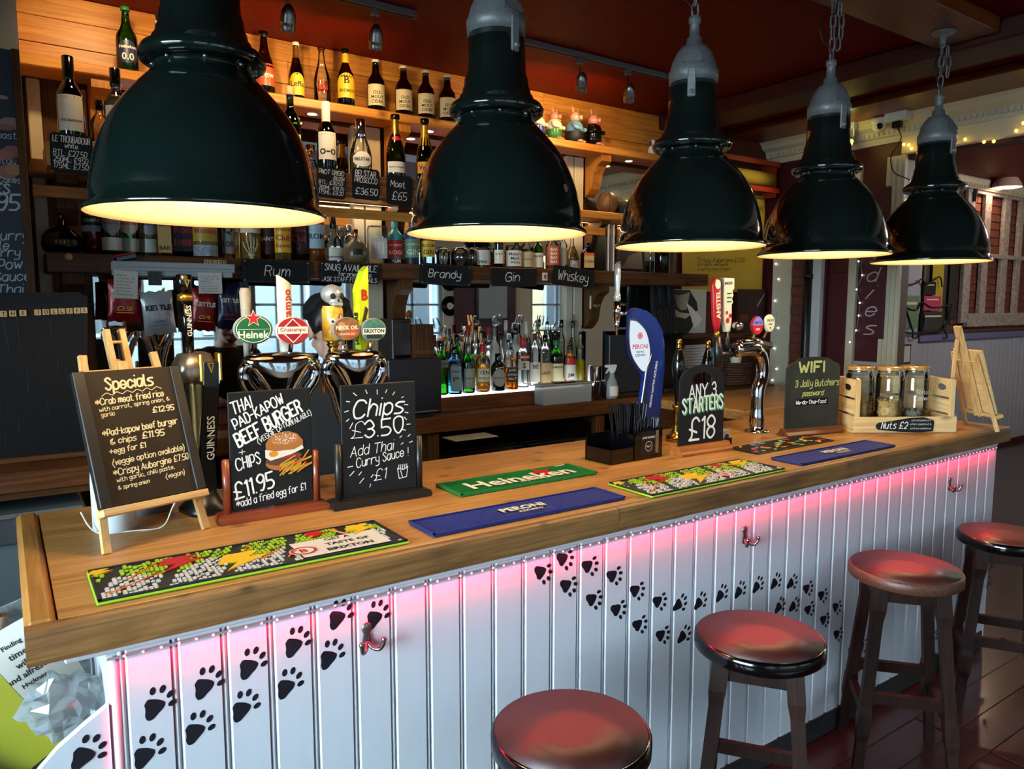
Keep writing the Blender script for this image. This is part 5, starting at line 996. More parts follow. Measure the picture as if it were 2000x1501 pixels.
def capof(k, mat, H, R, ch, t, par=None, over=1.12, z1=None):
    prof = KP[k]; r = max(q[0] for q in prof if q[1] > .93)*R*over; r = max(r, .012); z = H*(1-ch)
    MB().lathe([(r*.97, z), (r, z+.002), (r, H+.001), (r*.9, H+.003)], n=16).build('cap', mat, t)
PLACED = []
def bottle(kind, label, u, vb, vt, Y, wpx, glass_, z=None, liq=None, fill=.6, cap=None, ch=.08, labs=(), group=None, sq=0, face_=.6, lean=0, name='bottle', n=20, cat='bottle', pour=None):
    b = PY(u, vb, Y); tp = PY(u, vt, Y); z = b.z if z is None else z; H = tp.z-z; F = (Vector((b.x, Y, 0))-Vector((0, CAM[1], 0))).dot(Vector((sin(YAW), cos(YAW), 0))); Rr = wpx/2*F/FPX
    lo, hi = {ZL: (2.165, 2.335), TZ: (1.955, 2.10), 1.19: (2.115, 2.345)}.get(round(z, 3), (Y, Y)); best = None
    for dY in (0, .03, -.03, .05, -.05, .07, .09, -.07, .11, -.09, .13, .15):
        y2 = Y+dY; b2 = PY(u, vb, y2)
        if dY and not lo <= y2 <= hi: continue
        gap = min([math.hypot(b2.x-q[0], y2-q[1])-q[2]-Rr for q in PLACED if abs(q[3]-z) < .05], default=1)
        if best is None or gap > best[0]: best = (gap, y2, b2)
        if gap >= .001: break
    gap, Y, b = best
    if gap < .001: Rr = max(Rr*.6, Rr+gap-.001)
    PLACED.append((b.x, Y, Rr*(1.12 if sq else 1), z)); H = PY(u, vt, Y).z-z
    t = thing(name, label, cat, (b.x, Y, z+.0005), 0, group); th = math.atan2(-b.x, 1.56+Y)*face_; t.rotation_euler = (0, lean, th)
    pf = [(r*Rr, q*H) for r, q in KP[kind]]; MB().lathe(pf, n=(24 if sq else n), cap=(True, True), sq=sq).build('glass', glass_, t)
    if liq:
        inner = [(max(.001, r*Rr-.0025), max(.003, q*H)) for r, q in KP[kind]]; out = []
        for p, q in zip(inner, inner[1:]+[inner[-1]]):
            if p[1] <= fill*H: out.append(p)
            if p[1] < fill*H < q[1]: f = (fill*H-p[1])/(q[1]-p[1]); out.append((p[0]+(q[0]-p[0])*f, fill*H))
        MB().lathe(out, n=(24 if sq else 16), sq=sq).build('liquid', liq, t)
    if cap: capof(kind, cap, H, Rr, ch, t)
    if pour: MB().cyl((0, 0, H-.002), (0, 0, H+.014), .011, 10).build('stopper', 'black', t); MB().cyl((0, 0, H+.014), (0.006, 0, H+.055), .004, 8, r2=.003).build('pourer', 'chrome', t)
    for L in labs:
        z0, z1, m_, arc = L[:4]; txt = L[4] if len(L) > 4 else None; shp = L[6] if len(L) > 6 else None
        def rf(z):
            for p, q in zip(pf, pf[1:]):
                if p[1] <= z <= q[1] and q[1] > p[1]: return p[0]+(q[0]-p[0])*(z-p[1])/(q[1]-p[1])
            return pf[-1][0]
        rr = Rr if sq else rf((z0+z1)/2*H)
        pt = patch(Rr if sq else rf, z0*H, z1*H, arc, m_, t, 'paper_label', sq, shp)
        if txt:
            i = Ink(); lines = txt.split('|'); nl = len(lines); hh = (z1-z0)*H; mw = min(arc, 1.15)*1.6*rr if not sq else rr*1.45
            for q, s in enumerate(lines):
                if not s: continue
                nb_ = face_mesh(s, .02)[2]; wd_ = min(mw, hh/nl*.62*nb_[0]/nb_[1]); i.face(s, 0, (z0+z1)/2*H+((nl-1)/2-q)*hh/nl*.85, wd=wd_, bold=.02)
            i.build('lettering', L[5] if len(L) > 5 and L[5] else 'ink', (lambda a, b, e: (a, -rr-.0018-e, b)) if sq else (lambda a, b, e: ((rf(b)+.0014)*sin(a/rr), -(rf(b)+.0014)*cos(a/rr), b)), pt)
    return t
zU, zM, zL = ZU, ZM, ZL
# top shelf, left to right
Gt = 'beer bottles on the top shelf'
bottle('beer', 'green Heineken beer bottle with a blue oval label, top shelf far left', 250, 130, 17, 2.2, 37, 'g_green', zU, labs=[(.10, .46, flat('label_navy', '#1b2350', .4), 1.0, 'Heineken|0.0', 'ivory', 'oval')], group=Gt, cap='green', ch=.05)
bottle('beer', 'green beer bottle with a red and cream neck label beside the big lamp', 315, 140, 28, 2.2, 31, 'g_green', zU, labs=[(.15, .42, 'ivory', 1.1, 'PERONI', 'red'), (.72, .88, 'ivory', 2.0, None)], group=Gt, cap='nickel', ch=.05)
bottle('long', 'brown beer bottle with an orange-red script label', 518, 175, 64, 2.2, 36, 'g_brown', zU, labs=[(.10, .46, flat('label_orange', '#b94a24', .4), 1.2, 'Brew', 'ivory')], group=Gt, cap='gloss_black', ch=.05)
bottle('long', 'Leffe bottle with a yellow arched label and gold neck foil', 580, 185, 85, 2.2, 28, 'g_brown', zU, labs=[(.04, .44, 'yellow', 1.2, 'Leffe', 'ink', 'arch'), (.72, .92, 'gold', 3.1, None)], group=Gt, cap='ivory', ch=.05)
bottle('long', 'clear empty Sol bottle with red script lettering', 630, 195, 94, 2.2, 30, 'g_clear', zU, labs=[(.15, .36, glass('clear_label', (.9, .5, .4)), .7, 'Sol', 'red')], group=Gt, cap='copper', ch=.04)
bottle('beer', 'brown bottle with a bright yellow round-topped label', 676, 200, 98, 2.2, 32, 'g_brown', zU, labs=[(.12, .56, 'yellow', 1.3, 'B|BREMEN', 'ink', 'arch'), (.76, .92, 'yellow', 1.6, None)], group=Gt, cap='gloss_black', ch=.05)
for u, vb, vt, lb in ((735, 212, 119, 'first cider bottle from the left, cream Old Mout label'), (789, 221, 131, 'cider bottle with a green apple on its Old Mout label'), (832, 228, 140, 'third cider bottle from the left, cream Old Mout label'), (874, 236, 149, 'rightmost of the four white-capped cider bottles')):
    bottle('stubby', lb, u, vb, vt, 2.2, 32, 'g_brown', zU, labs=[(.08, .50, flat('label_cream', '#cfc39a', .6), 1.3, '|OLD|MOUT|CIDER')], group=Gt, cap='ivory', ch=.045)
bottle('beer', 'brown beer bottle half hidden by the second lamp', 930, 246, 165, 2.2, 27, 'g_brown', zU, group=Gt, cap='gloss_black', ch=.05)
# china pigs
def pig(u, v0, v1, label, skin_, coat, low, seed, hatted=False, bow=None):
    p = PY(u, v1, 2.22); t = thing('china_pig', label, 'figurine', (p.x, 2.22, zU+.0005), 0, 'china pigs on the top shelf'); k = (PY(u, v0, 2.22).z-zU)/.17
    t.scale = (k, k, k); sk = flat(skin_, {'pig_skin': '#d9a58a', 'pig_pink': '#d08878'}[skin_], .2, coat=.6); t.rotation_euler = (0, 0, rad(25))
    MB().lathe([(.02, 0), (.040, .004), (.046, .03), (.045, .055), (.046, .06)], n=20, cap=(True, True)).build('legs', low, t)
    MB().lathe([(.046, .055), (.047, .07), (.042, .09), (.030, .105), (.022, .112)], n=20).build('jacket', coat, t)
    MB().ell((0, -.002, .128), (.030, .030, .028), 16).build('head', sk, t); MB().cyl((0, -.028, .126), (0, -.044, .124), .012, 14, r2=.011).build('snout', sk, t)
    for s in (-1, 1):
        MB().prism([(s*.008, .148), (s*.030, .150), (s*.034, .176), (s*.020, .168)][::s], -.006, .0, smooth=False).build('ear', sk, t); MB().tube(bez([(s*.038, -.01, .09), (s*.052, -.03, .07), (s*.025, -.048, .066)], 4), .010, 8).build('arm', coat, t); MB().ell((s*.011, -.0265, .138), .0035, 8).build('eye', 'ink', t); MB().ell((s*.016, -.04, .006), (.013, .018, .007), 10).build('foot', sk, t)
    if bow: MB().ell((-.007, -.036, .104), (.008, .005, .005), 8).ell((.007, -.036, .104), (.008, .005, .005), 8).build('bow', bow, t)
nb = flat('pig_blue', '#2a3f9a', .2); pig(1048, 205, 262, 'china pig in a white shirt and blue trousers', 'pig_skin', 'ivory', nb, 1)
pig(1082, 213, 267, 'china pig in a green waistcoat with a yellow tie', 'pig_pink', 'ivory', flat('pig_green', '#3c7a3c', .2, coat=.5), 2, bow='yellow'); pig(1122, 213, 271, 'china pig with folded arms in a pale blue shirt', 'pig_skin', flat('pig_sky', '#6f9fc4', .2, coat=.5), 'ink', 3); pig(1158, 219, 275, 'china pig in black evening dress with a red bow tie', 'pig_pink', 'gloss_black', 'gloss_black', 4, bow='red')
p = PY(1273, 300, 2.22); t = thing('china_dog', 'small white china dog with dark blue spots', 'figurine', (p.x, 2.22, zU+.0005)); wch = flat('china_white', '#d8d4cc', .2, coat=.6)
MB().ell((0, 0, .035), (.026, .03, .035), 14).ell((-.004, -.012, .085), (.021, .022, .022), 14).ell((-.004, -.034, .08), (.010, .012, .009), 10).build('body', wch, t)
MB().ell((-.022, -.01, .08), (.006, .010, .018), 10).ell((.014, -.01, .08), (.006, .010, .018), 10).ell((.012, -.026, .04), (.008, .006, .010), 8).ell((-.014, -.026, .05), (.007, .006, .008), 8).ell((0, -.034, .098), (.005, .003, .005), 8).build('spots', 'navy', t)
# middle shelf
Gm = 'wine and champagne bottles in the trough'
bottle('wine', 'tall green Le Troubadour wine bottle with a bird drawing label', 142, 287, 113, 2.02, 45, 'g_dkgreen', TZ, liq='l_white', fill=.45, labs=[(.28, .62, flat('label_white', '#d5d2c4', .6), 1.1, '|TROUBADOUR')], group=Gm, cap='gloss_black', ch=.22)
bottle('spirit', 'small clear bottle with a cream label between two wine bottles', 198, 287, 198, 2.07, 34, 'g_clear', TZ, labs=[(.05, .36, 'ivory', 1.1, 'GIN')], group=Gm, cap='gloss_black', ch=.14)
bottle('wine', 'clear wine bottle with a winged figure label beside the biggest lamp', 232, 288, 137, 2.02, 42, 'g_clear', TZ, liq='l_white', fill=.7, labs=[(.26, .60, flat('label_white', '#d5d2c4', .6), 1.1, '|Opi')], group=Gm, cap='gloss_black', ch=.18)
bottle('wine', 'green wine bottle with a bare cork just right of the biggest lamp', 571, 350, 172, 2.02, 38, 'g_dkgreen', TZ, labs=[(.2, .5, 'ivory', 1.1, None)], group=Gm, cap='tan', ch=.08)
bottle('wine', 'Pinot Grigio bottle with a bicycle drawn on its label', 640, 363, 201, 2.02, 36, 'g_dkgreen', TZ, liq='l_white', fill=.5, labs=[(.30, .63, 'paper', 1.1, '|o-o')], group=Gm, cap='ivory', ch=.24)
bottle('champ', 'clear prosecco bottle with an oval Belstar label', 706, 365, 235, 2.02, 42, 'g_clear', TZ, liq='l_white', fill=.5, labs=[(.30, .52, 'paper', .9, 'BELSTAR', None, 'oval')], group=Gm, cap='chrome', ch=.26)
bottle('champ', 'dark green Moet champagne bottle with gold neck foil', 774, 382, 226, 2.02, 37, 'g_dkgreen', TZ, labs=[(.24, .38, 'paper', 1.1, 'MOET & CHANDON'), (.74, .94, 'gold', 3.1, None), (.66, .72, 'red', .8, None, None, 'oval')], group=Gm, cap='gloss_black', ch=.05)
bottle('champ', 'dark green champagne bottle with an orange-yellow label', 831, 390, 234, 2.02, 35, 'g_dkgreen', TZ, labs=[(.27, .42, flat('label_veuve', '#d68f1e', .5), 1.1, 'Veuve'), (.64, .92, flat('foil_yellow', '#c99420', .35, .4), 3.1, None)], group=Gm, cap='gloss_black', ch=.05)
bottle('champ', 'green champagne bottle behind the second lamp', 880, 397, 260, 2.02, 34, 'g_dkgreen', TZ, group=Gm, cap='gold', ch=.2)
# snowman, football, hat
p = PY(1112, 405, 2.24); t = thing('snowman_figure', 'wooden snowman in a black top hat and green scarf', 'figurine', (p.x, 2.24, zM+.0005)); k = .9
MB().ell((0, 0, .055), (.035, .03, .058), 16).ell((0, 0, .125), (.026, .025, .028), 16).build('body', 'ivory', t); MB().lathe([(.036, .146), (.036, .150), (.024, .152), (.024, .185), (.022, .188)], n=20).build('hat', 'matt_black', t); MB().lathe([(.0245, .153), (.0245, .163)], n=20).build('hat_band', 'red', t)
MB().tube([(0.026*cos(a), .026*sin(a), .098) for a in [2*PI*q/14 for q in range(15)]], .008, 8).cyl((.02, -.025, .095), (.028, -.035, .05), .008, 8).build('scarf', 'green', t); MB().cyl((0, -.024, .125), (-.004, -.048, .122), .004, 8, r2=.001).build('nose', 'orange', t); MB().ell((-.009, -.022, .134), .003, 8).ell((.009, -.022, .134), .003, 8).build('eyes', 'ink', t)
p = PY(1190, 407, 2.25); t = thing('football', 'old brown leather football on the middle shelf', 'ball', (p.x, 2.27, zM+.0775)); o = MB().ell((0, 0, 0), .077, 28).build('leather', flat('old_leather', '#6a4a26', .5, var=.35, vs=18), t)
mb = MB()
for q in range(6): a = q*PI/3; mb.tube([Vector((cos(a)*cos(b), sin(a)*cos(b), sin(b)))*.0775 for b in [PI*j/12-PI/2 for j in range(13)]], .0016, 5)
mb.build('seams', 'matt_black', t)
t = thing('bowler_hat', 'black rounded hat standing on edge beside the football', 'hat', (PY(1216, 415, 2.27).x, 2.27, zM+.0005)); MB().lathe([(.066, 0), (.064, .05), (.05, .09), (.02, .105), (.001, .107)], n=28).build('crown', 'matt_black', t); MB().lathe([(.064, 0), (.085, .0), (.088, .006), (.064, .004)], n=28, cap=(False, False)).build('brim', 'matt_black', t)
t = thing('leather_ball', 'tan leather ball half hidden by the third lamp', 'ball', (PY(1250, 410, 2.27).x, 2.25, zM+.085)); MB().ell((0, 0, 0), .0845, 28).build('leather', flat('tan_leather', '#7b5228', .5, var=.3, vs=14), t); MB().tube([Vector((0, cos(b), sin(b)))*.085 for b in [2*PI*j/24 for j in range(25)]], .0018, 5).build('seam', 'matt_black', t)
# lower shelf
Gl = 'bottles on the lowest shelf'
W_ = flat('label_white', '#d5d2c4', .6); K_ = flat('label_black', '#141416', .5)
bottle('squat', 'squat round dark decanter bottle at the left end of the lowest shelf', 122, 491, 418, 2.24, 70, 'g_brown', zL, liq='l_dark', fill=.5, labs=[(.20, .34, K_, .9, '3 5 4 5', 'gold')], group=Gl, name='decanter')
bottle('tall', 'Campari bottle half full of red bitters', 185, 495, 354, 2.24, 40, 'g_clear', zL, liq='l_red', fill=.30, labs=[(.40, .52, K_, 1.5, 'CAMPARI', 'ivory'), (.31, .39, flat('label_pale_blue', '#a9bcc8', .5), 1.5, None)], group=Gl, cap='gloss_black', ch=.18)
for u, g_, lb in ((220, 'g_dkgreen', 'dark Martini bottle with a grey round label'), (254, 'g_green', 'green Martini bottle with a red and white round label'), (294, 'g_clear', 'clear Martini bottle with a silver round label')):
    bottle('tall', lb, u, 500, 372, 2.24, 36, g_, zL, liq=('l_white' if u == 294 else None), labs=[(.32, .64, flat('label_silver', '#8f9499', .4) if u != 254 else 'ivory', 1.0, 'MARTINI', 'ink' if u == 294 else 'red', 'oval'), (.06, .26, W_, 1.2, None)], group=Gl, cap='gloss_black', ch=.08)
bottle('spirit', 'flat bottle with a cream back label and bar code', 322, 497, 385, 2.24, 28, 'g_clear', zL, liq='l_amber', fill=.65, labs=[(.06, .50, flat('label_buff', '#cda765', .6), 1.3, '|||BAR')], group=Gl, sq=8, cap='gloss_black', ch=.1)
bottle('spirit', 'square black rum bottle with thin red script', 357, 501, 385, 2.24, 42, 'gloss_black', zL, labs=[(.10, .60, K_, 1.2, 'Ron|1888', 'red')], group=Gl, sq=6, cap='gloss_black', ch=.12)
bottle('spirit', 'gold tequila bottle with a red script name', 402, 503, 385, 2.24, 46, 'g_clear', zL, liq='l_gold', fill=.62, labs=[(.26, .60, flat('label_gold', '#b6992c', .5), 1.2, 'Mexico', 'red'), (.02, .2, flat('label_lace', '#9aa3ad', .6, var=.5, vs=60), 1.2, None)], group=Gl, cap='red', ch=.12)
bottle('spirit', 'dark slim bottle behind the gold tequila', 428, 503, 395, 2.32, 26, 'g_dkgreen', zL, labs=[(.2, .5, K_, 1.2, None)], group=Gl, cap='gloss_black', ch=.1)
bottle('tall', 'clear tequila bottle marked with a tall Q', 446, 504, 385, 2.22, 26, 'g_clear', zL, labs=[(.08, .62, flat('label_grey', '#8b8d88', .6), 1.0, 'Q|100', 'ink')], group=Gl, cap='nickel', ch=.08)
bottle('spirit', 'tequila bottle gripped by bony fingers', 490, 505, 385, 2.24, 40, 'g_clear', zL, liq='l_gold', fill=.5, labs=[(.42, .64, 'ivory', 1.2, 'ANEJO')], group=Gl, cap='gloss_black', ch=.1)
p = PY(487, 505, 2.24); t = thing('skeleton_hand', 'ivory skeleton hand clasping the tequila bottle', 'ornament', (p.x, 2.195, zL+.0005)); bn = flat('bone', '#c9bc98', .5)
MB().lathe([(.013, 0), (.010, .012), (.018, .02), (.016, .028)], n=12).build('wrist', bn, t)
for q, (x, h_) in enumerate(((-.036, .055), (-.02, .085), (-.004, .098), (.012, .092), (.027, .075))):
    mb = MB(); pts = [(x*.3, 0, .024), (x*.7, -.006, .024+h_*.35), (x, -.006, .024+h_*.68), (x*1.05, .001, .024+h_)]
    for a, b in zip(pts, pts[1:]): mb.cyl(a, b, .0032, 8); mb.ell(a, .0050, 8)
    mb.ell(pts[-1], .0042, 8).build('finger', bn, t)
bottle('spirit', 'dark patterned bottle between the skeleton hand and the rums', 524, 506, 390, 2.24, 34, 'l_dark', zL, labs=[(.1, .6, flat('label_wine', '#3a1a22', .5), 1.2, 'SANTA', 'ivory')], group=Gl, cap='gloss_black', ch=.1)
bottle('spirit', 'Havana Club rum bottle with a yellow label', 553, 507, 388, 2.24, 32, 'g_clear', zL, liq='l_gold', fill=.6, labs=[(.12, .60, 'yellow', 1.2, 'Havana|Club|Especial', 'red')], group=Gl, cap='gloss_black', ch=.1)
bottle('spirit', 'Havana Club rum bottle with a black label', 584, 508, 388, 2.24, 33, 'l_dark', zL, labs=[(.12, .60, K_, 1.2, 'Havana|Club|7', 'red')], group=Gl, cap='gloss_black', ch=.1)
bottle('spirit', 'rum bottle with a pale grey-blue label right of the black one', 618, 509, 395, 2.24, 33, 'g_clear', zL, liq='l_amber', fill=.4, labs=[(.22, .62, flat('label_pale_blue', '#a9bcc8', .5), 1.2, 'ROM', None)], group=Gl, cap='ivory', ch=.1)
bottle('round', 'clear cognac bottle with a tall black capsule', 652, 511, 415, 2.22, 42, 'g_clear', zL, labs=[(.04, .30, 'ivory', 1.0, '|courvoisier')], group=Gl, cap='gloss_black', ch=.32)
bottle('spirit', 'clear bottle in the back row behind the round flask', 682, 511, 440, 2.33, 30, 'g_clear', zL, group=Gl, cap='nickel', ch=.14)
bottle('squat', 'brown shouldered flask bottle with a dark emblem', 695, 512, 449, 2.22, 47, flat('brown_ceramic', '#6d5d44', .3), zL, labs=[(.22, .40, K_, .4, None)], group=Gl, cap='copper', ch=.2)
bottle('jar', 'square clear bottle with white gothic lettering and a black cap', 738, 514, 430, 2.24, 37, 'g_clear', zL, labs=[(.12, .58, glass('frosted', (.9, .9, .9), .3, .3), 1.0, 'lll', 'ivory')], group=Gl, sq=6)
bottle('spirit', 'gin bottle with a teal shoulder and red label', 772, 517, 432, 2.23, 31, flat('teal_glass', '#4fa3a0', .2), zL, labs=[(.16, .56, 'red', 1.4, 'GREENSAND|RIDGE', 'ivory'), (.02, .14, K_, 1.4, 'RUM', 'ivory')], group=Gl, cap='teal', ch=.16)
bottle('spirit', 'gin bottle with a blue shoulder and sage green label', 805, 517, 428, 2.23, 27, flat('blue_ceramic', '#1d4a74', .2), zL, labs=[(.16, .56, flat('label_sage', '#6f9070', .5), 1.4, 'LONDON|GIN', 'ivory'), (.02, .14, K_, 1.4, None)], group=Gl, cap='blue', ch=.16)
bottle('spirit', 'gin bottle with a bright yellow Bloom label', 835, 519, 442, 2.24, 29, 'g_clear', zL, labs=[(.22, .62, 'yellow', 1.2, 'BLOOM|GIN')], group=Gl, cap='grey', ch=.1)
for u, w_, lb in ((866, 26, 'clear stemless glass upside down, left of the glass dome'), (921, 22, 'clear tumbler beside the cream-labelled gin bottle')): bottle('dome', lb, u, 520, 483, 2.24, w_, 'g_clear', zL, group='clear glasses on the lowest shelf', name='drinking_glass', cat='glass')
bottle('dome', 'clear glass dome on the lowest shelf', 898, 521, 481, 2.24, 34, 'g_clear', zL, group=Gl, name='glass_dome', cat='glass')
bottle('jar', 'clear bottle with a cream tree label', 940, 523, 478, 2.24, 36, 'g_clear', zL, labs=[(.1, .75, W_, 1.0, '||PINE', None)], group=Gl)
bottle('tall', 'dark port bottle with a white crest label', 974, 525, 440, 2.22, 18, 'g_brown', zL, labs=[(.10, .42, 'ivory', 1.4, 'BLANDY|', 'ink')], group=Gl, cap='gloss_black', ch=.1)
bottle('jar', "Maker's Mark whisky bottle with a buff label", 1003, 525, 472, 2.24, 31, 'g_clear', zL, liq='l_amber', fill=.3, labs=[(.08, .66, W_, 1.3, "Maker's|Mark|Whisky")], group=Gl)
bottle('jar', 'whisky bottle with a plain buff label between green and amber', 1029, 526, 480, 2.24, 23, 'g_clear', zL, liq='l_amber', fill=.3, labs=[(.08, .74, flat('label_buff2', '#b8a887', .6), 1.3, 'LAGAVULIN')], group=Gl)
bottle('spirit', 'green Glenlivet whisky bottle', 1049, 527, 462, 2.27, 24, 'g_green', zL, labs=[(.06, .5, W_, 1.3, 'Glenlivet||')], group=Gl, cap='green', ch=.1)
bottle('spirit', 'whisky bottle with a bright orange label and stacked lettering', 1079, 530, 455, 2.24, 27, 'g_clear', zL, liq='l_amber', fill=.5, labs=[(.12, .64, flat('label_orange2', '#b9552c', .5), 1.3, 'BAR|BAR|BAR|BAR', 'ivory')], group=Gl, cap='copper', ch=.1)
bottle('tall', 'slim pale bottle right of the orange label', 1100, 531, 455, 2.25, 15, 'g_clear', zL, labs=[(.15, .6, flat('label_grey', '#8b8d88', .6), 1.2, None)], group=Gl, cap='gloss_black', ch=.1)
bottle('round', 'round bottle of yellow liqueur', 1117, 531, 450, 2.30, 27, 'g_clear', zL, liq='l_gold', fill=.6, group=Gl, cap='gloss_black', ch=.1)
bottle('spirit', 'small bottle with a tartan-like white label above the Whiskey sign', 1121, 533, 496, 2.2, 18, 'g_brown', zL, labs=[(.1, .6, flat('label_check', '#9a8c88', .5, var=.7, vs=90), 1.3, None)], group=Gl, cap='gloss_black', ch=.15)
bottle('spirit', 'square orange-liqueur bottle with a cream label', 1147, 535, 475, 2.2, 24, 'g_brown', zL, labs=[(.10, .55, flat('label_buff', '#cda765', .6), 1.2, 'COIN', 'ink'), (.56, .64, 'orange', .5, None)], group=Gl, sq=6, cap='gloss_black', ch=.14)
# record sleeves and books at the right end of the lowest shelf
for k, (u, m_) in enumerate(((1176, 'black'), (1181, 'paper'), (1186, 'grey'), (1191, 'ivory'), (1196, 'black'))):
    p = PY(u, 530, 2.2); t = thing('record_sleeve', '%s record sleeve standing edge-on, %s from the left by the wood panel' % (['black', 'white', 'grey', 'cream', 'charcoal'][k], ['first', 'second', 'third', 'fourth', 'fifth'][k]), 'record', (p.x, 2.16, zL+.0005), 0, 'record sleeves on the lowest shelf'); MB().box(-.0035, .0035, 0, .18, 0, .305, bev=.001).build('sleeve', m_, t); MB().cyl((-.001, .11, .150), (.001, .11, .150), .075, 24).build('disc_edge', 'gloss_black', t)
p = PY(1225, 532, 2.3); t = thing('concert_poster', 'dark framed concert poster leaning at the right end of the lowest shelf', 'poster', (p.x+.02, 2.3, zL+.0005)); t.rotation_euler = (rad(-6), 0, 0); MB().box(-.16, .16, 0, .008, 0, .33, bev=.002).build('card', 'matt_black', t); i = Ink(); i.rect(-.13, .03, .13, .29); i.up(1).face('SMOKING', 0, .305, wd=.2, bold=.02); i.up(2).poly([(-.13, .03), (.13, .03), (.13, .16), (.0, .12), (-.05, .05)]); i.build('print', [flat('poster_slate', '#2a3038', .5, var=.4, vs=20), 'copper', flat('poster_sand', '#76695e', .7, var=.5, vs=120)], onfront(0), t)
t = thing('wire_sculpture', 'brown twisted root ornament hanging under the third lamp', 'ornament', (PY(1210, 515, 2.15).x, 2.18, zL+.0005))
for q in range(7): MB().tube(bez([(R.uniform(-.02, .02), 0, .0), (R.uniform(-.05, .05), R.uniform(-.02, .02), .05), (R.uniform(-.02, .02), R.uniform(-.01, .01), .1), (R.uniform(-.04, .04), 0, .15)], 4), .004, 6).build('strand', 'copper', t)
t = thing('chrome_tube', 'slim chrome tube standing beside the poster on the lowest shelf', 'tube', (PY(1270, 532, 2.2).x, 2.2, zL+.0005)); MB().cyl((0, 0, 0), (0, 0, .21), .006, 12).build('tube', 'chrome', t); MB().cyl((0, 0, .21), (0, 0, .222), .008, 12).build('cap', 'gloss_black', t)
bottle('spirit', 'dark bottle standing at the far right end of the lowest shelf', 1292, 533, 470, 2.2, 28, 'gloss_black', zL, group=Gl, cap='gloss_black', ch=.1)
# ------------------------------------------------------------ price cards and chalk signs
def card(u0, u1, v0, v1, Y, label, lines, rotd=0, dots=False, ink='chalk', name='chalk_sign', grp=None):
    a = PY(u0, (v0+v1)/2, Y); b = PY(u1, (v0+v1)/2, Y); W = b.x-a.x; zt = PY((u0+u1)/2, v0, Y).z; zb = PY((u0+u1)/2, v1, Y).z; H = zt-zb
    t = thing(name, label, 'sign', ((a.x+b.x)/2, Y, (zt+zb)/2), 0, grp); t.rotation_euler = (0, rad(rotd), 0)
    c = H*.08; MB().prism([(-W/2+c, -H/2), (W/2-c, -H/2), (W/2, -H/2+c), (W/2, H/2-c), (W/2-c, H/2), (-W/2+c, H/2), (-W/2, H/2-c), (-W/2, -H/2+c)], -.0025, .0025).build('slate', 'board', t)
    i = Ink()
    for s, x, z, h, fit, w_ in lines: i.pen(s, x*W, z*H, h*H, w_*H*.72, fit*W, .12, 0)
    if dots:
        for q in range(25): x = -W*.47+W*.94*q/24; i.disc(x, H*.44, .0009, n=6); i.disc(x, -H*.44, .0009, n=6)
        for sx in (-1, 1):
            for sy_ in (-1, 1): i.disc(sx*W*.46, sy_*H*.40, .003, n=8)
            for q in range(7): i.disc(sx*W*.47, -H*.3+H*.6*q/6, .0009, n=6)
    i.build('chalk_lettering', ink, onfront(-.0025), t); return t
yc = 2.13; gp = 'price cards on the middle shelf'
card(98, 181, 262, 339, 1.893, 'price card for the Le Troubadour white wine', [('LE TROUBADOUR', -.43, .28, .15, .86, .025), ('white', -.16, .14, .12, .30, .02), ('BTL: £27.50', -.43, -.06, .14, .78, .022), ('250ML: £9.50', -.43, -.22, .13, .80, .022), ('175ML: £7.50', -.43, -.38, .13, .80, .022)], 1, name='price_card', grp=gp)
card(199, 262, 268, 345, 1.893, 'price card partly hidden by the left edge of the biggest lamp', [('PINOT', -.4, .26, .16, .7, .022), ('BTL:', -.4, -.04, .14, .4, .022), ('250', -.4, -.25, .12, .3, .022)], 2, name='price_card', grp=gp)
card(619, 675, 327, 387, 1.893, 'price card for the Pinot Grigio blush wine', [('PINOT GRIGIO', -.44, .27, .14, .86, .022), ('(BLUSH', .05, .10, .12, .38, .02), ('BTL: £30.50', -.44, -.06, .12, .82, .02), ('250ML: £10.70', -.44, -.22, .11, .86, .02), ('175ML: £8.20', -.44, -.38, .12, .84, .02)], 2, name='price_card', grp=gp)
card(688, 741, 329, 390, 1.893, 'price card reading Belstar Prosecco £36.50', [('BELSTAR', -.4, .24, .18, .74, .03), ('PROSECCO', -.42, .04, .16, .82, .026), ('£36.50', -.4, -.34, .20, .8, .03)], 1, name='price_card', grp=gp)
card(755, 805, 342, 401, 1.893, 'price card reading Moet £65', [('Moet', -.36, .10, .2, .56, .028), ('£65', -.3, -.32, .26, .56, .03)], 2, name='price_card', grp=gp)
card(817, 866, 346, 406, 1.893, 'price card beside the second lamp for the orange-labelled champagne', [('Veuve', -.4, .10, .2, .7, .028), ('£70', -.36, -.32, .24, .5, .03)], 1, name='price_card', grp=gp)
gs = 'chalk signs along the lowest shelf'
card(472, 606, 507, 553, 2.118, 'black chalk sign reading Rum', [('Rum', -.18, -.18, .42, .36, .05)], .8, True, grp=gs)
card(624, 741, 513, 553, 2.118, 'black chalk sign about the snug behind the skull tap', [('SNUG AVAILABLE', -.42, .10, .30, .86, .05), ('for private hire', -.2, -.16, .2, .55, .035), ('ASK STAFF FOR DETAILS', -.44, -.42, .2, .88, .035)], 1, True, grp=gs)
card(820, 920, 516, 557, 2.118, 'black chalk sign reading Brandy', [('Brandy', -.34, -.14, .36, .62, .05)], 2, True, grp=gs)
card(959, 1048, 524, 559, 2.118, 'black chalk sign reading Gin', [('Gin', -.2, -.2, .46, .3, .06)], -.5, False, grp=gs)
card(1079, 1160, 522, 560, 2.118, 'tilted black chalk sign reading Whiskey', [('Whiskey', -.38, -.2, .48, .72, .055)], 4.5, False, grp=gs)
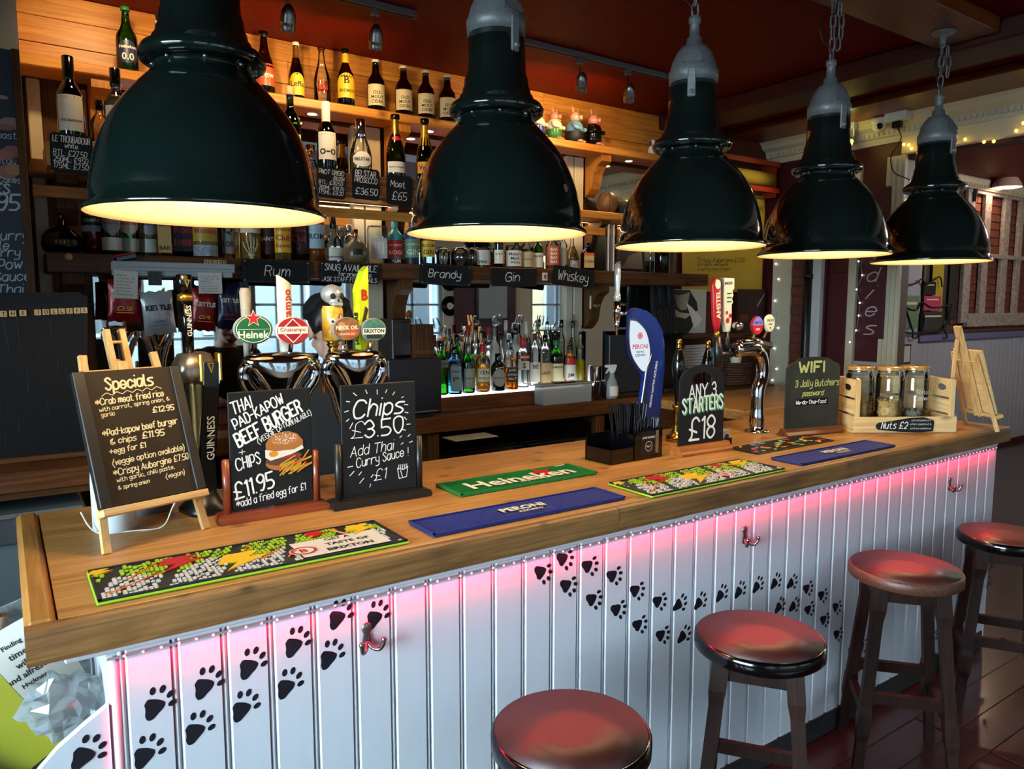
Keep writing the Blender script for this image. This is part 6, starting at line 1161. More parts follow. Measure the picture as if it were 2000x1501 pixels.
p = PY(1064, 540, 2.128); t = thing('switch_plate', 'small square pale switch plate between the Gin and Whiskey signs', 'switch', (p.x, 2.128, p.z)); MB().box(-.02, .02, -.004, .0019, -.024, .024, bev=.002).build('plate', 'ivory', t); MB().box(-.01, .01, -.006, -.004, -.012, .012).build('rocker', 'grey', t)
p = PY(134, 501, 2.128); t = thing('wooden_peg', 'round pale wooden peg on the shelf edge above the black board', 'peg', (p.x, 2.128, p.z)); MB().cyl((0, -.003, 0), (0, .0015, 0), .015, 20).build('disc', 'beech', t)
# white rail with order notes
a = PY(218, 508, 2.09); b = PY(458, 518, 2.09); t = thing('ticket_rail', 'white metal ticket rail fixed along the lowest shelf', 'rail', (a.x, 2.09, PY(340, 530, 2.09).z)); W = b.x-a.x; RZ = t.location.z
MB().box(0, W, 0, .038, .0, .036, bev=.002).box(0, W, -.008, 0, .014, .040, bev=.003).box(0, W-.01, .004, .030, -.022, 0, bev=.002).build('rail', flat('rail_white', '#a9abad', .35), t)
for k, (u, ch_) in enumerate(zip((403, 412, 421, 430, 439), 'BOOBZ')):
    p = PY(u, 507, 2.086); t = thing('letter_tile', 'small wooden letter tile %s on the white rail' % ('B at the left end', 'O, the first O,', 'O, the second O,', 'B before the Z', 'Z at the right end')[k], 'tile', (p.x, 2.096, RZ+.0403), 0, 'letter tiles on the white rail'); MB().box(-.0085, .0085, -.004, .0, 0, .018, bev=.001).build('tile', 'beech', t); i = Ink(); i.face(ch_, 0, .009, h=.011, bold=.02); i.build('letter', 'ink', onfront(-.004), t)
def note(u0, u1, v0, v1, Y, label, seed, rotd, mat='paper', txt=None):
    a = PY(u0, v0, Y); b = PY(u1, v1, Y); W = b.x-a.x; H = a.z-b.z; t = thing('paper_note', label, 'note', ((a.x+b.x)/2, Y, RZ-.001), 0, None); t.rotation_euler = (rad(3), rad(rotd), 0)
    n = 8; vs = []; 
    for j in range(n+1): s = j/n; yy = -.010*sin(s*2.6)*s; vs += [(-W/2, yy, -H*s), (W/2, yy, -H*s), (-W/2, yy+.0006, -H*s), (W/2, yy+.0006, -H*s)]
    MB().add(vs, [(j*4+a_, j*4+4+a_, j*4+5+a_, j*4+1+a_) for j in range(n) for a_ in (0, 2)]+[(0, 1, 3, 2), (n*4, n*4+2, n*4+3, n*4+1)]).build('sheet', mat, t); i = Ink(); rr = random.Random(seed)
    wl = txt or ['some text', 'table 12', 'we will have two', 'brown ale', 'cocktails', 'for the band', 'happening']
    for q, s in enumerate(wl): i.pen(s, -W*.4, -H*(.16+.8*q/len(wl))-.004, H*.045, .0008, W*rr.uniform(.4, .8), .2)
    i.build('handwriting', 'ink', lambda a_, b_, e: (a_, -.0008-.010*sin(min(1, -b_/H)*2.6)*min(1, -b_/H)-e, b_), t)
note(222, 272, 520, 575, 2.085, 'handwritten paper note hanging in front of the red crisp packet', 1, 4); note(386, 434, 526, 568, 2.085, 'narrow printed paper note hanging near the letter tiles', 2, 0); note(288, 316, 522, 550, 2.085, 'small speckled black photo hanging from the white rail', 3, 0, flat('speckle', '#3a3c40', .6, var=.9, vs=120), ['..', '..'])
p = PY(247, 500, 2.10); t = thing('card_reader', 'small black and red card reader lying on the white rail', 'card reader', (p.x, 2.105, RZ+.041)); t.rotation_euler = (rad(4), rad(-14), rad(8)); MB().box(-.045, .045, -.014, .012, .004, .030, bev=.005).build('case', 'gloss_black', t); MB().box(-.047, .047, -.013, .011, .024, .034, bev=.004).build('rim', 'red', t)
# ------------------------------------------------------------ crisp packets
def crisps(u0, u1, v0, v1, Y, label, mat, big, small, ink1, ink2, rotd=0, fac=0):
    a = PY(u0, v0, Y); b = PY(u1, v1, Y); W = b.x-a.x; H = a.z-b.z; t = thing('crisp_packet', label, 'crisps', ((a.x+b.x)/2, Y, b.z), 0, 'crisp packets hanging under the lowest shelf'); t.rotation_euler = (0, rad(rotd), rad(fac))
    nx, nz = 10, 14; vs = []; fs = []; rr = random.Random(int(u0))
    for sd in (-1, 1):
        for j in range(nz+1):
            for k in range(nx+1):
                x = k/nx; z = j/nz; th = .022*(sin(PI*x)**.6)*(min(1, 5*z*(1-z))**.8); th *= 1+.15*sin(x*14+z*9+u0); e = 1-.05*sin(PI*z); vs.append(((x-.5)*W*e, sd*max(th, .0005), z*H+.004*sin(x*20+u0)*(j in (0, nz))))
    m = (nx+1)*(nz+1)
    for j in range(nz):
        for k in range(nx): q = j*(nx+1)+k; fs += [(q, q+1, q+nx+2, q+nx+1), (m+q, m+q+nx+1, m+q+nx+2, m+q+1)]
    MB().add(vs, fs, 0, True).build('packet', mat, t)
    i = Ink(); i.face(big, 0, H*.62, wd=W*.8, bold=.05); i.up(1).face(small, 0, H*.32, wd=W*.45, bold=.0, shear=.3); i.line([(-W*.25, H*.22), (W*.25, H*.22)], .002)
    i.build('lettering', [ink1, ink2], lambda x, z, e: (x, -.0235-e, z), t)
foil = lambda n, c: flat(n, c, .28, .2, var=.12, vs=30, bump=.4)
crisps(205, 276, 545, 628, 2.12, 'red Kettle chilli crisp packet at the far left', foil('crisp_red', '#8e1018'), 'KETTLE', 'Chilli', 'ivory', 'gold', 3); crisps(278, 346, 568, 652, 2.10, 'white Kettle salted crisp packet with blue script', foil('crisp_white', '#b9bcbf'), 'KETTLE', 'Salted', 'ink', 'blue', -4)
crisps(368, 421, 562, 645, 2.12, 'red Kettle packet right of the Guinness handle', foil('crisp_red', '#8e1018'), 'KETTLE', 'Chilli', 'ivory', 'gold', 5); crisps(421, 468, 552, 642, 2.11, 'navy blue Kettle crisp packet', foil('crisp_navy', '#17163a'), 'KETTLE', 'Sweet', 'ivory', 'pink', 2); crisps(462, 497, 550, 640, 2.16, 'grey-violet crisp packet behind the plain wooden tap handle', foil('crisp_violet', '#5a5a80'), 'KETTLE', 'Sea', 'ivory', 'ivory', -6)
crisps(345, 372, 575, 648, 2.16, 'cream and green crisp packet behind the Guinness handle', foil('crisp_cream', '#8e8a4a'), 'KETTLE', 'Lime', 'ink', 'green', -2)
# ------------------------------------------------------------ back counter with lit plinth, bottles, till, boxes
BC = 1.09
t = thing('back_counter', 'dark wooden back counter under the mirrors', 'counter', (0, 0, 0)); MB().box(.3, 4.9, 1.98, 2.40-.02, BC-.09, BC, bev=.006).build('top', 'oldwood', t)
for x in (1.90, 3.12, 4.2): MB().box(x, x+.07, 2.02, 2.32, 0, BC-.0905, bev=.003).build('upright', 'oldwood_v', t)
MB().box(.3, 4.9, 2.34, 2.38, 0, BC-.0905).build('back_panel', 'matt_black', t)
# left ledge with the black jollies board
t = thing('side_ledge', 'brown wooden ledge under the black board at the far left', 'shelf', (0, 0, 0)); MB().box(-1.4, .27, 1.12, 1.9, 1.125, 1.19, bev=.006).build('board', 'oldwood', t); MB().box(-1.4, .25, 1.16, 1.9, 1.10, 1.1245).build('support', 'oldwood', t)
t = thing('glass_washer', 'grey steel glass washer below the side ledge', 'machine', (0, 0, 0)); MB().box(-1.2, .19, 1.13, 1.7, .0, 1.06, bev=.01).build('case', flat('washer_grey', '#5b6469', .4, .2), t); MB().box(-1.2, .19, 1.115, 1.1295, .97, 1.05, bev=.004).build('grille', flat('perforated', '#33393c', .5, var=.3, vs=300), t); MB().box(-.9, -.2, 1.10, 1.1295, .86, .885, bev=.005).build('handle', 'chrome', t)
t = thing('jollies_board', 'tall scratched black board headed THE JOLLIES in letter tiles', 'board', (-.18, 1.3, 1.1905)); t.rotation_euler = (rad(-2), 0, 0)
jb = MB().prism([(-.38, 0), (.39, 0), (.425, .535), (.40, .55), (-.38, .54)], -.012, .012).build('board', flat('scratched_black', '#090b10', .5, spec=.2, var=.6, vs=26, stretch=(6, 6, .6)), t)
mb = MB().box(-.385, .40, -.018, .016, -.0003, .018, bev=.003).build('bottom_rail', 'oldwood', t)
i = Ink(); rr = random.Random(5)
for q in range(26): x = rr.uniform(-.3, .36); z = rr.uniform(.04, .42); i.line([(x, z), (x+rr.uniform(-.006, .006), z+rr.uniform(.03, .12))], .0007)
i.build('scratches', flat('scratch_grey', '#3c444c', .8), onfront(-.012), t, kind='stuff')
for s, uu in (('T', 7), ('H', 25), ('E', 45), ('J', 74), ('O', 90), ('L', 106), ('L', 121), ('I', 136), ('E', 151), ('S', 165)):
    p = PY(uu, 613-uu*.045, 1.29); x = p.x+.18; z = p.z-1.1905
    q = thing('letter_tile', 'wooden letter tile %s on the black Jollies board' % {7: 'T', 25: 'H', 45: 'E beside the H', 74: 'J', 90: 'O', 106: 'L next to the O', 121: 'L next to the I', 136: 'I', 151: 'E beside the S', 165: 'S'}[uu], 'tile', (p.x, 1.262+z*.035*0, p.z), 0, 'letter tiles on the black board')
    q.location.y = 1.288-.012+(-z*sin(rad(-2)))-.002+.0095; MB().box(-.0095, .0095, -.004, 0, -.0095, .0095, bev=.001).build('tile', 'beech', q); i = Ink(); i.face(s, 0, 0, h=.012, bold=.02); i.build('letter', 'ink', onfront(-.004), q)
# menu pillar
struct(MB().box(-2.5, .12, 1.93, YB, 0, ZC).build('wall_pillar', 'cream'))
t = thing('menu_chalkboard', 'tall blue-black menu chalkboard at the left edge', 'sign', (-.20, 1.925, 1.2)); 
MB().box(-.29, .292, -.012, .004, 0, 1.455).build('board', flat('slate_blue', '#202b38', .5, var=.15, vs=4), t); MB().box(.292, .318, -.02, .004, 0, 1.46, bev=.003).build('frame', 'oldwood_v', t); MB().box(-.316, -.29, -.02, .004, 0, 1.46, bev=.003).build('frame', 'oldwood_v', t)
def MXZ(u, v): p = PY(u, v, 1.912); return p.x+.20, p.z-1.2
i = Ink()
def MW(s, u, v, h, endu, w_=2, c=0, rot=3): x, z = MXZ(u, v); x1, _ = MXZ(endu, v); i.c = c; i.pen(s, x1, z, h*.0026, w_*.0026, None, .2, rad(rot), 'r')
MW('prawn Toast', 0, 268, 9, 32, 1.1); MW('chicken satay', 0, 318, 9, 30, 1.1); MW('sweetcorn', 0, 346, 9, 27, 1.1); MW('Cakes', 0, 354, 8, 40, 1.1); MW('SIDES', 0, 376, 13, 17, 2.4); MW('£11.95', 0, 408, 22, 36, 3); MW('Green Curry', 0, 466, 13, 55, 1.6); MW('Jungle', 0, 486, 12, 16, 1.5); MW('Curry', 0, 499, 12, 38, 1.5); MW('Ka Pow', 0, 523, 14, 42, 1.7); MW('Oyster Sauce', 0, 546, 13, 58, 1.6); MW('Pad Thai', 0, 573, 14, 44, 1.6)
def blob(u, v, ru, rv, c): x, z = MXZ(u, v); i.c = c; i.disc(x, z, ru*.0026, rv*.0026, 14)
i.up(1); blob(12, 243, 18, 7, 1); blob(22, 236, 12, 5, 1); i.up(); blob(10, 248, 12, 5, 2); blob(25, 296, 12, 9, 2); i.up(); blob(10, 302, 11, 8, 3); blob(14, 335, 14, 9, 3); i.up(); blob(28, 331, 12, 8, 4); blob(5, 190, 7, 3, 1)
i.build('chalk_artwork', [flat('menu_chalk', '#c9d6de', .7), flat('chalk_grey_pink', '#a08a88', .7), flat('chalk_pink', '#9a6660', .7), flat('chalk_rose', '#a87066', .7), flat('chalk_peach', '#b08a62', .7)], onfront(-.012), t)
# lit plinth
PLZ = 1.19; t = thing('lit_bottle_plinth', 'glowing white acrylic plinth under the spirit bottles', 'plinth', (0, 0, 0)); MB().box(2.015, 3.16, 2.10, 2.38, BC+.0005, PLZ-.014, bev=.002).build('wooden_step', 'oldwood', t)
MB().box(2.015, 3.16, 2.095, 2.38, PLZ-.0135, PLZ, bev=.001).build('lit_panel', emis('acrylic_glow', (.93, .96, 1.0), 2.6), t)
Gb = 'spirit bottles on the lit plinth'
def sp(kind, lb, u, vb, vt, Y, w_, g_, **kw): return bottle(kind, lb, u, vb, vt, Y, w_, g_, PLZ, group=Gb, **kw)
sp('spirit', 'green gin bottle at the left with a silver collar', 863, 768, 667, 2.13, 27, 'g_green', cap='gloss_black', ch=.09, labs=[(.52, .66, flat('label_greygreen', '#6f7f74', .5), 1.1, 'Gordons')])
sp('spirit', 'pale blue square gin bottle with an engraved label', 888, 766, 678, 2.12, 26, 'g_blue', sq=6, cap='gloss_black', ch=.16, labs=[(.08, .60, flat('label_blue', '#7fa6b8', .5), 1, 'BOMBAY|gin|')])
sp('spirit', 'green Tanqueray bottle with a grey label in the front row', 915, 764, 674, 2.12, 27, 'g_green', cap='nickel', ch=.18, labs=[(.10, .52, flat('label_sagegrey', '#8fa08f', .5), .9, 'Tanqueray')])
sp('spirit', 'amber Tanqueray bottle with a red cap', 943, 762, 673, 2.12, 29, 'g_clear', liq='l_gold', fill=.58, cap='red', ch=.15, labs=[(.22, .50, 'ivory', .9, 'TEN|SEVILLA'), (.06, .14, 'orange', 1.0, None)])
sp('spirit', 'black gin bottle with a diamond label', 973, 761, 691, 2.12, 29, flat('black_glass', '#15181f', .1, coat=.5), cap='gloss_black', ch=.24, labs=[(.12, .60, flat('label_pewter', '#9a9c98', .5), 1.0, "HENDRICK'S", None, 'oval')])
sp('spirit', "square Jack Daniel's bottle with a black label", 998, 759, 682, 2.13, 26, 'g_clear', sq=5, liq='l_amber', fill=.55, labs=[(.20, .56, K_, 1, 'JACK|DANIELS|No.7', 'ivory')], pour=True)
sp('tall', 'clear Smirnoff vodka bottle with a red cap', 1021, 752, 660, 2.18, 27, 'g_clear', cap='red', ch=.2, labs=[(.36, .54, W_, .9, 'S', 'ink'), (.58, .66, 'red', .9, 'SMIRNOFF', 'ivory')])
sp('tall', 'clear bottle with white label reading BE', 1044, 752, 652, 2.20, 22, 'g_clear', cap='dkred', ch=.12, labs=[(.08, .46, W_, 1.1, 'BE||', 'dkred')])
sp('tall', 'rum bottle with a dancing woman on its label', 1064, 752, 655, 2.20, 25, 'g_clear', cap='gloss_black', ch=.12, labs=[(.04, .46, flat('label_tan', '#b99b6c', .6), 1.1, 'LADY')])
sp('spirit', 'green Jameson bottle with a cream label', 1086, 748, 665, 2.21, 28, 'g_green', cap='green', ch=.1, labs=[(.08, .48, flat('label_cream', '#cfc39a', .6), 1.0, 'JAMESON||')])
sp('tall', 'bourbon bottle with white and red label', 1112, 750, 675, 2.20, 24, 'g_clear', liq='l_amber', fill=.3, labs=[(.1, .5, W_, 1.2, '|JIM'), (.52, .66, 'red', 1, None)], cap='black', ch=.1)
sp('tall', 'slim tall bottle of yellow syrup at the right', 1133, 742, 652, 2.22, 18, 'g_clear', liq='l_yellow', fill=.46, pour=True)
sp('spirit', 'gin bottle lettered Gordons in the back row at the left', 847, 700, 655, 2.28, 26, 'g_clear', cap='dkred', ch=.2, labs=[(.1, .6, W_, 1.2, 'Gordons')])
sp('spirit', 'tall green bottle with a red seal in the second row', 893, 740, 655, 2.22, 25, 'g_green', cap='gloss_black', ch=.1, labs=[(.5, .62, flat('seal_red', '#6d1a1a', .4), .5, None, None, 'oval')])
sp('spirit', 'clear red-capped bottle behind the blue gin', 915, 735, 636, 2.30, 22, 'g_clear', cap='red', ch=.13)
sp('tall', 'clear bottle with a silver collar behind the Tanqueray', 928, 735, 645, 2.26, 20, 'g_clear', cap='nickel', ch=.22, labs=[(.4, .6, flat('label_palegold', '#c9b98a', .5), 1, None)])
sp('spirit', 'clear bottle with a steel pourer in the second row', 940, 735, 650, 2.22, 20, 'g_clear', pour=True)
sp('spirit', 'clear red-capped bottle behind the amber one', 954, 738, 639, 2.28, 24, 'g_clear', cap='red', ch=.12, liq='l_clear', fill=.6)
sp('tall', 'frosted white bottle left of the centre back row', 966, 740, 640, 2.32, 18, flat('frosted_white', '#bfc6c0', .3), cap='grey', ch=.14)
sp('drop', 'round-bellied clear bottle in the second row', 978, 745, 650, 2.24, 26, 'g_clear', cap='gloss_black', ch=.12)
sp('tall', 'white bottle behind the black gin bottle', 988, 742, 626, 2.33, 16, flat('frosted_white', '#bfc6c0', .3), cap='ivory', ch=.14)
sp('tall', 'tall frosted bottle behind the Smirnoff', 1007, 742, 640, 2.30, 22, flat('frosted_white', '#bfc6c0', .3), cap='gloss_black', ch=.12)
sp('spirit', 'clear pourer bottle between the black gin and the Smirnoff', 993, 745, 668, 2.20, 22, 'g_clear', pour=True)
sp('tall', 'clear bottle with white capsule in the back row', 1028, 742, 628, 2.34, 17, 'g_clear', cap='ivory', ch=.2)
sp('tall', 'frosted pale bottle behind the BE label', 1050, 742, 648, 2.32, 20, flat('frosted_white', '#bfc6c0', .3), cap='copper', ch=.12)
sp('tall', 'tall clear bottle with a long steel pourer', 1068, 742, 632, 2.33, 20, 'g_clear', pour=True)
sp('tall', 'green-black necked bottle behind the dancing woman', 1084, 742, 647, 2.30, 18, 'g_dkgreen', cap='gloss_black', ch=.1)
sp('tall', 'blue-tinted bottle with a square black cap in the back row', 1096, 742, 625, 2.33, 20, 'g_clear', cap='gloss_black', ch=.12)
sp('drop', 'empty long-necked carafe bottle before the white post', 1118, 740, 630, 2.30, 30, 'g_clear', pour=True)
# upturned shot glasses over pourers
for k, (u, v, lb) in enumerate(((850, 632, 'over the Gordons bottle'), (896, 648, 'over the green bottle with the red seal'), (964, 628, 'left of the centre back row'), (1007, 626, 'above the tall frosted bottle'), (1049, 626, 'above the BE bottle'), (1040, 642, 'between two clear bottles'), (1080, 636, 'beside the long steel pourer'), (990, 662, 'over the middle pourer bottle'))):
    p = PY(u, v, 2.30); t = thing('upturned_glass', 'small upturned measuring glass '+lb, 'glass', (p.x, 2.27, p.z-.02), 0, 'upturned measures over the bottle necks'); t.rotation_euler = (0, rad((-18, 22, -15, 10, 20, -8, 25, -6)[k]), 0); MB().lathe([(.022, 0), (.019, .03), (.016, .05), (.012, .056)], n=10, cap=(False, True)).build('glass', 'g_clear', t); MB().lathe([(.0225, -.001), (.0225, .002), (.0205, .002), (.0205, -.001)], n=10, cap=(False, False)).build('rim', 'g_clear', t)
# plastic box, shakers, notebooks
a = PZ(1035, 778, BC); t = thing('plastic_box', 'clear grey plastic storage box with a lid on the back counter', 'box', (2.86, 2.036, BC+.0005)); fr_ = glass('cloudy_plastic', (.62, .64, .64), .2, .35); MB().box(-.19, .19, -.052, .052, 0, .115, bev=.006).build('tub', fr_, t); MB().box(-.195, .195, -.056, .056, .1155, .128, bev=.004).build('lid', flat('lid_grey', '#8b8a80', .4), t); MB().box(-.09, .07, -.04, -.0, .1285, .136, bev=.003).build('black_tray', 'black', t)
for k, (u, v0, v1, Y) in enumerate(((1153, 775, 713, 2.12), (1168, 773, 716, 2.16), (1181, 772, 742, 2.10), (1150, 775, 745, 2.05), (1166, 776, 744, 2.04))):
    p = PY(u, v0, Y); q = PY(u, v1, Y); t = thing('steel_measure', '%s steel cup beside the spray bottle' % ('tall', 'second tall', 'short rightmost', 'front left short', 'front middle short')[k], 'cup', (p.x, Y, BC+.0005), 0, 'steel cups on the back counter'); h_ = max(.05, q.z-BC); MB().lathe([(.018, 0), (.022, h_), (.0225, h_+.002), (.020, h_+.001)], n=18).build('cup', 'steel', t)
    MB().lathe([(.0228, h_-.004), (.0238, h_-.001), (.0228, h_+.002)], n=18, cap=(False, False)).build('rolled_rim', 'chrome', t)
p = PY(1195, 775, 2.03); t = thing('spray_bottle', 'white trigger spray bottle with blue cleaner', 'spray bottle', (p.x, 2.03, BC+.0005), rad(-10)); MB().lathe([(.036, 0), (.04, .01), (.04, .075), (.034, .11), (.020, .14), (.014, .165), (.014, .18)], n=20, sy=.7).build('body', glass('milky', (.82, .87, .9), .2, .45), t); MB().lathe([(.033, .004), (.037, .01), (.037, .06)], n=20, sy=.7).build('liquid', 'l_blue', t)
MB().prism([(-.02, .178), (.016, .178), (.024, .20), (.03, .215), (.022, .222), (-.045, .222), (-.055, .212), (-.05, .205), (-.022, .203)], -.010, .010).cyl((0, 0, .168), (0, 0, .182), .017, 14).build('spray_head', 'white', t); MB().prism([(-.026, .204), (-.034, .19), (-.048, .168), (-.044, .166), (-.028, .184), (-.018, .20)], -.006, .006).build('trigger', 'white', t); patch(.0405, .02, .085, .9, 'paper', t)
p = PY(1158, 715, 2.25); t = thing('white_bottle', 'red-topped white bottle behind the steel cups', 'bottle', (p.x, 2.25, BC+.0005)); MB().lathe([(.04, 0), (.042, .09), (.032, .13), (.018, .155)], n=16).build('body', 'ivory', t); MB().cyl((0, 0, .155), (0, 0, .175), .018, 14).build('cap', 'red', t)
for k, (u, v, w_, d_, h_, m_, rt, lb) in enumerate(((985, 790, .30, .13, .004, 'paper', 4, 'sheaf of white papers on the back counter'), (975, 785, .16, .10, .012, 'gloss_black', -8, 'dark tablet lying on the papers'), (948, 790, .05, .05, .02, 'nickel', 20, 'bunch of metal keys and cable on the papers'))):
    p = PZ(u, v, BC); z0 = BC+.0005+(0 if k == 0 else .0045); t = thing(['paper_sheaf', 'tablet', 'key_bunch'][k], lb, ['paper', 'tablet', 'keys'][k], (p.x, max(2.06, p.y), z0), rad(rt))
    if k == 2:
        for q in range(6): MB().tube(bez([(R.uniform(-.03, .03), R.uniform(-.02, .02), .003) for _ in range(5)], 4), .0015, 5).build('wire', 'nickel', t)
    else: MB().box(-w_/2, w_/2, -d_/2, d_/2, 0, h_, bev=.001).build('body', m_, t); MB().box(-w_/2+.01, w_/2-.01, -d_/2+.01, d_/2-.01, h_, h_+.001).build('top_sheet', 'ivory' if k == 0 else flat('screen_brown', '#6a5242', .15), t)
a = PY(1110, 780, 2.0); t = thing('pen', 'orange and black marker pen on the back counter', 'pen', (a.x+.1, 2.02, BC+.006)); MB().cyl((-.06, 0, 0), (.06, .0, 0), .005, 8).build('barrel', 'black', t); MB().cyl((-.02, 0, 0), (.01, 0, 0), .0054, 8).build('band', 'orange', t); MB().cyl((.06, 0, 0), (.075, 0, 0), .003, 8, r2=.001).build('tip', 'steel', t)
# tills, screens, boxes
def slabthing(name, label, cat, u0, u1, v0, v1, Y, d, mat, extra=None, rotz=0, zb=BC):
    a = PY(u0, v1, Y); b = PY(u1, v0, Y); t = thing(name, label, cat, ((a.x+b.x)/2, Y, zb+.0005), rotz); W = b.x-a.x; H = b.z-zb; MB().box(-W/2, W/2, -d/2, d/2, 0 if not extra else extra, H, bev=.005).build('case', mat, t); return t, W, H
t, W, H = slabthing('till_screen', 'black back of the till screen left of the green gin', 'till', 756, 858, 697, 793, 2.02, .05, flat('till_navy', '#0e1522', .35), .02); MB().box(-W*.3, W*.3, -.04, .05, 0, .0195, bev=.004).build('stand', 'black', t); MB().box(-W*.42, W*.42, -.0262, -.0251, .03, .036).build('slot', 'grey', t)
t, W, H = slabthing('till_screen', 'dark navy screen behind the curved blue font', 'till', 1184, 1262, 652, 778, 2.06, .05, flat('till_navy', '#0e1522', .35), .03); MB().box(-W*.3, W*.3, -.04, .05, 0, .0295, bev=.004).build('stand', 'black', t)
t, W, H = slabthing('card_terminal', 'second dark screen between the blue font and the hand pumps', 'till', 1285, 1330, 650, 770, 2.1, .05, 'gloss_black', .03); MB().box(-W*.4, W*.4, -.04, .05, 0, .0295, bev=.004).build('stand', 'black', t)
t, W, H = slabthing('brown_cupboard', 'dark brown cupboard box behind the Brixton tap handle', 'cupboard', 752, 788, 622, 700, 2.26, .2, flat('dark_brown', '#1f1612', .4)); MB().box(-W/2+.01, W/2-.01, -.104, -.1005, .02, H-.02, bev=.002).build('door', 'gloss_black', t)
t = thing('slatted_crate', 'narrow dark slatted wooden crate beside the till', 'crate', (1.945, 2.2, BC+.0005)); 
for k in range(5): MB().box(-.065+k*.027, -.065+k*.027+.024, -.05, -.042, 0, .50, bev=.001).build('slat', 'oldwood_v', t)
MB().box(-.066, .068, -.0415, .05, 0, .5).build('body', 'oldwood_v', t)
for z in (.1, .33): MB().box(-.066, .068, -.056, -.0505, z, z+.02).build('band', 'oldwood', t)
p = PY(1162, 590, 2.27); t = thing('round_badge', 'white square plaque with a round silver rose emblem', 'plaque', (p.x, 2.275, p.z)); MB().box(-.042, .042, -.004, .004, -.045, .045, bev=.004).build('plate', 'ivory', t); MB().lathe([(.036, 0), (.038, .006), (.03, .010), (.024, .006), (.02, .012), (.008, .008), (.004, .014)], n=32).build('rose', 'steel', t, loc=(.008, -.0045, 0), rot=(PI/2, 0, 0))
# fridges under the back counter
for k, (x0, x1, lb) in enumerate(((1.985, 2.56, 'black bottle fridge with a pink-lit door, left of the other'), (2.565, 3.11, 'black bottle fridge with juice cartons, right of the other'))):
    t = thing('bottle_fridge', lb, 'fridge', (x0, 2.03, 0)); w_ = x1-x0; MB().box(0, w_, .01, .30, .0, .86, bev=.004).box(0, w_, 0.03, .30, .86, .95).build('cabinet', 'gloss_black', t)
    d = MB().box(.01, w_-.01, -.025, .009, .77, .86, bev=.003).box(.01, .06, -.025, .009, .1, .77).box(w_-.09, w_-.01, -.025, .009, .1, .77).box(.06, w_-.09, -.025, .009, .08, .12).build('door', 'black', t); MB().box(.06, w_-.09, -.012, -.008, .12, .77).build('pane', 'g_pane', d); MB().box(w_*.66, w_*.66+.09, -.034, -.0255, .84, .855, bev=.002).build('handle', 'nickel', d)
    MB().box(.06, w_-.09, .0095, .0099, .12, .77).build('back', flat('fridge_liner', '#a09a92', .5), t)
    lamp('AREA', 'fridge_light', (x0+w_/2, 2.022, .765), .8, (1, .95, .88), (0, 0, 0), w_-.2, sy=.008)
Gf = 'bottles in the lit fridges'
for k, (u, m_, tx, lb) in enumerate(((884, 'g_green', 'SOL', 'green lager bottle at the left of the fridge'), (902, 'l_white', 'Sol', 'pale Sol bottle in the fridge'), (925, flat('rose_juice', '#b0605c', .4), '', 'pink mixer bottle, left of a pair in the fridge'), (941, flat('rose_juice', '#b0605c', .4), '', 'pink mixer bottle, right of a pair in the fridge'), (960, 'g_clear', 'T', 'clear bottle with a white T label in the fridge'), (982, flat('red_carton', '#8c2c28', .4), 'BIG TOM', 'red tomato juice bottle in the fridge'))):
    p = PY(u, 905, 2.012); t = thing('fridge_bottle', lb, 'bottle', (p.x, 2.030, .60), 0, Gf); t.location.y = 2.0300
    MB().lathe([(.020, 0), (.0205, .1), (.020, .17), (.012, .21), (.009, .26)], n=16, sy=.4).build('glass', m_, t, loc=(0, -.0015, 0)); pt = MB().box(-.014, .014, -.0110, -.0105, .08, .14).build('paper_label', 'ivory', t)
    if tx: i = Ink(); i.face(tx, 0, .11, wd=.024, bold=.03); i.build('lettering', 'red' if k else 'navy', onfront(-.0112), pt)
for k, (u, m_, tx, lb) in enumerate(((1045, flat('yellow_juice', '#a8842c', .4), 'O', 'yellow juice bottle, first in the right fridge'), (1060, flat('yellow_juice', '#a8842c', .4), 'O', 'yellow juice bottle, second in the right fridge'), (1078, flat('orange_juice', '#a8501c', .4), 'JO', 'orange juice bottle, third in the right fridge'), (1092, flat('orange_juice', '#a8501c', .4), 'JO', 'orange juice bottle, fourth in the right fridge'), (1115, flat('carton_brown', '#6f6050', .7), '', 'brown cardboard carton in the right fridge'), (1130, flat('teal_box', '#2c5a58', .5), 'POLAR', 'teal boxed drink in the right fridge'))):
    p = PY(u, 890, 2.012); t = thing('fridge_bottle' if k < 4 else 'fridge_carton', lb, 'bottle' if k < 4 else 'carton', (p.x, 2.030, .60), 0, Gf)
    if k < 4: MB().lathe([(.022, 0), (.0225, .18), (.016, .22), (.012, .25)], n=16, sy=.4).build('glass', m_, t)
    else: MB().box(-.03, .03, -.010, .0, 0, .26, bev=.002).build('carton', m_, t)
    if tx: i = Ink(); i.disc(0, .14, .016, .02); i.up(1).face(tx, 0, .14, wd=.022, bold=.04); i.build('print', ['yellow' if k < 2 else 'orange', 'ink' if k < 4 else 'ivory'], onfront(-.0112), t)
t = thing('paper_tray', 'white paper sheet sticking out under the back counter', 'paper', (2.15, 2.0, .955)); MB().box(-.14, .14, -.09, .06, 0, .003).build('sheet', 'paper', t); MB().box(-.15, .15, -.05, .06, -.004, -.0005).build('tray', 'black', t)
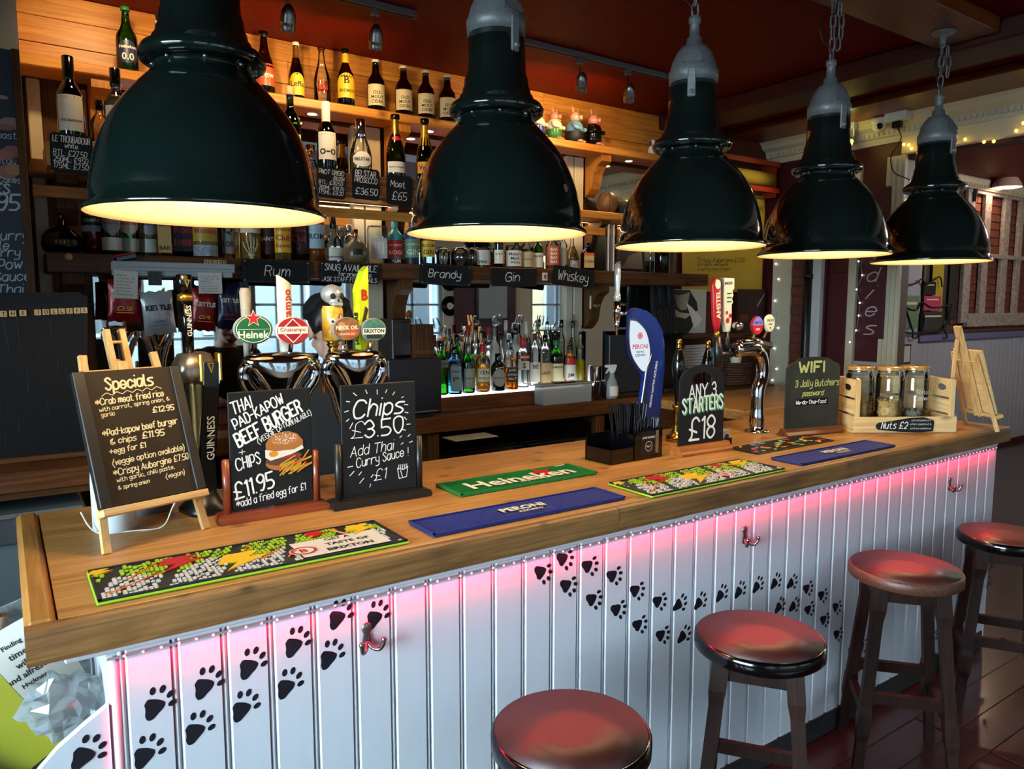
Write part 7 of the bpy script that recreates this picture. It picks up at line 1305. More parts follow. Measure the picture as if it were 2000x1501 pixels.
# ------------------------------------------------------------ bar maids' aisle: one person seen from behind, face in the mirror
def blobmesh(name, parts, mat, parent, vox=.012, smooth=3):
    mb = MB()
    for p in parts:
        if p[0] == 'e': mb.ell(p[1], p[2], 20)
        else:
            a, b, ra, rb = p[1:]; a = Vector(a); b = Vector(b)
            for q in range(9): mb.ell(a.lerp(b, q/8), ra+(rb-ra)*q/8, 14)
    o = mb.build(name, mat, parent); m = o.modifiers.new('remesh', 'REMESH'); m.mode = 'VOXEL'; m.voxel_size = vox; m.use_smooth_shade = True
    s = o.modifiers.new('smooth', 'SMOOTH'); s.iterations = smooth; s.factor = .5; return o
P_ = thing('person', 'person in black T-shirt and black cap bending over the back counter', 'person', (1.165, 1.42, 0), 0)
hd = Vector((0, .10, 1.59)); HS = 1.13
def hp(x, y, z): # head-local, bowed forward
    a = rad(-22); x *= HS; y *= HS; z *= HS; return (hd.x+x, hd.y+y*cos(a)-z*sin(a), hd.z+y*sin(a)+z*cos(a))
skinparts = [('e', hp(0, -.005, .03), (0.08362, 0.104, 0.104)), ('e', hp(0, .03, -.045), (0.06215, 0.06554, 0.07006)), ('e', hp(0, .058, -.083), (0.02486, 0.0226, 0.02034)), ('e', hp(0, .092, -.018), (0.01243, 0.02034, 0.01808)), ('c', hp(0, .082, .012), hp(0, .100, -.016), .007, .009), ('e', hp(.014, .088, -.022), (0.01017, 0.01017, 0.00791)), ('e', hp(-.014, .088, -.022), (0.01017, 0.01017, 0.00791)),
 ('e', hp(.035, .062, -.03), (0.02486, 0.02486, 0.02486)), ('e', hp(-.035, .062, -.03), (0.02486, 0.02486, 0.02486)), ('e', hp(0, .083, -.050), (0.02712, 0.01243, 0.0113)), ('e', hp(0, .078, .035), (0.05085, 0.01582, 0.01356)), ('e', hp(.076, -.005, -.005), (0.01356, 0.02486, 0.03616)), ('e', hp(-.076, -.005, -.005), (0.01356, 0.02486, 0.03616)),
 ('c', hp(0, -.02, -.05), (0, 0, 1.42), .052, .058), ('c', (0, -.01, 1.42), (0, -.01, 1.34), .075, .11),
 ('c', (.165, 0, 1.36), (.20, .06, 1.10), .048, .038), ('c', (-.165, 0, 1.36), (-.20, .06, 1.10), .048, .038), ('c', (.20, .06, 1.10), (.15, .30, 1.13), .036, .025), ('c', (-.20, .06, 1.10), (-.12, .30, 1.13), .036, .025),
 ('c', (0, 0, 1.32), (0, 0, 1.0), .13, .12), ('c', (.08, 0, .95), (.09, 0, .5), .085, .055), ('c', (-.08, 0, .95), (-.09, 0, .5), .085, .055), ('c', (.09, 0, .5), (.09, -.01, .06), .05, .035), ('c', (-.09, 0, .5), (-.09, -.01, .06), .05, .035), ('c', (0, 0, 1.0), (0, 0, .92), .14, .14)]
for s in (-1, 1):
    b0_ = Vector((s*.135+.015, .31, 1.13)); skinparts.append(('e', tuple(b0_+Vector((0, .035, 0))), (.036, .042, .014)))
    for q, ln in enumerate((.05, .060, .056, .044)): f0 = b0_+Vector(((q-1.5)*.018, .07, 0)); skinparts += [('c', tuple(f0), tuple(f0+Vector((0, ln*.55, -.006))), .008, .0075), ('c', tuple(f0+Vector((0, ln*.55, -.006))), tuple(f0+Vector((0, ln*.9, -.022))), .0075, .0065)]
    skinparts.append(('c', tuple(b0_+Vector((-s*.028, .02, 0))), tuple(b0_+Vector((-s*.052, .065, -.012))), .010, .008))
blobmesh('body', skinparts, 'skin', P_, .006, 4)
shirt = [('c', (0, -.012, 1.36), (0, 0, 1.30), .098, .142), ('c', (.10, -.005, 1.375), (-.10, -.005, 1.375), .068, .068), ('c', (0, 0, 1.30), (0, 0, 1.0), .152, .142), ('c', (.09, 0, 1.32), (.05, 0, .95), .115, .11), ('c', (-.09, 0, 1.32), (-.05, 0, .95), .115, .11), ('c', (.16, 0, 1.365), (.188, .035, 1.20), .066, .058), ('c', (-.16, 0, 1.365), (-.188, .035, 1.20), .066, .058)]
sh = flat('black_cloth', '#08080a', .85, var=.3, vs=20); blobmesh('shirt', shirt, sh, P_, .012, 4)
blobmesh('trousers', [('c', (0, 0, 1.0), (0, 0, .93), .155, .155), ('c', (.08, 0, .95), (.09, 0, .5), .10, .075), ('c', (-.08, 0, .95), (-.09, 0, .5), .10, .075), ('c', (.09, 0, .5), (.09, -.01, .12), .07, .055), ('c', (-.09, 0, .5), (-.09, -.01, .12), .07, .055)], flat('trouser_cloth', '#0c0c12', .9), P_, .014)
for s in (-1, 1): MB().ell((s*.09, .03, .045), (.05, .12, .045), 16).build('shoe', 'matt_black', P_)
hr = flat('dark_hair', '#120d0b', .5, var=.4, vs=60); blobmesh('hair', [('e', hp(0, -.034, .045), (.092, .094, .096)), ('e', hp(.0, -.070, -.02), (.058, .042, .058)), ('e', hp(.068, -.03, .02), (.018, .05, .05)), ('e', hp(-.068, -.03, .02), (.018, .05, .05)), ('e', hp(0, -.115, .06), (.042, .040, .040))], hr, P_, .008)
MB().lathe([(.100, 0), (.102, .012), (.096, .05), (.067, .083), (.022, .097), (.001, .099)], n=28, sy=1.12).build('cap_crown', sh, P_, loc=hp(0, -.002, .062), rot=(rad(-16), 0, 0))
MB().prism([(-.07, .05), (-.05, .10), (-.02, .125), (.02, .125), (.05, .10), (.07, .05)], .0, .006, plane='xy').build('cap_peak', sh, P_, loc=hp(0, .01, .068), rot=(rad(-24), 0, 0))
for s in (-1, 1):
    e = Vector(hp(s*.031, .0775, .012)); MB().ell(e, (.013, .008, .007), 12).build('eye', flat('eye_white', '#b9b2aa', .2), P_); MB().tube([hp(s*.016, .087, .030), hp(s*.032, .090, .036), hp(s*.050, .080, .031)], [.0035, .0045, .002], 8).build('eyebrow', hr, P_); MB().tube([hp(s*.018, .086, .014), hp(s*.031, .0885, .019), hp(s*.045, .081, .013)], .0028, 6).build('eyelid', hr, P_)
    MB().ell(hp(s*.085, -.006, -.036), .005, 10).build('earring', 'chrome', P_)
MB().tube([hp(-.022, .089, -.048), hp(-.008, .097, -.046), hp(0, .097, -.048), hp(.008, .097, -.046), hp(.022, .089, -.048)], [.002, .0055, .005, .0055, .002], 8).tube([hp(-.018, .090, -.055), hp(0, .096, -.058), hp(.018, .090, -.055)], [.002, .006, .002], 8).build('lips', flat('lips', '#9a5a54', .4), P_)
# ------------------------------------------------------------ bar mats
def mat_base(label, x0, x1, y0, y1, matr, top=None, h=.010, name='bar_mat'):
    t = thing(name, label, 'bar mat', ((x0+x1)/2, (y0+y1)/2, WT+.0012)); W, D = x1-x0, y1-y0; MB().box(-W/2, W/2, -D/2, D/2, 0, h*.6, bev=.002).build('base', matr, t)
    if top: MB().box(-W/2+.003, W/2-.003, -D/2+.003, D/2-.003, h*.6, h*.8, bev=.0008).build('top_layer', top, t)
    return t, W, D
def studs(t, W, D, pitch, r, z0, z1, mat, name='studs', keep=lambda x, y: True):
    mb = MB(); nx = int((W-.02)/pitch); ny = int((D-.016)/pitch)
    for a in range(nx):
        for b in range(ny):
            x = (a-(nx-1)/2)*pitch; y = (b-(ny-1)/2)*pitch
            if keep(x, y): mb.add([(x-r, y-r, z0), (x+r, y-r, z0), (x+r, y+r, z0), (x-r, y+r, z0), (x, y, z1)], [(0, 1, 4), (1, 2, 4), (2, 3, 4), (3, 0, 4)])
    mb.build(name, mat, t, kind='stuff')
for (x0, x1, y0, y1, lb) in ((.873, 1.533, .061, .204, 'blue rubber Peroni bar mat, nearer and larger of the two blue mats'), (2.392, 3.036, .040, .174, 'blue rubber Peroni bar mat near the nut crate')):
    t, W, D = mat_base(lb, x0, x1, y0, y1, 'navy'); 
    MB().box(-W/2, W/2, -D/2, -D/2+.005, .006, .010).box(-W/2, W/2, D/2-.005, D/2, .006, .010).box(-W/2, -W/2+.005, -D/2, D/2, .006, .010).box(W/2-.005, W/2, -D/2, D/2, .006, .010).build('raised_edge', 'navy', t)
    studs(t, W, D, .0085, .0034, .006, .010, 'navy', keep=lambda x, y: not (abs(x) < .085 and abs(y+.012) < .028))
    mb = MB(); vs, fs, (bx, by) = face_mesh('PERONI', .035); k = .15/bx
    mb.add([(a*k-.075, b*k*1.05-.012, .0105) for a, b in vs], fs); vs, fs, (bx, by) = face_mesh('AZZURRO', .035); k = .085/bx; mb.add([(a*k-.035, b*k-.034, .0105) for a, b in vs], fs); mb.build('raised_lettering', 'ivory', t)
t, W, D = mat_base('green Heineken bar mat with raised cream lettering and a red star', 1.133, 1.684, .363, .527, flat('mat_green', '#0f6a2c', .45))
MB().box(-W/2, W/2, -D/2, -D/2+.006, .006, .010).box(-W/2, W/2, D/2-.006, D/2, .006, .010).box(-W/2, -W/2+.006, -D/2, D/2, .006, .010).box(W/2-.006, W/2, -D/2, D/2, .006, .010).build('raised_edge', 'mat_green' if False else M.get('x') or flat('mat_green', '#0f6a2c', .45), t)
mb = MB()
for q in range(62): x = -W/2+.016+q*.0086; mb.add([(x, -D/2+.012, .006), (x+.005, -D/2+.012, .006), (x+.012, D/2-.012, .006), (x+.007, D/2-.012, .006), (x+.0025, -D/2+.012, .009), (x+.0095, D/2-.012, .009)], [(0, 4, 5, 3), (4, 1, 2, 5), (0, 1, 4), (3, 5, 2)])
mb.build('ribs', flat('mat_green2', '#0c5a24', .45), t, kind='stuff')
i = Ink(); i.star(.115, .025, .062, PI/2+.2); i.build('red_star', 'red', lambda a, b, e: (a, b, .0100), t)
i = Ink(); i.face('Heineken', .0, -.012, wd=.42, bold=.025); i.face('experience', .03, -.052, wd=.12, bold=.02); i.rect(W/2-.075, D/2-.02, W/2-.03, D/2-.012); i.build('raised_lettering', 'ivory', lambda a, b, e: (a, b, .0112), t)
nv = flat('mat_navy_black', '#11161f', .5)
def brix(x0, x1, y0, y1, lb, seed, tx):
    t, W, D = mat_base(lb, x0, x1, y0, y1, 'lime', nv, .010); rr = random.Random(seed); MB1 = MB(); MBw = MB(); MBo = MB(); n = int(W/.0095); m = int(D/.009)
    MB().box(-W/2+.003, W/2-.003, -D/2+.003, -D/2+.009, .008, .0105).box(-W/2+.003, W/2-.003, D/2-.009, D/2-.003, .008, .0105).box(-W/2+.003, -W/2+.009, -D/2+.003, D/2-.003, .008, .0105).box(W/2-.009, W/2-.003, -D/2+.003, D/2-.003, .008, .0105).build('raised_edge', nv, t)
    for a in range(n):
        for b in range(m):
            x = -W/2+.014+a*.0095; y = -D/2+.014+b*.009
            if x > W/2-.014 or y > D/2-.014: continue
            fx = (x+W/2)/W; fy = (y+D/2)/D; saw = (fx*5.2-fy*.55) % 1.0
            if tx and .62 < fx < .93 and fy < .62: continue
            if saw > .80: continue
            q = (MB1 if (fy > .52+.12*sin(fx*22)) else MBw); dx = .003+rr.random()*.001
            if rr.random() < .30: continue
            z1 = .0102+rr.uniform(0, .001); q.add([(x-dx, y-.003, .008), (x+dx, y-.003, .008), (x+dx+.002, y+.003, .008), (x-dx+.002, y+.003, .008), (x-dx, y-.003, z1), (x+dx, y-.003, z1), (x+dx+.002, y+.003, z1), (x-dx+.002, y+.003, z1)], [(4, 5, 6, 7), (0, 1, 5, 4), (1, 2, 6, 5), (2, 3, 7, 6), (3, 0, 4, 7)])
    MB1.build('lime_blocks', flat('mat_lime', '#a9c822', .5), t, kind='stuff'); MBw.build('cream_blocks', flat('mat_cream', '#d9cfc4', .5), t, kind='stuff')
    def bolt(fx, fy, s, m_, nm): 
        P = [(-.2, .5), (.35, .5), (.12, .12), (.45, .1), (-.30, -.55), (-.05, -.05), (-.35, -.02)]; MB().prism([((fx-.5)*W+p[0]*s*1.5, (fy-.5)*D+p[1]*s) for p in P][::-1], .008, .0118, plane='xy').build(nm, m_, t)
    for fx, fy, s, m_ in ((.26, .68, .085, 'red'), (.44, .40, .10, 'yellow'), (.735, .80, .05, 'red'), (.90, .72, .07, 'yellow'), (.03, .82, .04, 'yellow')): bolt(fx, fy, s, m_, 'lightning_bolt')
    mb = MB()
    for (ax, ay, bx, by) in ((.03, .12, .20, .50), (.10, .45, .20, .82), (.50, .30, .58, .55), (.58, .22, .62, .36), (.50, .86, .46, .62), (.80, .90, .84, .62)): mb.tube([((ax-.5)*W, (ay-.5)*D, .0105), ((bx-.5)*W, (by-.5)*D, .0105)], .0022, 6)
    mb.build('orange_lines', 'orange', t)
    i = Ink()
    if tx:
        i.rect(.12*W, -D*.42, .44*W, D*.12); i.up(1); i.face('GET A', .29*W, D*.05, h=.018, bold=.03); i.face('TASTE OF', .31*W, -D*.12, h=.020, bold=.04); i.face('BRIXTON', .30*W, -D*.30, h=.022, bold=.05)
    i.up(0).disc(.14*W if tx else .12*W, -D*.2, .034, .030); i.up(2).ring(.14*W if tx else .12*W, -D*.2, .024, .031, k=.9); i.up(2).face('B', .14*W if tx else .12*W, -D*.2, h=.026, bold=.04)
    i.build('logo_lettering', ['mat_cream_' if False else flat('mat_cream', '#d9cfc4', .5), nv, 'red'], lambda a, b, e: (a, b, .0104+e), t, step=.0003)
brix(.121, .801, .054, .266, 'lime-edged Brixton bar mat with lightning bolts at the near left', 2, True); brix(1.608, 2.273, .023, .226, 'lime-edged Brixton bar mat in front of the straw caddy', 5, False)
t, W, D = mat_base('black bar mat printed with coloured balloons by the WIFI board', 2.43, 2.957, .264, .413, 'black', h=.007); i = Ink(); rr = random.Random(8)
for q in range(46): i.up(q % 5); i.disc(rr.uniform(-W*.45, W*.45), rr.uniform(-D*.4, D*.4), rr.uniform(.008, .022), rr.uniform(.004, .010), 12, rr.uniform(-.6, .6))
i.build('print', ['pink', flat('mat_teal', '#5ac0b4', .5), 'yellow', flat('mat_lime', '#a9c822', .5), 'orange'], lambda a, b, e: (a, b, .0046+e*.02), t)
# ------------------------------------------------------------ straw caddy
t = thing('bar_caddy', "black plastic bar caddy with a Jack Daniel's front panel", 'caddy', (1.955, .52, WT+.0005), rad(3)); W, D = .275, .135
MB().box(-W/2, W/2, -D/2, D/2, 0, .004).box(-W/2, -W/2+.004, -D/2, D/2, .004, .055).box(-W/2, W/2, -D/2, -D/2+.004, .004, .055).box(-W/2, W/2, D/2-.004, D/2, .004, .10).box(W/2-.004, W/2, -D/2, D/2, .004, .115).box(-.02, -.016, -D/2, D/2, .004, .10).build('tray', 'gloss_black', t)
mb = MB(); mb.prism([(-.016, .0), (W/2, 0), (W/2, .115), (.04, .12), (.0, .105), (-.016, .09)], -D/2-.0005, -D/2-.004).build('front_panel', 'gloss_black', t); MB().prism([(-W/2, 0), (-W/2, .075), (-W/2+.02, .095), (-.05, .09), (-.03, .06), (-.02, .055), (-.02, 0)], D/2+.0005, D/2+.004).build('rear_panel', 'gloss_black', t)
i = Ink(); i.rect(.016, .015, .115, .108); i.up(1).face('JACK DANIELS', .06, .083, wd=.07, bold=.02); i.ring(.06, .05, .018, .0195); i.face('No.7', .06, .05, wd=.024, bold=.02); i.up(2).poly([(.098, .02), (.115, .02), (.115, .108), (.100, .108), (.096, .07)]); i.build('advert', [flat('advert_black', '#0d0d0d', .3), 'ivory', flat('whisky_photo', '#7a5a3c', .4, var=.4, vs=60)], onfront(-D/2-.004), t)
s0 = None; rr = random.Random(3); cx0, cy0 = t.location.x, t.location.y
for q in range(92):
    short = q >= 60; x = cx0+(rr.uniform(-.012, .105) if not short else rr.uniform(.04, .125)); y = cy0+(rr.uniform(.0, .055) if not short else rr.uniform(-.05, -.005))
    key = 's' if short else 'l'
    if s0 is None: s0 = {}
    if key not in s0: L_ = .20 if not short else .145; ring = [(.0030*cos(2*PI*k/8), .0030*sin(2*PI*k/8)) for k in range(8)]; mb = MB().tube([(0, 0, 0), (0, 0, L_)], .0031, 8, caps=False).tube([(0, 0, L_), (0, 0, .001)], .0024, 8, caps=False); o = mb.build('drinking_straw', flat('straw_black', '#101014', .15)); s0[key] = o
    else: o = s0[key].copy(); C.objects.link(o)
    o.location = (x, y, WT+.006); ax = (x-cx0-.05)*4.5+rr.uniform(-.09, .09); o.rotation_euler = (rr.uniform(-.10, .10)-(.0 if short else .0), ax*.6, 0)
    tag(o, 'long black drinking straw standing in the caddy' if not short else 'short black drinking straw bundled at the right of the caddy', 'straw', 'long black straws in the caddy' if not short else 'short black straws in the caddy')
# ------------------------------------------------------------ card holder, coin dish, cloth
t = thing('card_holder', 'small clear holder with white business cards beside the starters board', 'holder', (2.49, .50, WT+.0005), rad(-8)); MB().box(-.045, .045, -.022, .025, 0, .003).box(-.045, .045, -.022, -.020, .003, .028).box(-.045, .045, .018, .020, .003, .05).build('stand', 'g_clear', t)
cdk = MB().box(-.042, .042, -.012, -.004, .0035, .062).build('cards', 'paper', t); i = Ink(); i.pen('Thai menu', -.036, .046, .006, .0008, .05); [i.line([(-.036, .038-q*.006), (-.004, .038-q*.006)], .0008) for q in range(4)]; i.up(1).disc(.024, .030, .012, .014); i.build('print', ['ink', flat('purple_logo', '#5a2a4a', .5)], onfront(-.0122), cdk)
crumple('bar_cloth', 'blue and white folded bar cloth behind the straw caddy', 'cloth', (2.20, .98, .98), .09, .06, .05, flat('cloth_blue', '#8fa6bf', .9, var=.2, vs=20), 9)
t = thing('cloth_shelf', 'dark low shelf behind the bar holding the cloth', 'shelf', (0, 0, 0)); MB().box(.3, 3.8, .92, 1.05, .86, .93).build('board', 'black', t); MB().box(.3, 3.8, .92, .95, .0, .8595).build('front', 'matt_black', t)
# ------------------------------------------------------------ nut crate with three jars
ang = rad(-35); a0 = Vector((3.215, .335)); b0_ = Vector((3.62, .075)); dx = (b0_-a0); ang = math.atan2(dx.y, dx.x); Wc = dx.length; Dc = .19; Hc = .245
t = thing('nut_crate', 'small pale wooden crate holding three nut jars', 'crate', (a0.x, a0.y, WT+.0005), ang); th_ = .009
MB().box(0, Wc, 0, Dc, 0, .008).build('bottom', 'crate', t)
MB().box(.0, Wc, -.009, -.0005, .004, .075, bev=.001).build('front_slat', 'crate', t)
for z0, z1 in ((.004, .075), (.085, .15), (.16, Hc)): MB().box(0, Wc, Dc+.0005, Dc+.009, z0, z1, bev=.001).build('back_slat', 'crate', t)
cy_ = wood('crate_pine_y', '#c29a5e', '#e2c088', 'y', 1.1, .6, bump=.1, knots=3)
for s, x in ((0, .010), (1, Wc-.019)):
    for k, (z0, z1) in enumerate(((.009, .075), (.085, .15))): MB().box(x, x+.009, .012, Dc-.012, z0, z1, bev=.001).build('end_slat', cy_, t)
    ringprism([(.012, .16), (Dc-.012, .16), (Dc-.012, Hc), (.012, Hc)], [(Dc/2+.04*cos(q), .203+.016*sin(q)) for q in [2*PI*j/14 for j in range(14)]], 0, .009, 'end_slat', cy_, t, (x+.009, 0, 0)).rotation_euler = (0, 0, PI/2)
    for y in (.0, Dc-.012): MB().box(x-.002 if not s else x-.010, x+.019 if not s else x+.011, y, y+.012, .009, Hc, bev=.001).build('corner_post', 'crate_v', t)
i = Ink(); i.poly([(.10, .012), (.09, .020), (.088, .032), (.10, .045), (.16, .052), (.24, .066), (.31, .070), (.35, .058), (.36, .05), (.357, .004), (.3, -.001), (.2, .002)]) 
sgn = thing('nuts_sign', 'shaped black sign reading Nuts £2 on the crate front', 'sign', (a0.x, a0.y, WT+.0045), ang); off = .012
MB().prism([(p[0]+off, p[1]) for p in [(v[0], v[1]) for v in i.v]], -.0135, -.0095).build('slate', 'board', sgn); i = Ink(); i.pen('Nuts £2', .112+off, .018, .030, .0032, .12, .2); i.pen('salted peanuts', .252+off, .052, .008, .0008, .09, .2); i.pen('•chilli peanuts', .245+off, .034, .008, .0008, .10, .2); i.pen('•salted cashews', .245+off, .014, .008, .0008, .10, .2); i.build('chalk_lettering', 'chalk', onfront(-.0135), sgn)
ca, sa = cos(ang), sin(ang)
def jar(k, lx, ly, label, fillh, nm, fillmat, txt=None):
    x = a0.x+ca*lx-sa*ly; y = a0.y+sa*lx+ca*ly; t = thing('nut_jar', label, 'jar', (x, y, WT+.0095), ang*.7, 'clip-top nut jars in the crate'); r = .062; H = .295
    MB().lathe([(r*.95, 0), (r, .006), (r, H*.80), (r*.94, H*.86), (r*.86, H*.89), (r*.86, H*.93)], n=32, cap=(True, False)).build('glass', 'g_clear', t)
    MB().lathe([(r*.92, H*.925), (r*1.02, H*.93), (r*1.05, H*.945), (r*1.0, H*.955), (r*1.05, H*.965), (r*1.01, H*.985), (r*.8, H*1.0), (.01, H*1.0)], n=32).build('lid', flat('amber_lid', '#b98a4c', .15, .3, coat=.5), t)
    MB().lathe([(r+.0006, .004), (r+.0006, .045)], n=32, cap=(False, False)).build('dark_band', 'matt_black', t); i = Ink(); i.face('OLD T•AL' if False else 'OLD T AL', 0, .022, wd=.07, bold=.02); i.build('lettering', 'ivory', oncyl(r+.001), t)
    mb = MB(); rr = random.Random(k)
    for q in range(330 if fillmat else 0):
        a = rr.uniform(0, 2*PI); rad_ = (r-.008)*(rr.random()**.35); z = rr.uniform(.045, fillh); 
        if rad_ < r*.6 and z < fillh-.012: continue
        mb.ell((rad_*cos(a), rad_*sin(a), z), (.0075, .0055, .005), 6, 0, 4)
    if fillmat: mb.build('nuts', fillmat, t, kind='stuff'); MB().lathe([(r-.012, .03), (r-.012, fillh-.006)], n=20).build('nut_core', fillmat, t)
    W_ = MB(); W_.tube([(-.012, -r*1.08, H*.96), (-.014, -r*1.22, H*.90), (-.010, -r*1.18, H*.80), (.010, -r*1.18, H*.80), (.014, -r*1.22, H*.90), (.012, -r*1.08, H*.96)], .0023, 6).tube([(-.02, -r*.95, H*.88), (-.012, -r*1.15, H*.86), (-.006, -r*1.2, H*.93), (.006, -r*1.2, H*.93), (.012, -r*1.15, H*.86), (.02, -r*.95, H*.88)], .0023, 6).tube([(r*.9*cos(q), r*.9*sin(q), H*.89) for q in [2*PI*j/24 for j in range(25)]], .0014, 5).build('wire_clip', 'grey', t)
    if txt: i = Ink(); [i.pen(s, -.036, .165-q*.028, .018, .0018, .072, .15) for q, s in enumerate(txt)]; i.build('pen_lettering', 'white', oncyl(r), t)
nut = flat('peanut', '#c79a5a', .5, var=.25, vs=40)
jar(1, .075, .105, 'nut jar at the left end of the crate', .125, 'n', nut); jar(2, .205, .075, 'half-full peanut jar in the middle of the crate', .135, 'n', nut); jar(3, .335, .10, 'jar marked Salted Cashews, nearly empty', .085, 'n', flat('cashew', '#8a7f68', .5, var=.3, vs=40), ('Salted', 'Cashews'))
# ------------------------------------------------------------ second easel seen from behind, beyond the crate
ez = thing('tabletop_easel', 'pale wooden easel seen from behind at the far end of the bar', 'easel', (3.87, .07, WT+.0005), rad(57)); L_ = .51
upb = lambda x, s, off=0: (x, s*sin(rad(17))+off*cos(rad(17)), s*cos(rad(17))-off*sin(rad(17)))
for s in (-1, 1): bar(upb(s*.115, 0), upb(s*.085, L_*.74), .016, .012, 'leg', par=ez)
for s in (-1, 1): bar(upb(s*.016, .06), upb(s*.016, L_*1.0), .012, .016, 'mast', par=ez)
MB().cyl(upb(-.09, L_*.66), upb(.09, L_*.66), .0045, 8).build('dowel', 'beech', ez); bar(upb(0, L_*.88, .015), (0, .17, 0), .014, .012, 'rear_leg', par=ez)
mb = MB(); mb.X = Matrix.Translation(upb(0, .066, -.020)) @ Matrix.Rotation(-rad(17), 4, 'X'); mb.box(-.125, .125, -.02, .012, -.008, .008, bev=.002).build('tray', 'beech_x', ez)
MB().tube(bez([(0, .24, .05), (.02, .22, .006), (.06, .15, .003), (.04, .10, .06)], 6), .002, 6).build('string', 'rope', ez)
e2 = thing('easel_board', 'board edge-on facing away on the far easel', 'sign', (3.87, .07, WT+.0005), rad(57)); mb = MB(); mb.X = Matrix.Translation(upb(0, .077, -.022)) @ Matrix.Rotation(-rad(17), 4, 'X'); mb.box(-.105, .105, -.006, .006, 0, .31, bev=.001).build('board', 'crate', e2); mb = MB(); mb.X = Matrix.Translation(upb(0, .077, -.022)) @ Matrix.Rotation(-rad(17), 4, 'X'); mb.box(-.10, .10, -.0075, -.0062, .005, .30).build('slate_face', 'board', e2)
# ------------------------------------------------------------ yellow menu paper and roll holder on the red wall
def PB(u, v, Y=2.36): return PY(u, v, Y)
yp = flat('kraft_yellow', '#a98a2e', .8, var=.06, vs=4); t = thing('paper_roll_holder', 'red wall bracket with a roll of yellow menu paper', 'paper roll', (0, 0, 0))
a = PB(1425, 350, 2.30); b = PB(1545, 362, 2.30); MB().cyl((4.62, 2.31, 2.70), (5.20, 2.31, 2.70), .055, 24).build('roll', yp, t)
for z in (2.795, 2.59): MB().box(4.45, 5.24, 2.25, 2.27, z, z+.04, bev=.003).build('bar', flat('bracket_red', '#a02c14', .4), t)
for x in (4.46, 5.20): MB().box(x, x+.02, 2.27, YB-.001, 2.56, 2.84).build('end_plate', flat('bracket_red', '#a02c14', .4), t)
s1 = thing('menu_paper', 'long yellow paper sheet with handwritten crispy aubergine special', 'paper', (0, 2.372, 0)); x0, x1 = PY(1338, 500, 2.372).x, PY(1490, 500, 2.372).x
n = 14; vs = []
for j in range(n+1): z = 2.58-(2.58-1.80)*j/n; w_ = (x1-4.75)*1; vs += [(4.26 if z < 2.3 else 4.26+.0, .004*sin(j*.9), z), (x1+.006*sin(j), .004*sin(j*.9+1), z)]
MB().add(vs, [(j*2, j*2+2, j*2+3, j*2+1) for j in range(n)], 0, True).build('sheet', yp, s1)
def YW(s, u, v, h, fitu, w_): p = PY(u, v, 2.372); q = PY(fitu, v, 2.372); ii.pen(s, p.x, p.z, h*.0031, w_*.0031, q.x-p.x, .2, rad(2))
ii = Ink(); YW('Crispy Aubergine £7.50', 1361, 512, 11, 1452, 1.1); YW('with garlic, chilli paste', 1361, 519, 6, 1420, .8); YW('& spring onion (vegan)', 1361, 528, 7, 1425, .8); YW('11.95', 1470, 412, 12, 1490, 1.1); ii.build('handwriting', 'ink', lambda x, z, e: (x, -.0065-e, z), s1)
# framed art, coats and shelf below the yellow sheet
t = thing('art_print', 'black and white portrait print under the yellow paper', 'picture', (0, 2.345, 0)); a = PY(1309, 652, 2.34); b = PY(1381, 565, 2.34); MB().box(a.x, b.x, 0, .008, a.z, b.z).build('card', flat('art_card', '#a9a69c', .7), t)
i = Ink(); f = lambda u, v: (PY(u, v, 2.34).x, PY(u, v, 2.34).z); i.poly([f(*p) for p in ((1310, 566), (1348, 566), (1362, 590), (1364, 606), (1350, 612), (1330, 610), (1312, 600))]); i.up(1).poly([f(*p) for p in ((1318, 574), (1328, 576), (1338, 574), (1348, 570), (1346, 584), (1342, 604), (1330, 606), (1322, 596), (1320, 584))]); i.up(0).poly([f(*p) for p in ((1316, 640), (1320, 618), (1340, 622), (1352, 612), (1362, 620), (1352, 640), (1345, 650), (1325, 652))]); i.up(2).poly([f(*p) for p in ((1340, 590), (1352, 600), (1372, 622), (1366, 634), (1356, 640), (1350, 618))]); i.build('drawing', ['ink', flat('art_mid', '#8c8980', .7), flat('art_light', '#c9c6bb', .7)], lambda x, z, e: (x, -.0006-e, z), t)
t = thing('art_print', 'dark red-brown print right of the portrait', 'picture', (0, 2.345, 0)); a = PY(1440, 650, 2.34); b = PY(1497, 565, 2.34); MB().box(a.x, b.x, 0, .008, a.z, b.z).build('card', flat('dark_print', '#2c110c', .5, var=.5, vs=9), t); i = Ink(); i.line([f(1480, 598), f(1490, 580), f(1494, 574)], .006); i.up(1).disc(f(1455, 620)[0], f(1455, 620)[1], .06, .03); i.build('drawing', ['ivory', flat('print_rust', '#6a2c14', .6)], lambda x, z, e: (x, -.0006-e, z), t)
t = thing('black_coat', 'black bundle of coats hanging left of the portrait print', 'coat', (PY(1290, 650, 2.28).x, 2.28, 1.44)); 
for q in range(7): MB().tube(bez([(-.09+q*.03, .02*sin(q*2), .40), (-.10+q*.032, -.02, .25), (-.08+q*.03, -.03, .1), (-.10+q*.034, 0, -.02)], 4), [.022]*12+[.028], 8).build('fold', sh, t)
MB().tube([(-.12, -.04, .26), (0, -.055, .24), (.12, -.04, .26)], .006, 6).build('strap', 'black', t)
t = thing('small_shelf', 'thin brown shelf under the art prints', 'shelf', (0, 0, 0)); a = PY(1325, 655, 2.25); b = PY(1510, 660, 2.25); MB().box(a.x, 5.0, 2.22, YB-.001, a.z-.03, a.z, bev=.003).build('board', 'oldwood', t); MB().box(a.x+.05, a.x+.08, 2.26, YB-.001, a.z-.1, a.z-.0305).build('bracket', 'oldwood', t)
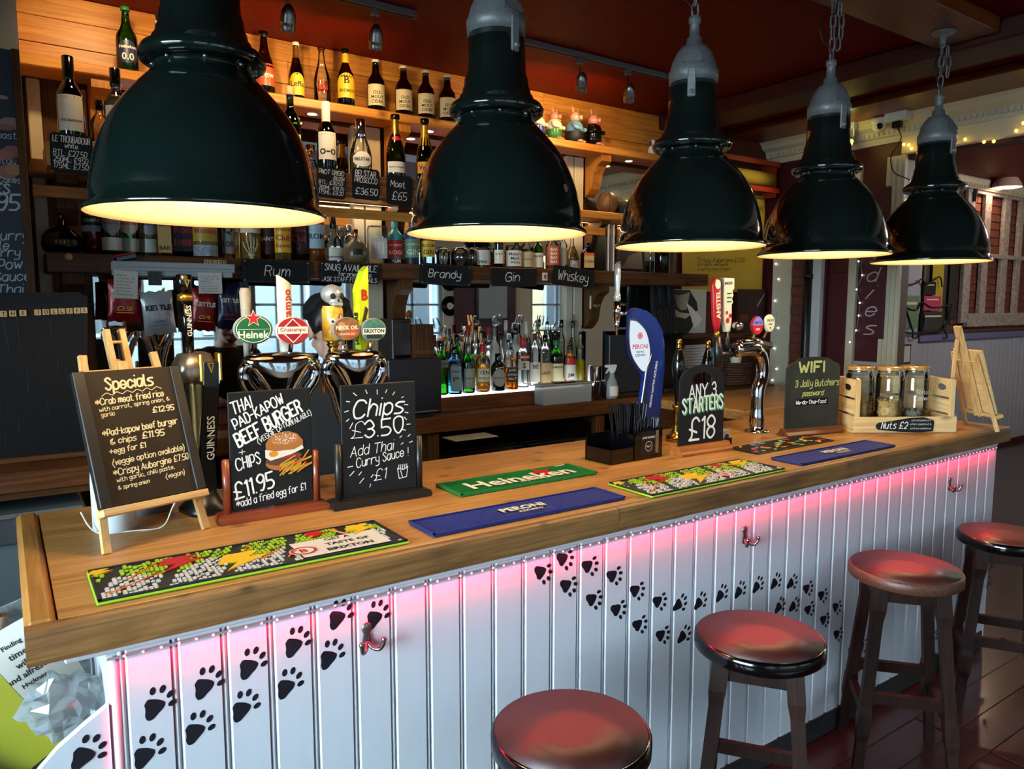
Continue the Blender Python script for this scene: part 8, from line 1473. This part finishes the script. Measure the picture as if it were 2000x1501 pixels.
t = thing('notice_sheet', 'printed notice with a framed table under the small shelf', 'notice', (0, 2.38, 0)); a = PY(1325, 720, 2.37); b = PY(1388, 672, 2.37); MB().box(a.x, b.x, 0, .004, a.z, b.z).build('sheet', 'paper', t); i = Ink(); [i.rect(a.x+.03, b.z-.03-q*.022, b.x-.03-(q % 3)*.03, b.z-.027-q*.022) for q in range(7)]; i.build('print', 'ink', lambda x, z, e: (x, -.0006-e, z), t)
t = thing('plate_poster', 'poster of dishes on white plates in a black frame', 'poster', (0, 2.38, 0)); a = PY(1392, 745, 2.37); b = PY(1445, 668, 2.37); MB().box(a.x, b.x, 0, .006, a.z, b.z).build('frame', 'black', t); i = Ink(); g_ = Vector((b.x-a.x, 0, b.z-a.z))
i.c = 0; i.rect(a.x+.01, a.z+.01, b.x-.01, b.z-.01)
for px, pz in ((.25, .72), (.72, .72), (.3, .28), (.75, .28)): i.up(1).disc(a.x+g_.x*px, a.z+g_.z*pz, .045, .04, 18); i.up(2).disc(a.x+g_.x*px, a.z+g_.z*pz, .028, .022, 12)
i.build('print', [flat('poster_grey', '#4a4c50', .5), 'ivory', flat('food_brown', '#7a4a2a', .6)], lambda x, z, e: (x, -.0006-e, z), t)
t = thing('wicker_basket', 'dark wicker basket on the back counter behind the fat chrome tap', 'basket', (PY(1436, 760, 2.15).x, 2.15, BC+.0005)); wk = flat('wicker', '#4a2a1c', .7, var=.4, vs=60)
for q in range(9): MB().tube([((.115+.004*(q % 2))*cos(a), (.09+.004*(q % 2))*sin(a), .01+q*.019) for a in [2*PI*j/28 for j in range(29)]], .0095, 6, caps=False).build('weave', wk, t)
MB().box(-.09, .09, -.07, .07, 0, .01).build('bottom', wk, t)
t = thing('paper_cups', 'white cup lid standing in the wicker basket', 'cup', (PY(1436, 730, 2.15).x, 2.15, BC+.011)); MB().lathe([(.03, 0), (.042, .19), (.045, .20), (.04, .205)], n=24).build('cup', 'ivory', t); MB().lathe([(.046, .205), (.046, .215), (.04, .22)], n=24).build('lid', 'white', t)
t = thing('teal_folder', 'teal folder standing behind the starters board', 'folder', (PY(1409, 760, 1.95).x, 2.05, BC+.0005)); MB().box(-.025, .025, -.004, .004, 0, .30).build('folder', flat('folder_teal', '#3a94a8', .5), t); MB().box(-.02, .02, -.0055, -.0045, .05, .2).build('label', 'paper', t)
# shelf top in the right corner (stone ledge) and white panel behind
t = thing('corner_counter', 'brown wooden counter running to the corner behind the WIFI board', 'counter', (0, 0, 0)); MB().box(3.55, 5.2, 1.2, 1.96, 1.02, 1.08, bev=.005).build('top', 'worktop', t); MB().box(3.6, 5.2, 1.24, 1.95, 0, 1.0195).build('cabinet', 'oldwood', t)
# ladies sign
yb2 = lambda u, v: PX(u, v, XP-.045)
t = thing('ladies_sign', 'tall oxblood sign with cream letters spelling ladies downwards', 'sign', (XP-.045, 0, 0)); a = yb2(1675, 660); b = yb2(1725, 665); zt = yb2(1690, 370).z; mb = MB().box(-.012, .004, b.y, a.y, a.z, zt, bev=.002).build('board', flat('sign_oxblood', '#43101a', .5), t); i = Ink(); ym = (a.y+b.y)/2
for s, v in (('L', 415), ('a', 460), ('d', 545+4), ('i', 583), ('e', 616), ('s', 652)): z = yb2(1698, v).z; i.pen(s, -.045, z, .095, .009, .07, .25)
i.build('painted_letters', flat('pale_pink', '#c9b0b0', .6), lambda x, z, e: (-.0125-e, ym-x, z), t)
# fairy lights
em = emis('fairy_led', '#dfe8ff', 6); em2 = emis('fairy_warm', '#ffd24a', 8)
def fairy(pts, label, X_, m_=em, r=.006):
    t = thing('fairy_lights', label, 'fairy lights', (0, 0, 0)); P = [PX(u, v, X_) for u, v in pts]; MB().tube(bez(P, 4), .0012, 5).build('wire', 'white', t)
    b_ = None
    for p in P:
        if b_ is None: b_ = MB().ell((0, 0, 0), r, 8).build('bulb', m_, t); q = b_
        else: q = share(b_, parent=t)
        q.location = p
fairy([(1515, 515), (1520, 545), (1513, 587), (1519, 640), (1512, 680), (1516, 720), (1508, 742), (1512, 765)], 'string of cool fairy lights down the cream post', XP-.06); fairy([(1677, 510), (1684, 537), (1673, 565), (1679, 591), (1677, 616), (1672, 645), (1660, 668)], 'string of cool fairy lights along the sign edge', XP-.07)
fairy([(1765, 282), (1775, 283), (1780, 290), (1862, 276), (1885, 272), (1922, 277), (1941, 276), (1985, 255), (1999, 240)], 'string of warm yellow fairy lights along the door head', XP-.07, em2, .010)
# wire magazine rack and posters on the far white wall
Y_ = YB-.07; q = lambda u, v: PY(u, v, Y_); t = thing('wire_rack', 'black scrolled wire rack of leaflets on the far wall', 'rack', (0, 0, 0))
def wire(pts, r=.008, nm='scroll'): MB().tube(bez([q(*p) for p in pts], 5), r, 6).build(nm, 'matt_black', t)
wire([(1766, 541), (1758, 580), (1750, 620), (1752, 640), (1775, 650), (1820, 648), (1845, 640), (1860, 590)], .011); wire([(1766, 541), (1770, 555), (1790, 553), (1800, 545), (1812, 555), (1835, 540), (1840, 560)]); wire([(1757, 585), (1770, 600), (1790, 605), (1800, 590), (1820, 600), (1845, 598), (1862, 590)]); wire([(1752, 648), (1746, 655), (1752, 660), (1757, 652)]); wire([(1785, 648), (1782, 658), (1790, 660), (1794, 652)]); wire([(1845, 645), (1850, 658), (1842, 660)]); wire([(1765, 590), (1775, 620), (1783, 648)]); wire([(1800, 600), (1805, 625), (1800, 648)])
def sheet(u0, u1, v0, v1, mat, name, label, cat, y=-.045, d=.008, bar_=True, bm='ivory'):
    a = PY(u0, v1, YB+y); b = PY(u1, v0, YB+y); w_ = (b.x-a.x)/2; h_ = PY((u0+u1)/2, v0, YB+y).z-PY((u0+u1)/2, v1, YB+y).z
    o = thing(name, label, cat, ((a.x+b.x)/2, YB+y, PY((u0+u1)/2, v1, YB+y).z)); MB().box(-w_, w_, -d/2, d/2, 0, h_, bev=.001).build('sheet', mat, o)
    if bar_: MB().box(-w_*.7, w_*.7, -d/2-.0016, -d/2-.0002, h_*.72, h_*.80).build('title_bar', bm, o)
for u0, u1, v0, v1, m_, lb in ((1760, 1796, 577, 640, flat('leaf_green', '#6d8a66', .6), 'pale green leaflet in the wire rack'), (1803, 1838, 578, 606, 'pink', 'bright pink leaflet in the wire rack'), (1797, 1845, 608, 646, 'black', 'black leaflet bundle in the wire rack'), (1803, 1828, 550, 576, 'matt_black', 'tilted black leaflet above the wire rack')): sheet(u0, u1, v0, v1, m_, 'leaflet', lb, 'leaflet', -.055)
for u0, u1, m_, lb in ((1799, 1815, flat('bronze_poster', '#5a4632', .4), 'bronze'), (1816, 1849, flat('yellow_poster', '#b9a21c', .5), 'bright yellow'), (1850, 1877, flat('dark_poster', '#1a1412', .5), 'dark brown'), (1878, 1886, flat('orange_poster', '#a04a14', .5), 'narrow orange')): sheet(u0, u1, 440, 622, m_, 'wall_poster', lb+' strip poster on the far wall above the wire rack', 'poster', -.034, .005, bm='matt_black')
a = PY(1750, 712, YB-.045); t = thing('framed_notice', 'black framed notice low on the far white wall', 'picture', (a.x+.13, YB-.045, a.z)); MB().box(-.13, .13, -.008, .008, 0, .20, bev=.002).build('frame', 'black', t); MB().box(-.11, .11, -.0095, -.0082, .02, .18).build('print', 'paper', t)
g = PY(1955, 345, YB-.25); t = thing('wall_lamp', 'pinkish glass shade of a black swan-neck wall lamp in the far room', 'lamp', (g.x+.15, g.y, g.z)); MB().lathe([(.03, .10), (.08, .03), (.135, -.06), (.145, -.10)], n=20, cap=(True, False)).build('shade', flat('shade_pink', '#b99a8c', .3), t); MB().tube(bez([(-.32, .22, -.05), (-.24, .18, .12), (-.12, .08, .22), (0, .0, .18), (0, 0, .10)], 5), .011, 8).build('arm', 'matt_black', t); MB().lathe([(.03, -.25), (.05, -.08), (.03, .16), (.012, .24)], n=14).build('backplate', 'matt_black', t, loc=(-.32, .19, .0))
lamp('POINT', 'wall_lamp_light', (g.x+.15, g.y, g.z-.05), 14, (1, .78, .55), size=.05)
t = thing('added_ceiling_light', 'unseen round ceiling light added to brighten the far room', 'light', (8.2, .2, ZC-.0005)); MB().lathe([(.16, 0), (.16, -.02), (.12, -.07), (.001, -.085)], n=28).build('diffuser', emis('added_ceiling_glow', '#ffe9cc', 3), t)  # unseen fitting and bulb, added to brighten the far wall
lamp('POINT', 'added_ceiling_bulb', (8.2, .2, 2.86), 75, (1, .90, .82), size=.12)
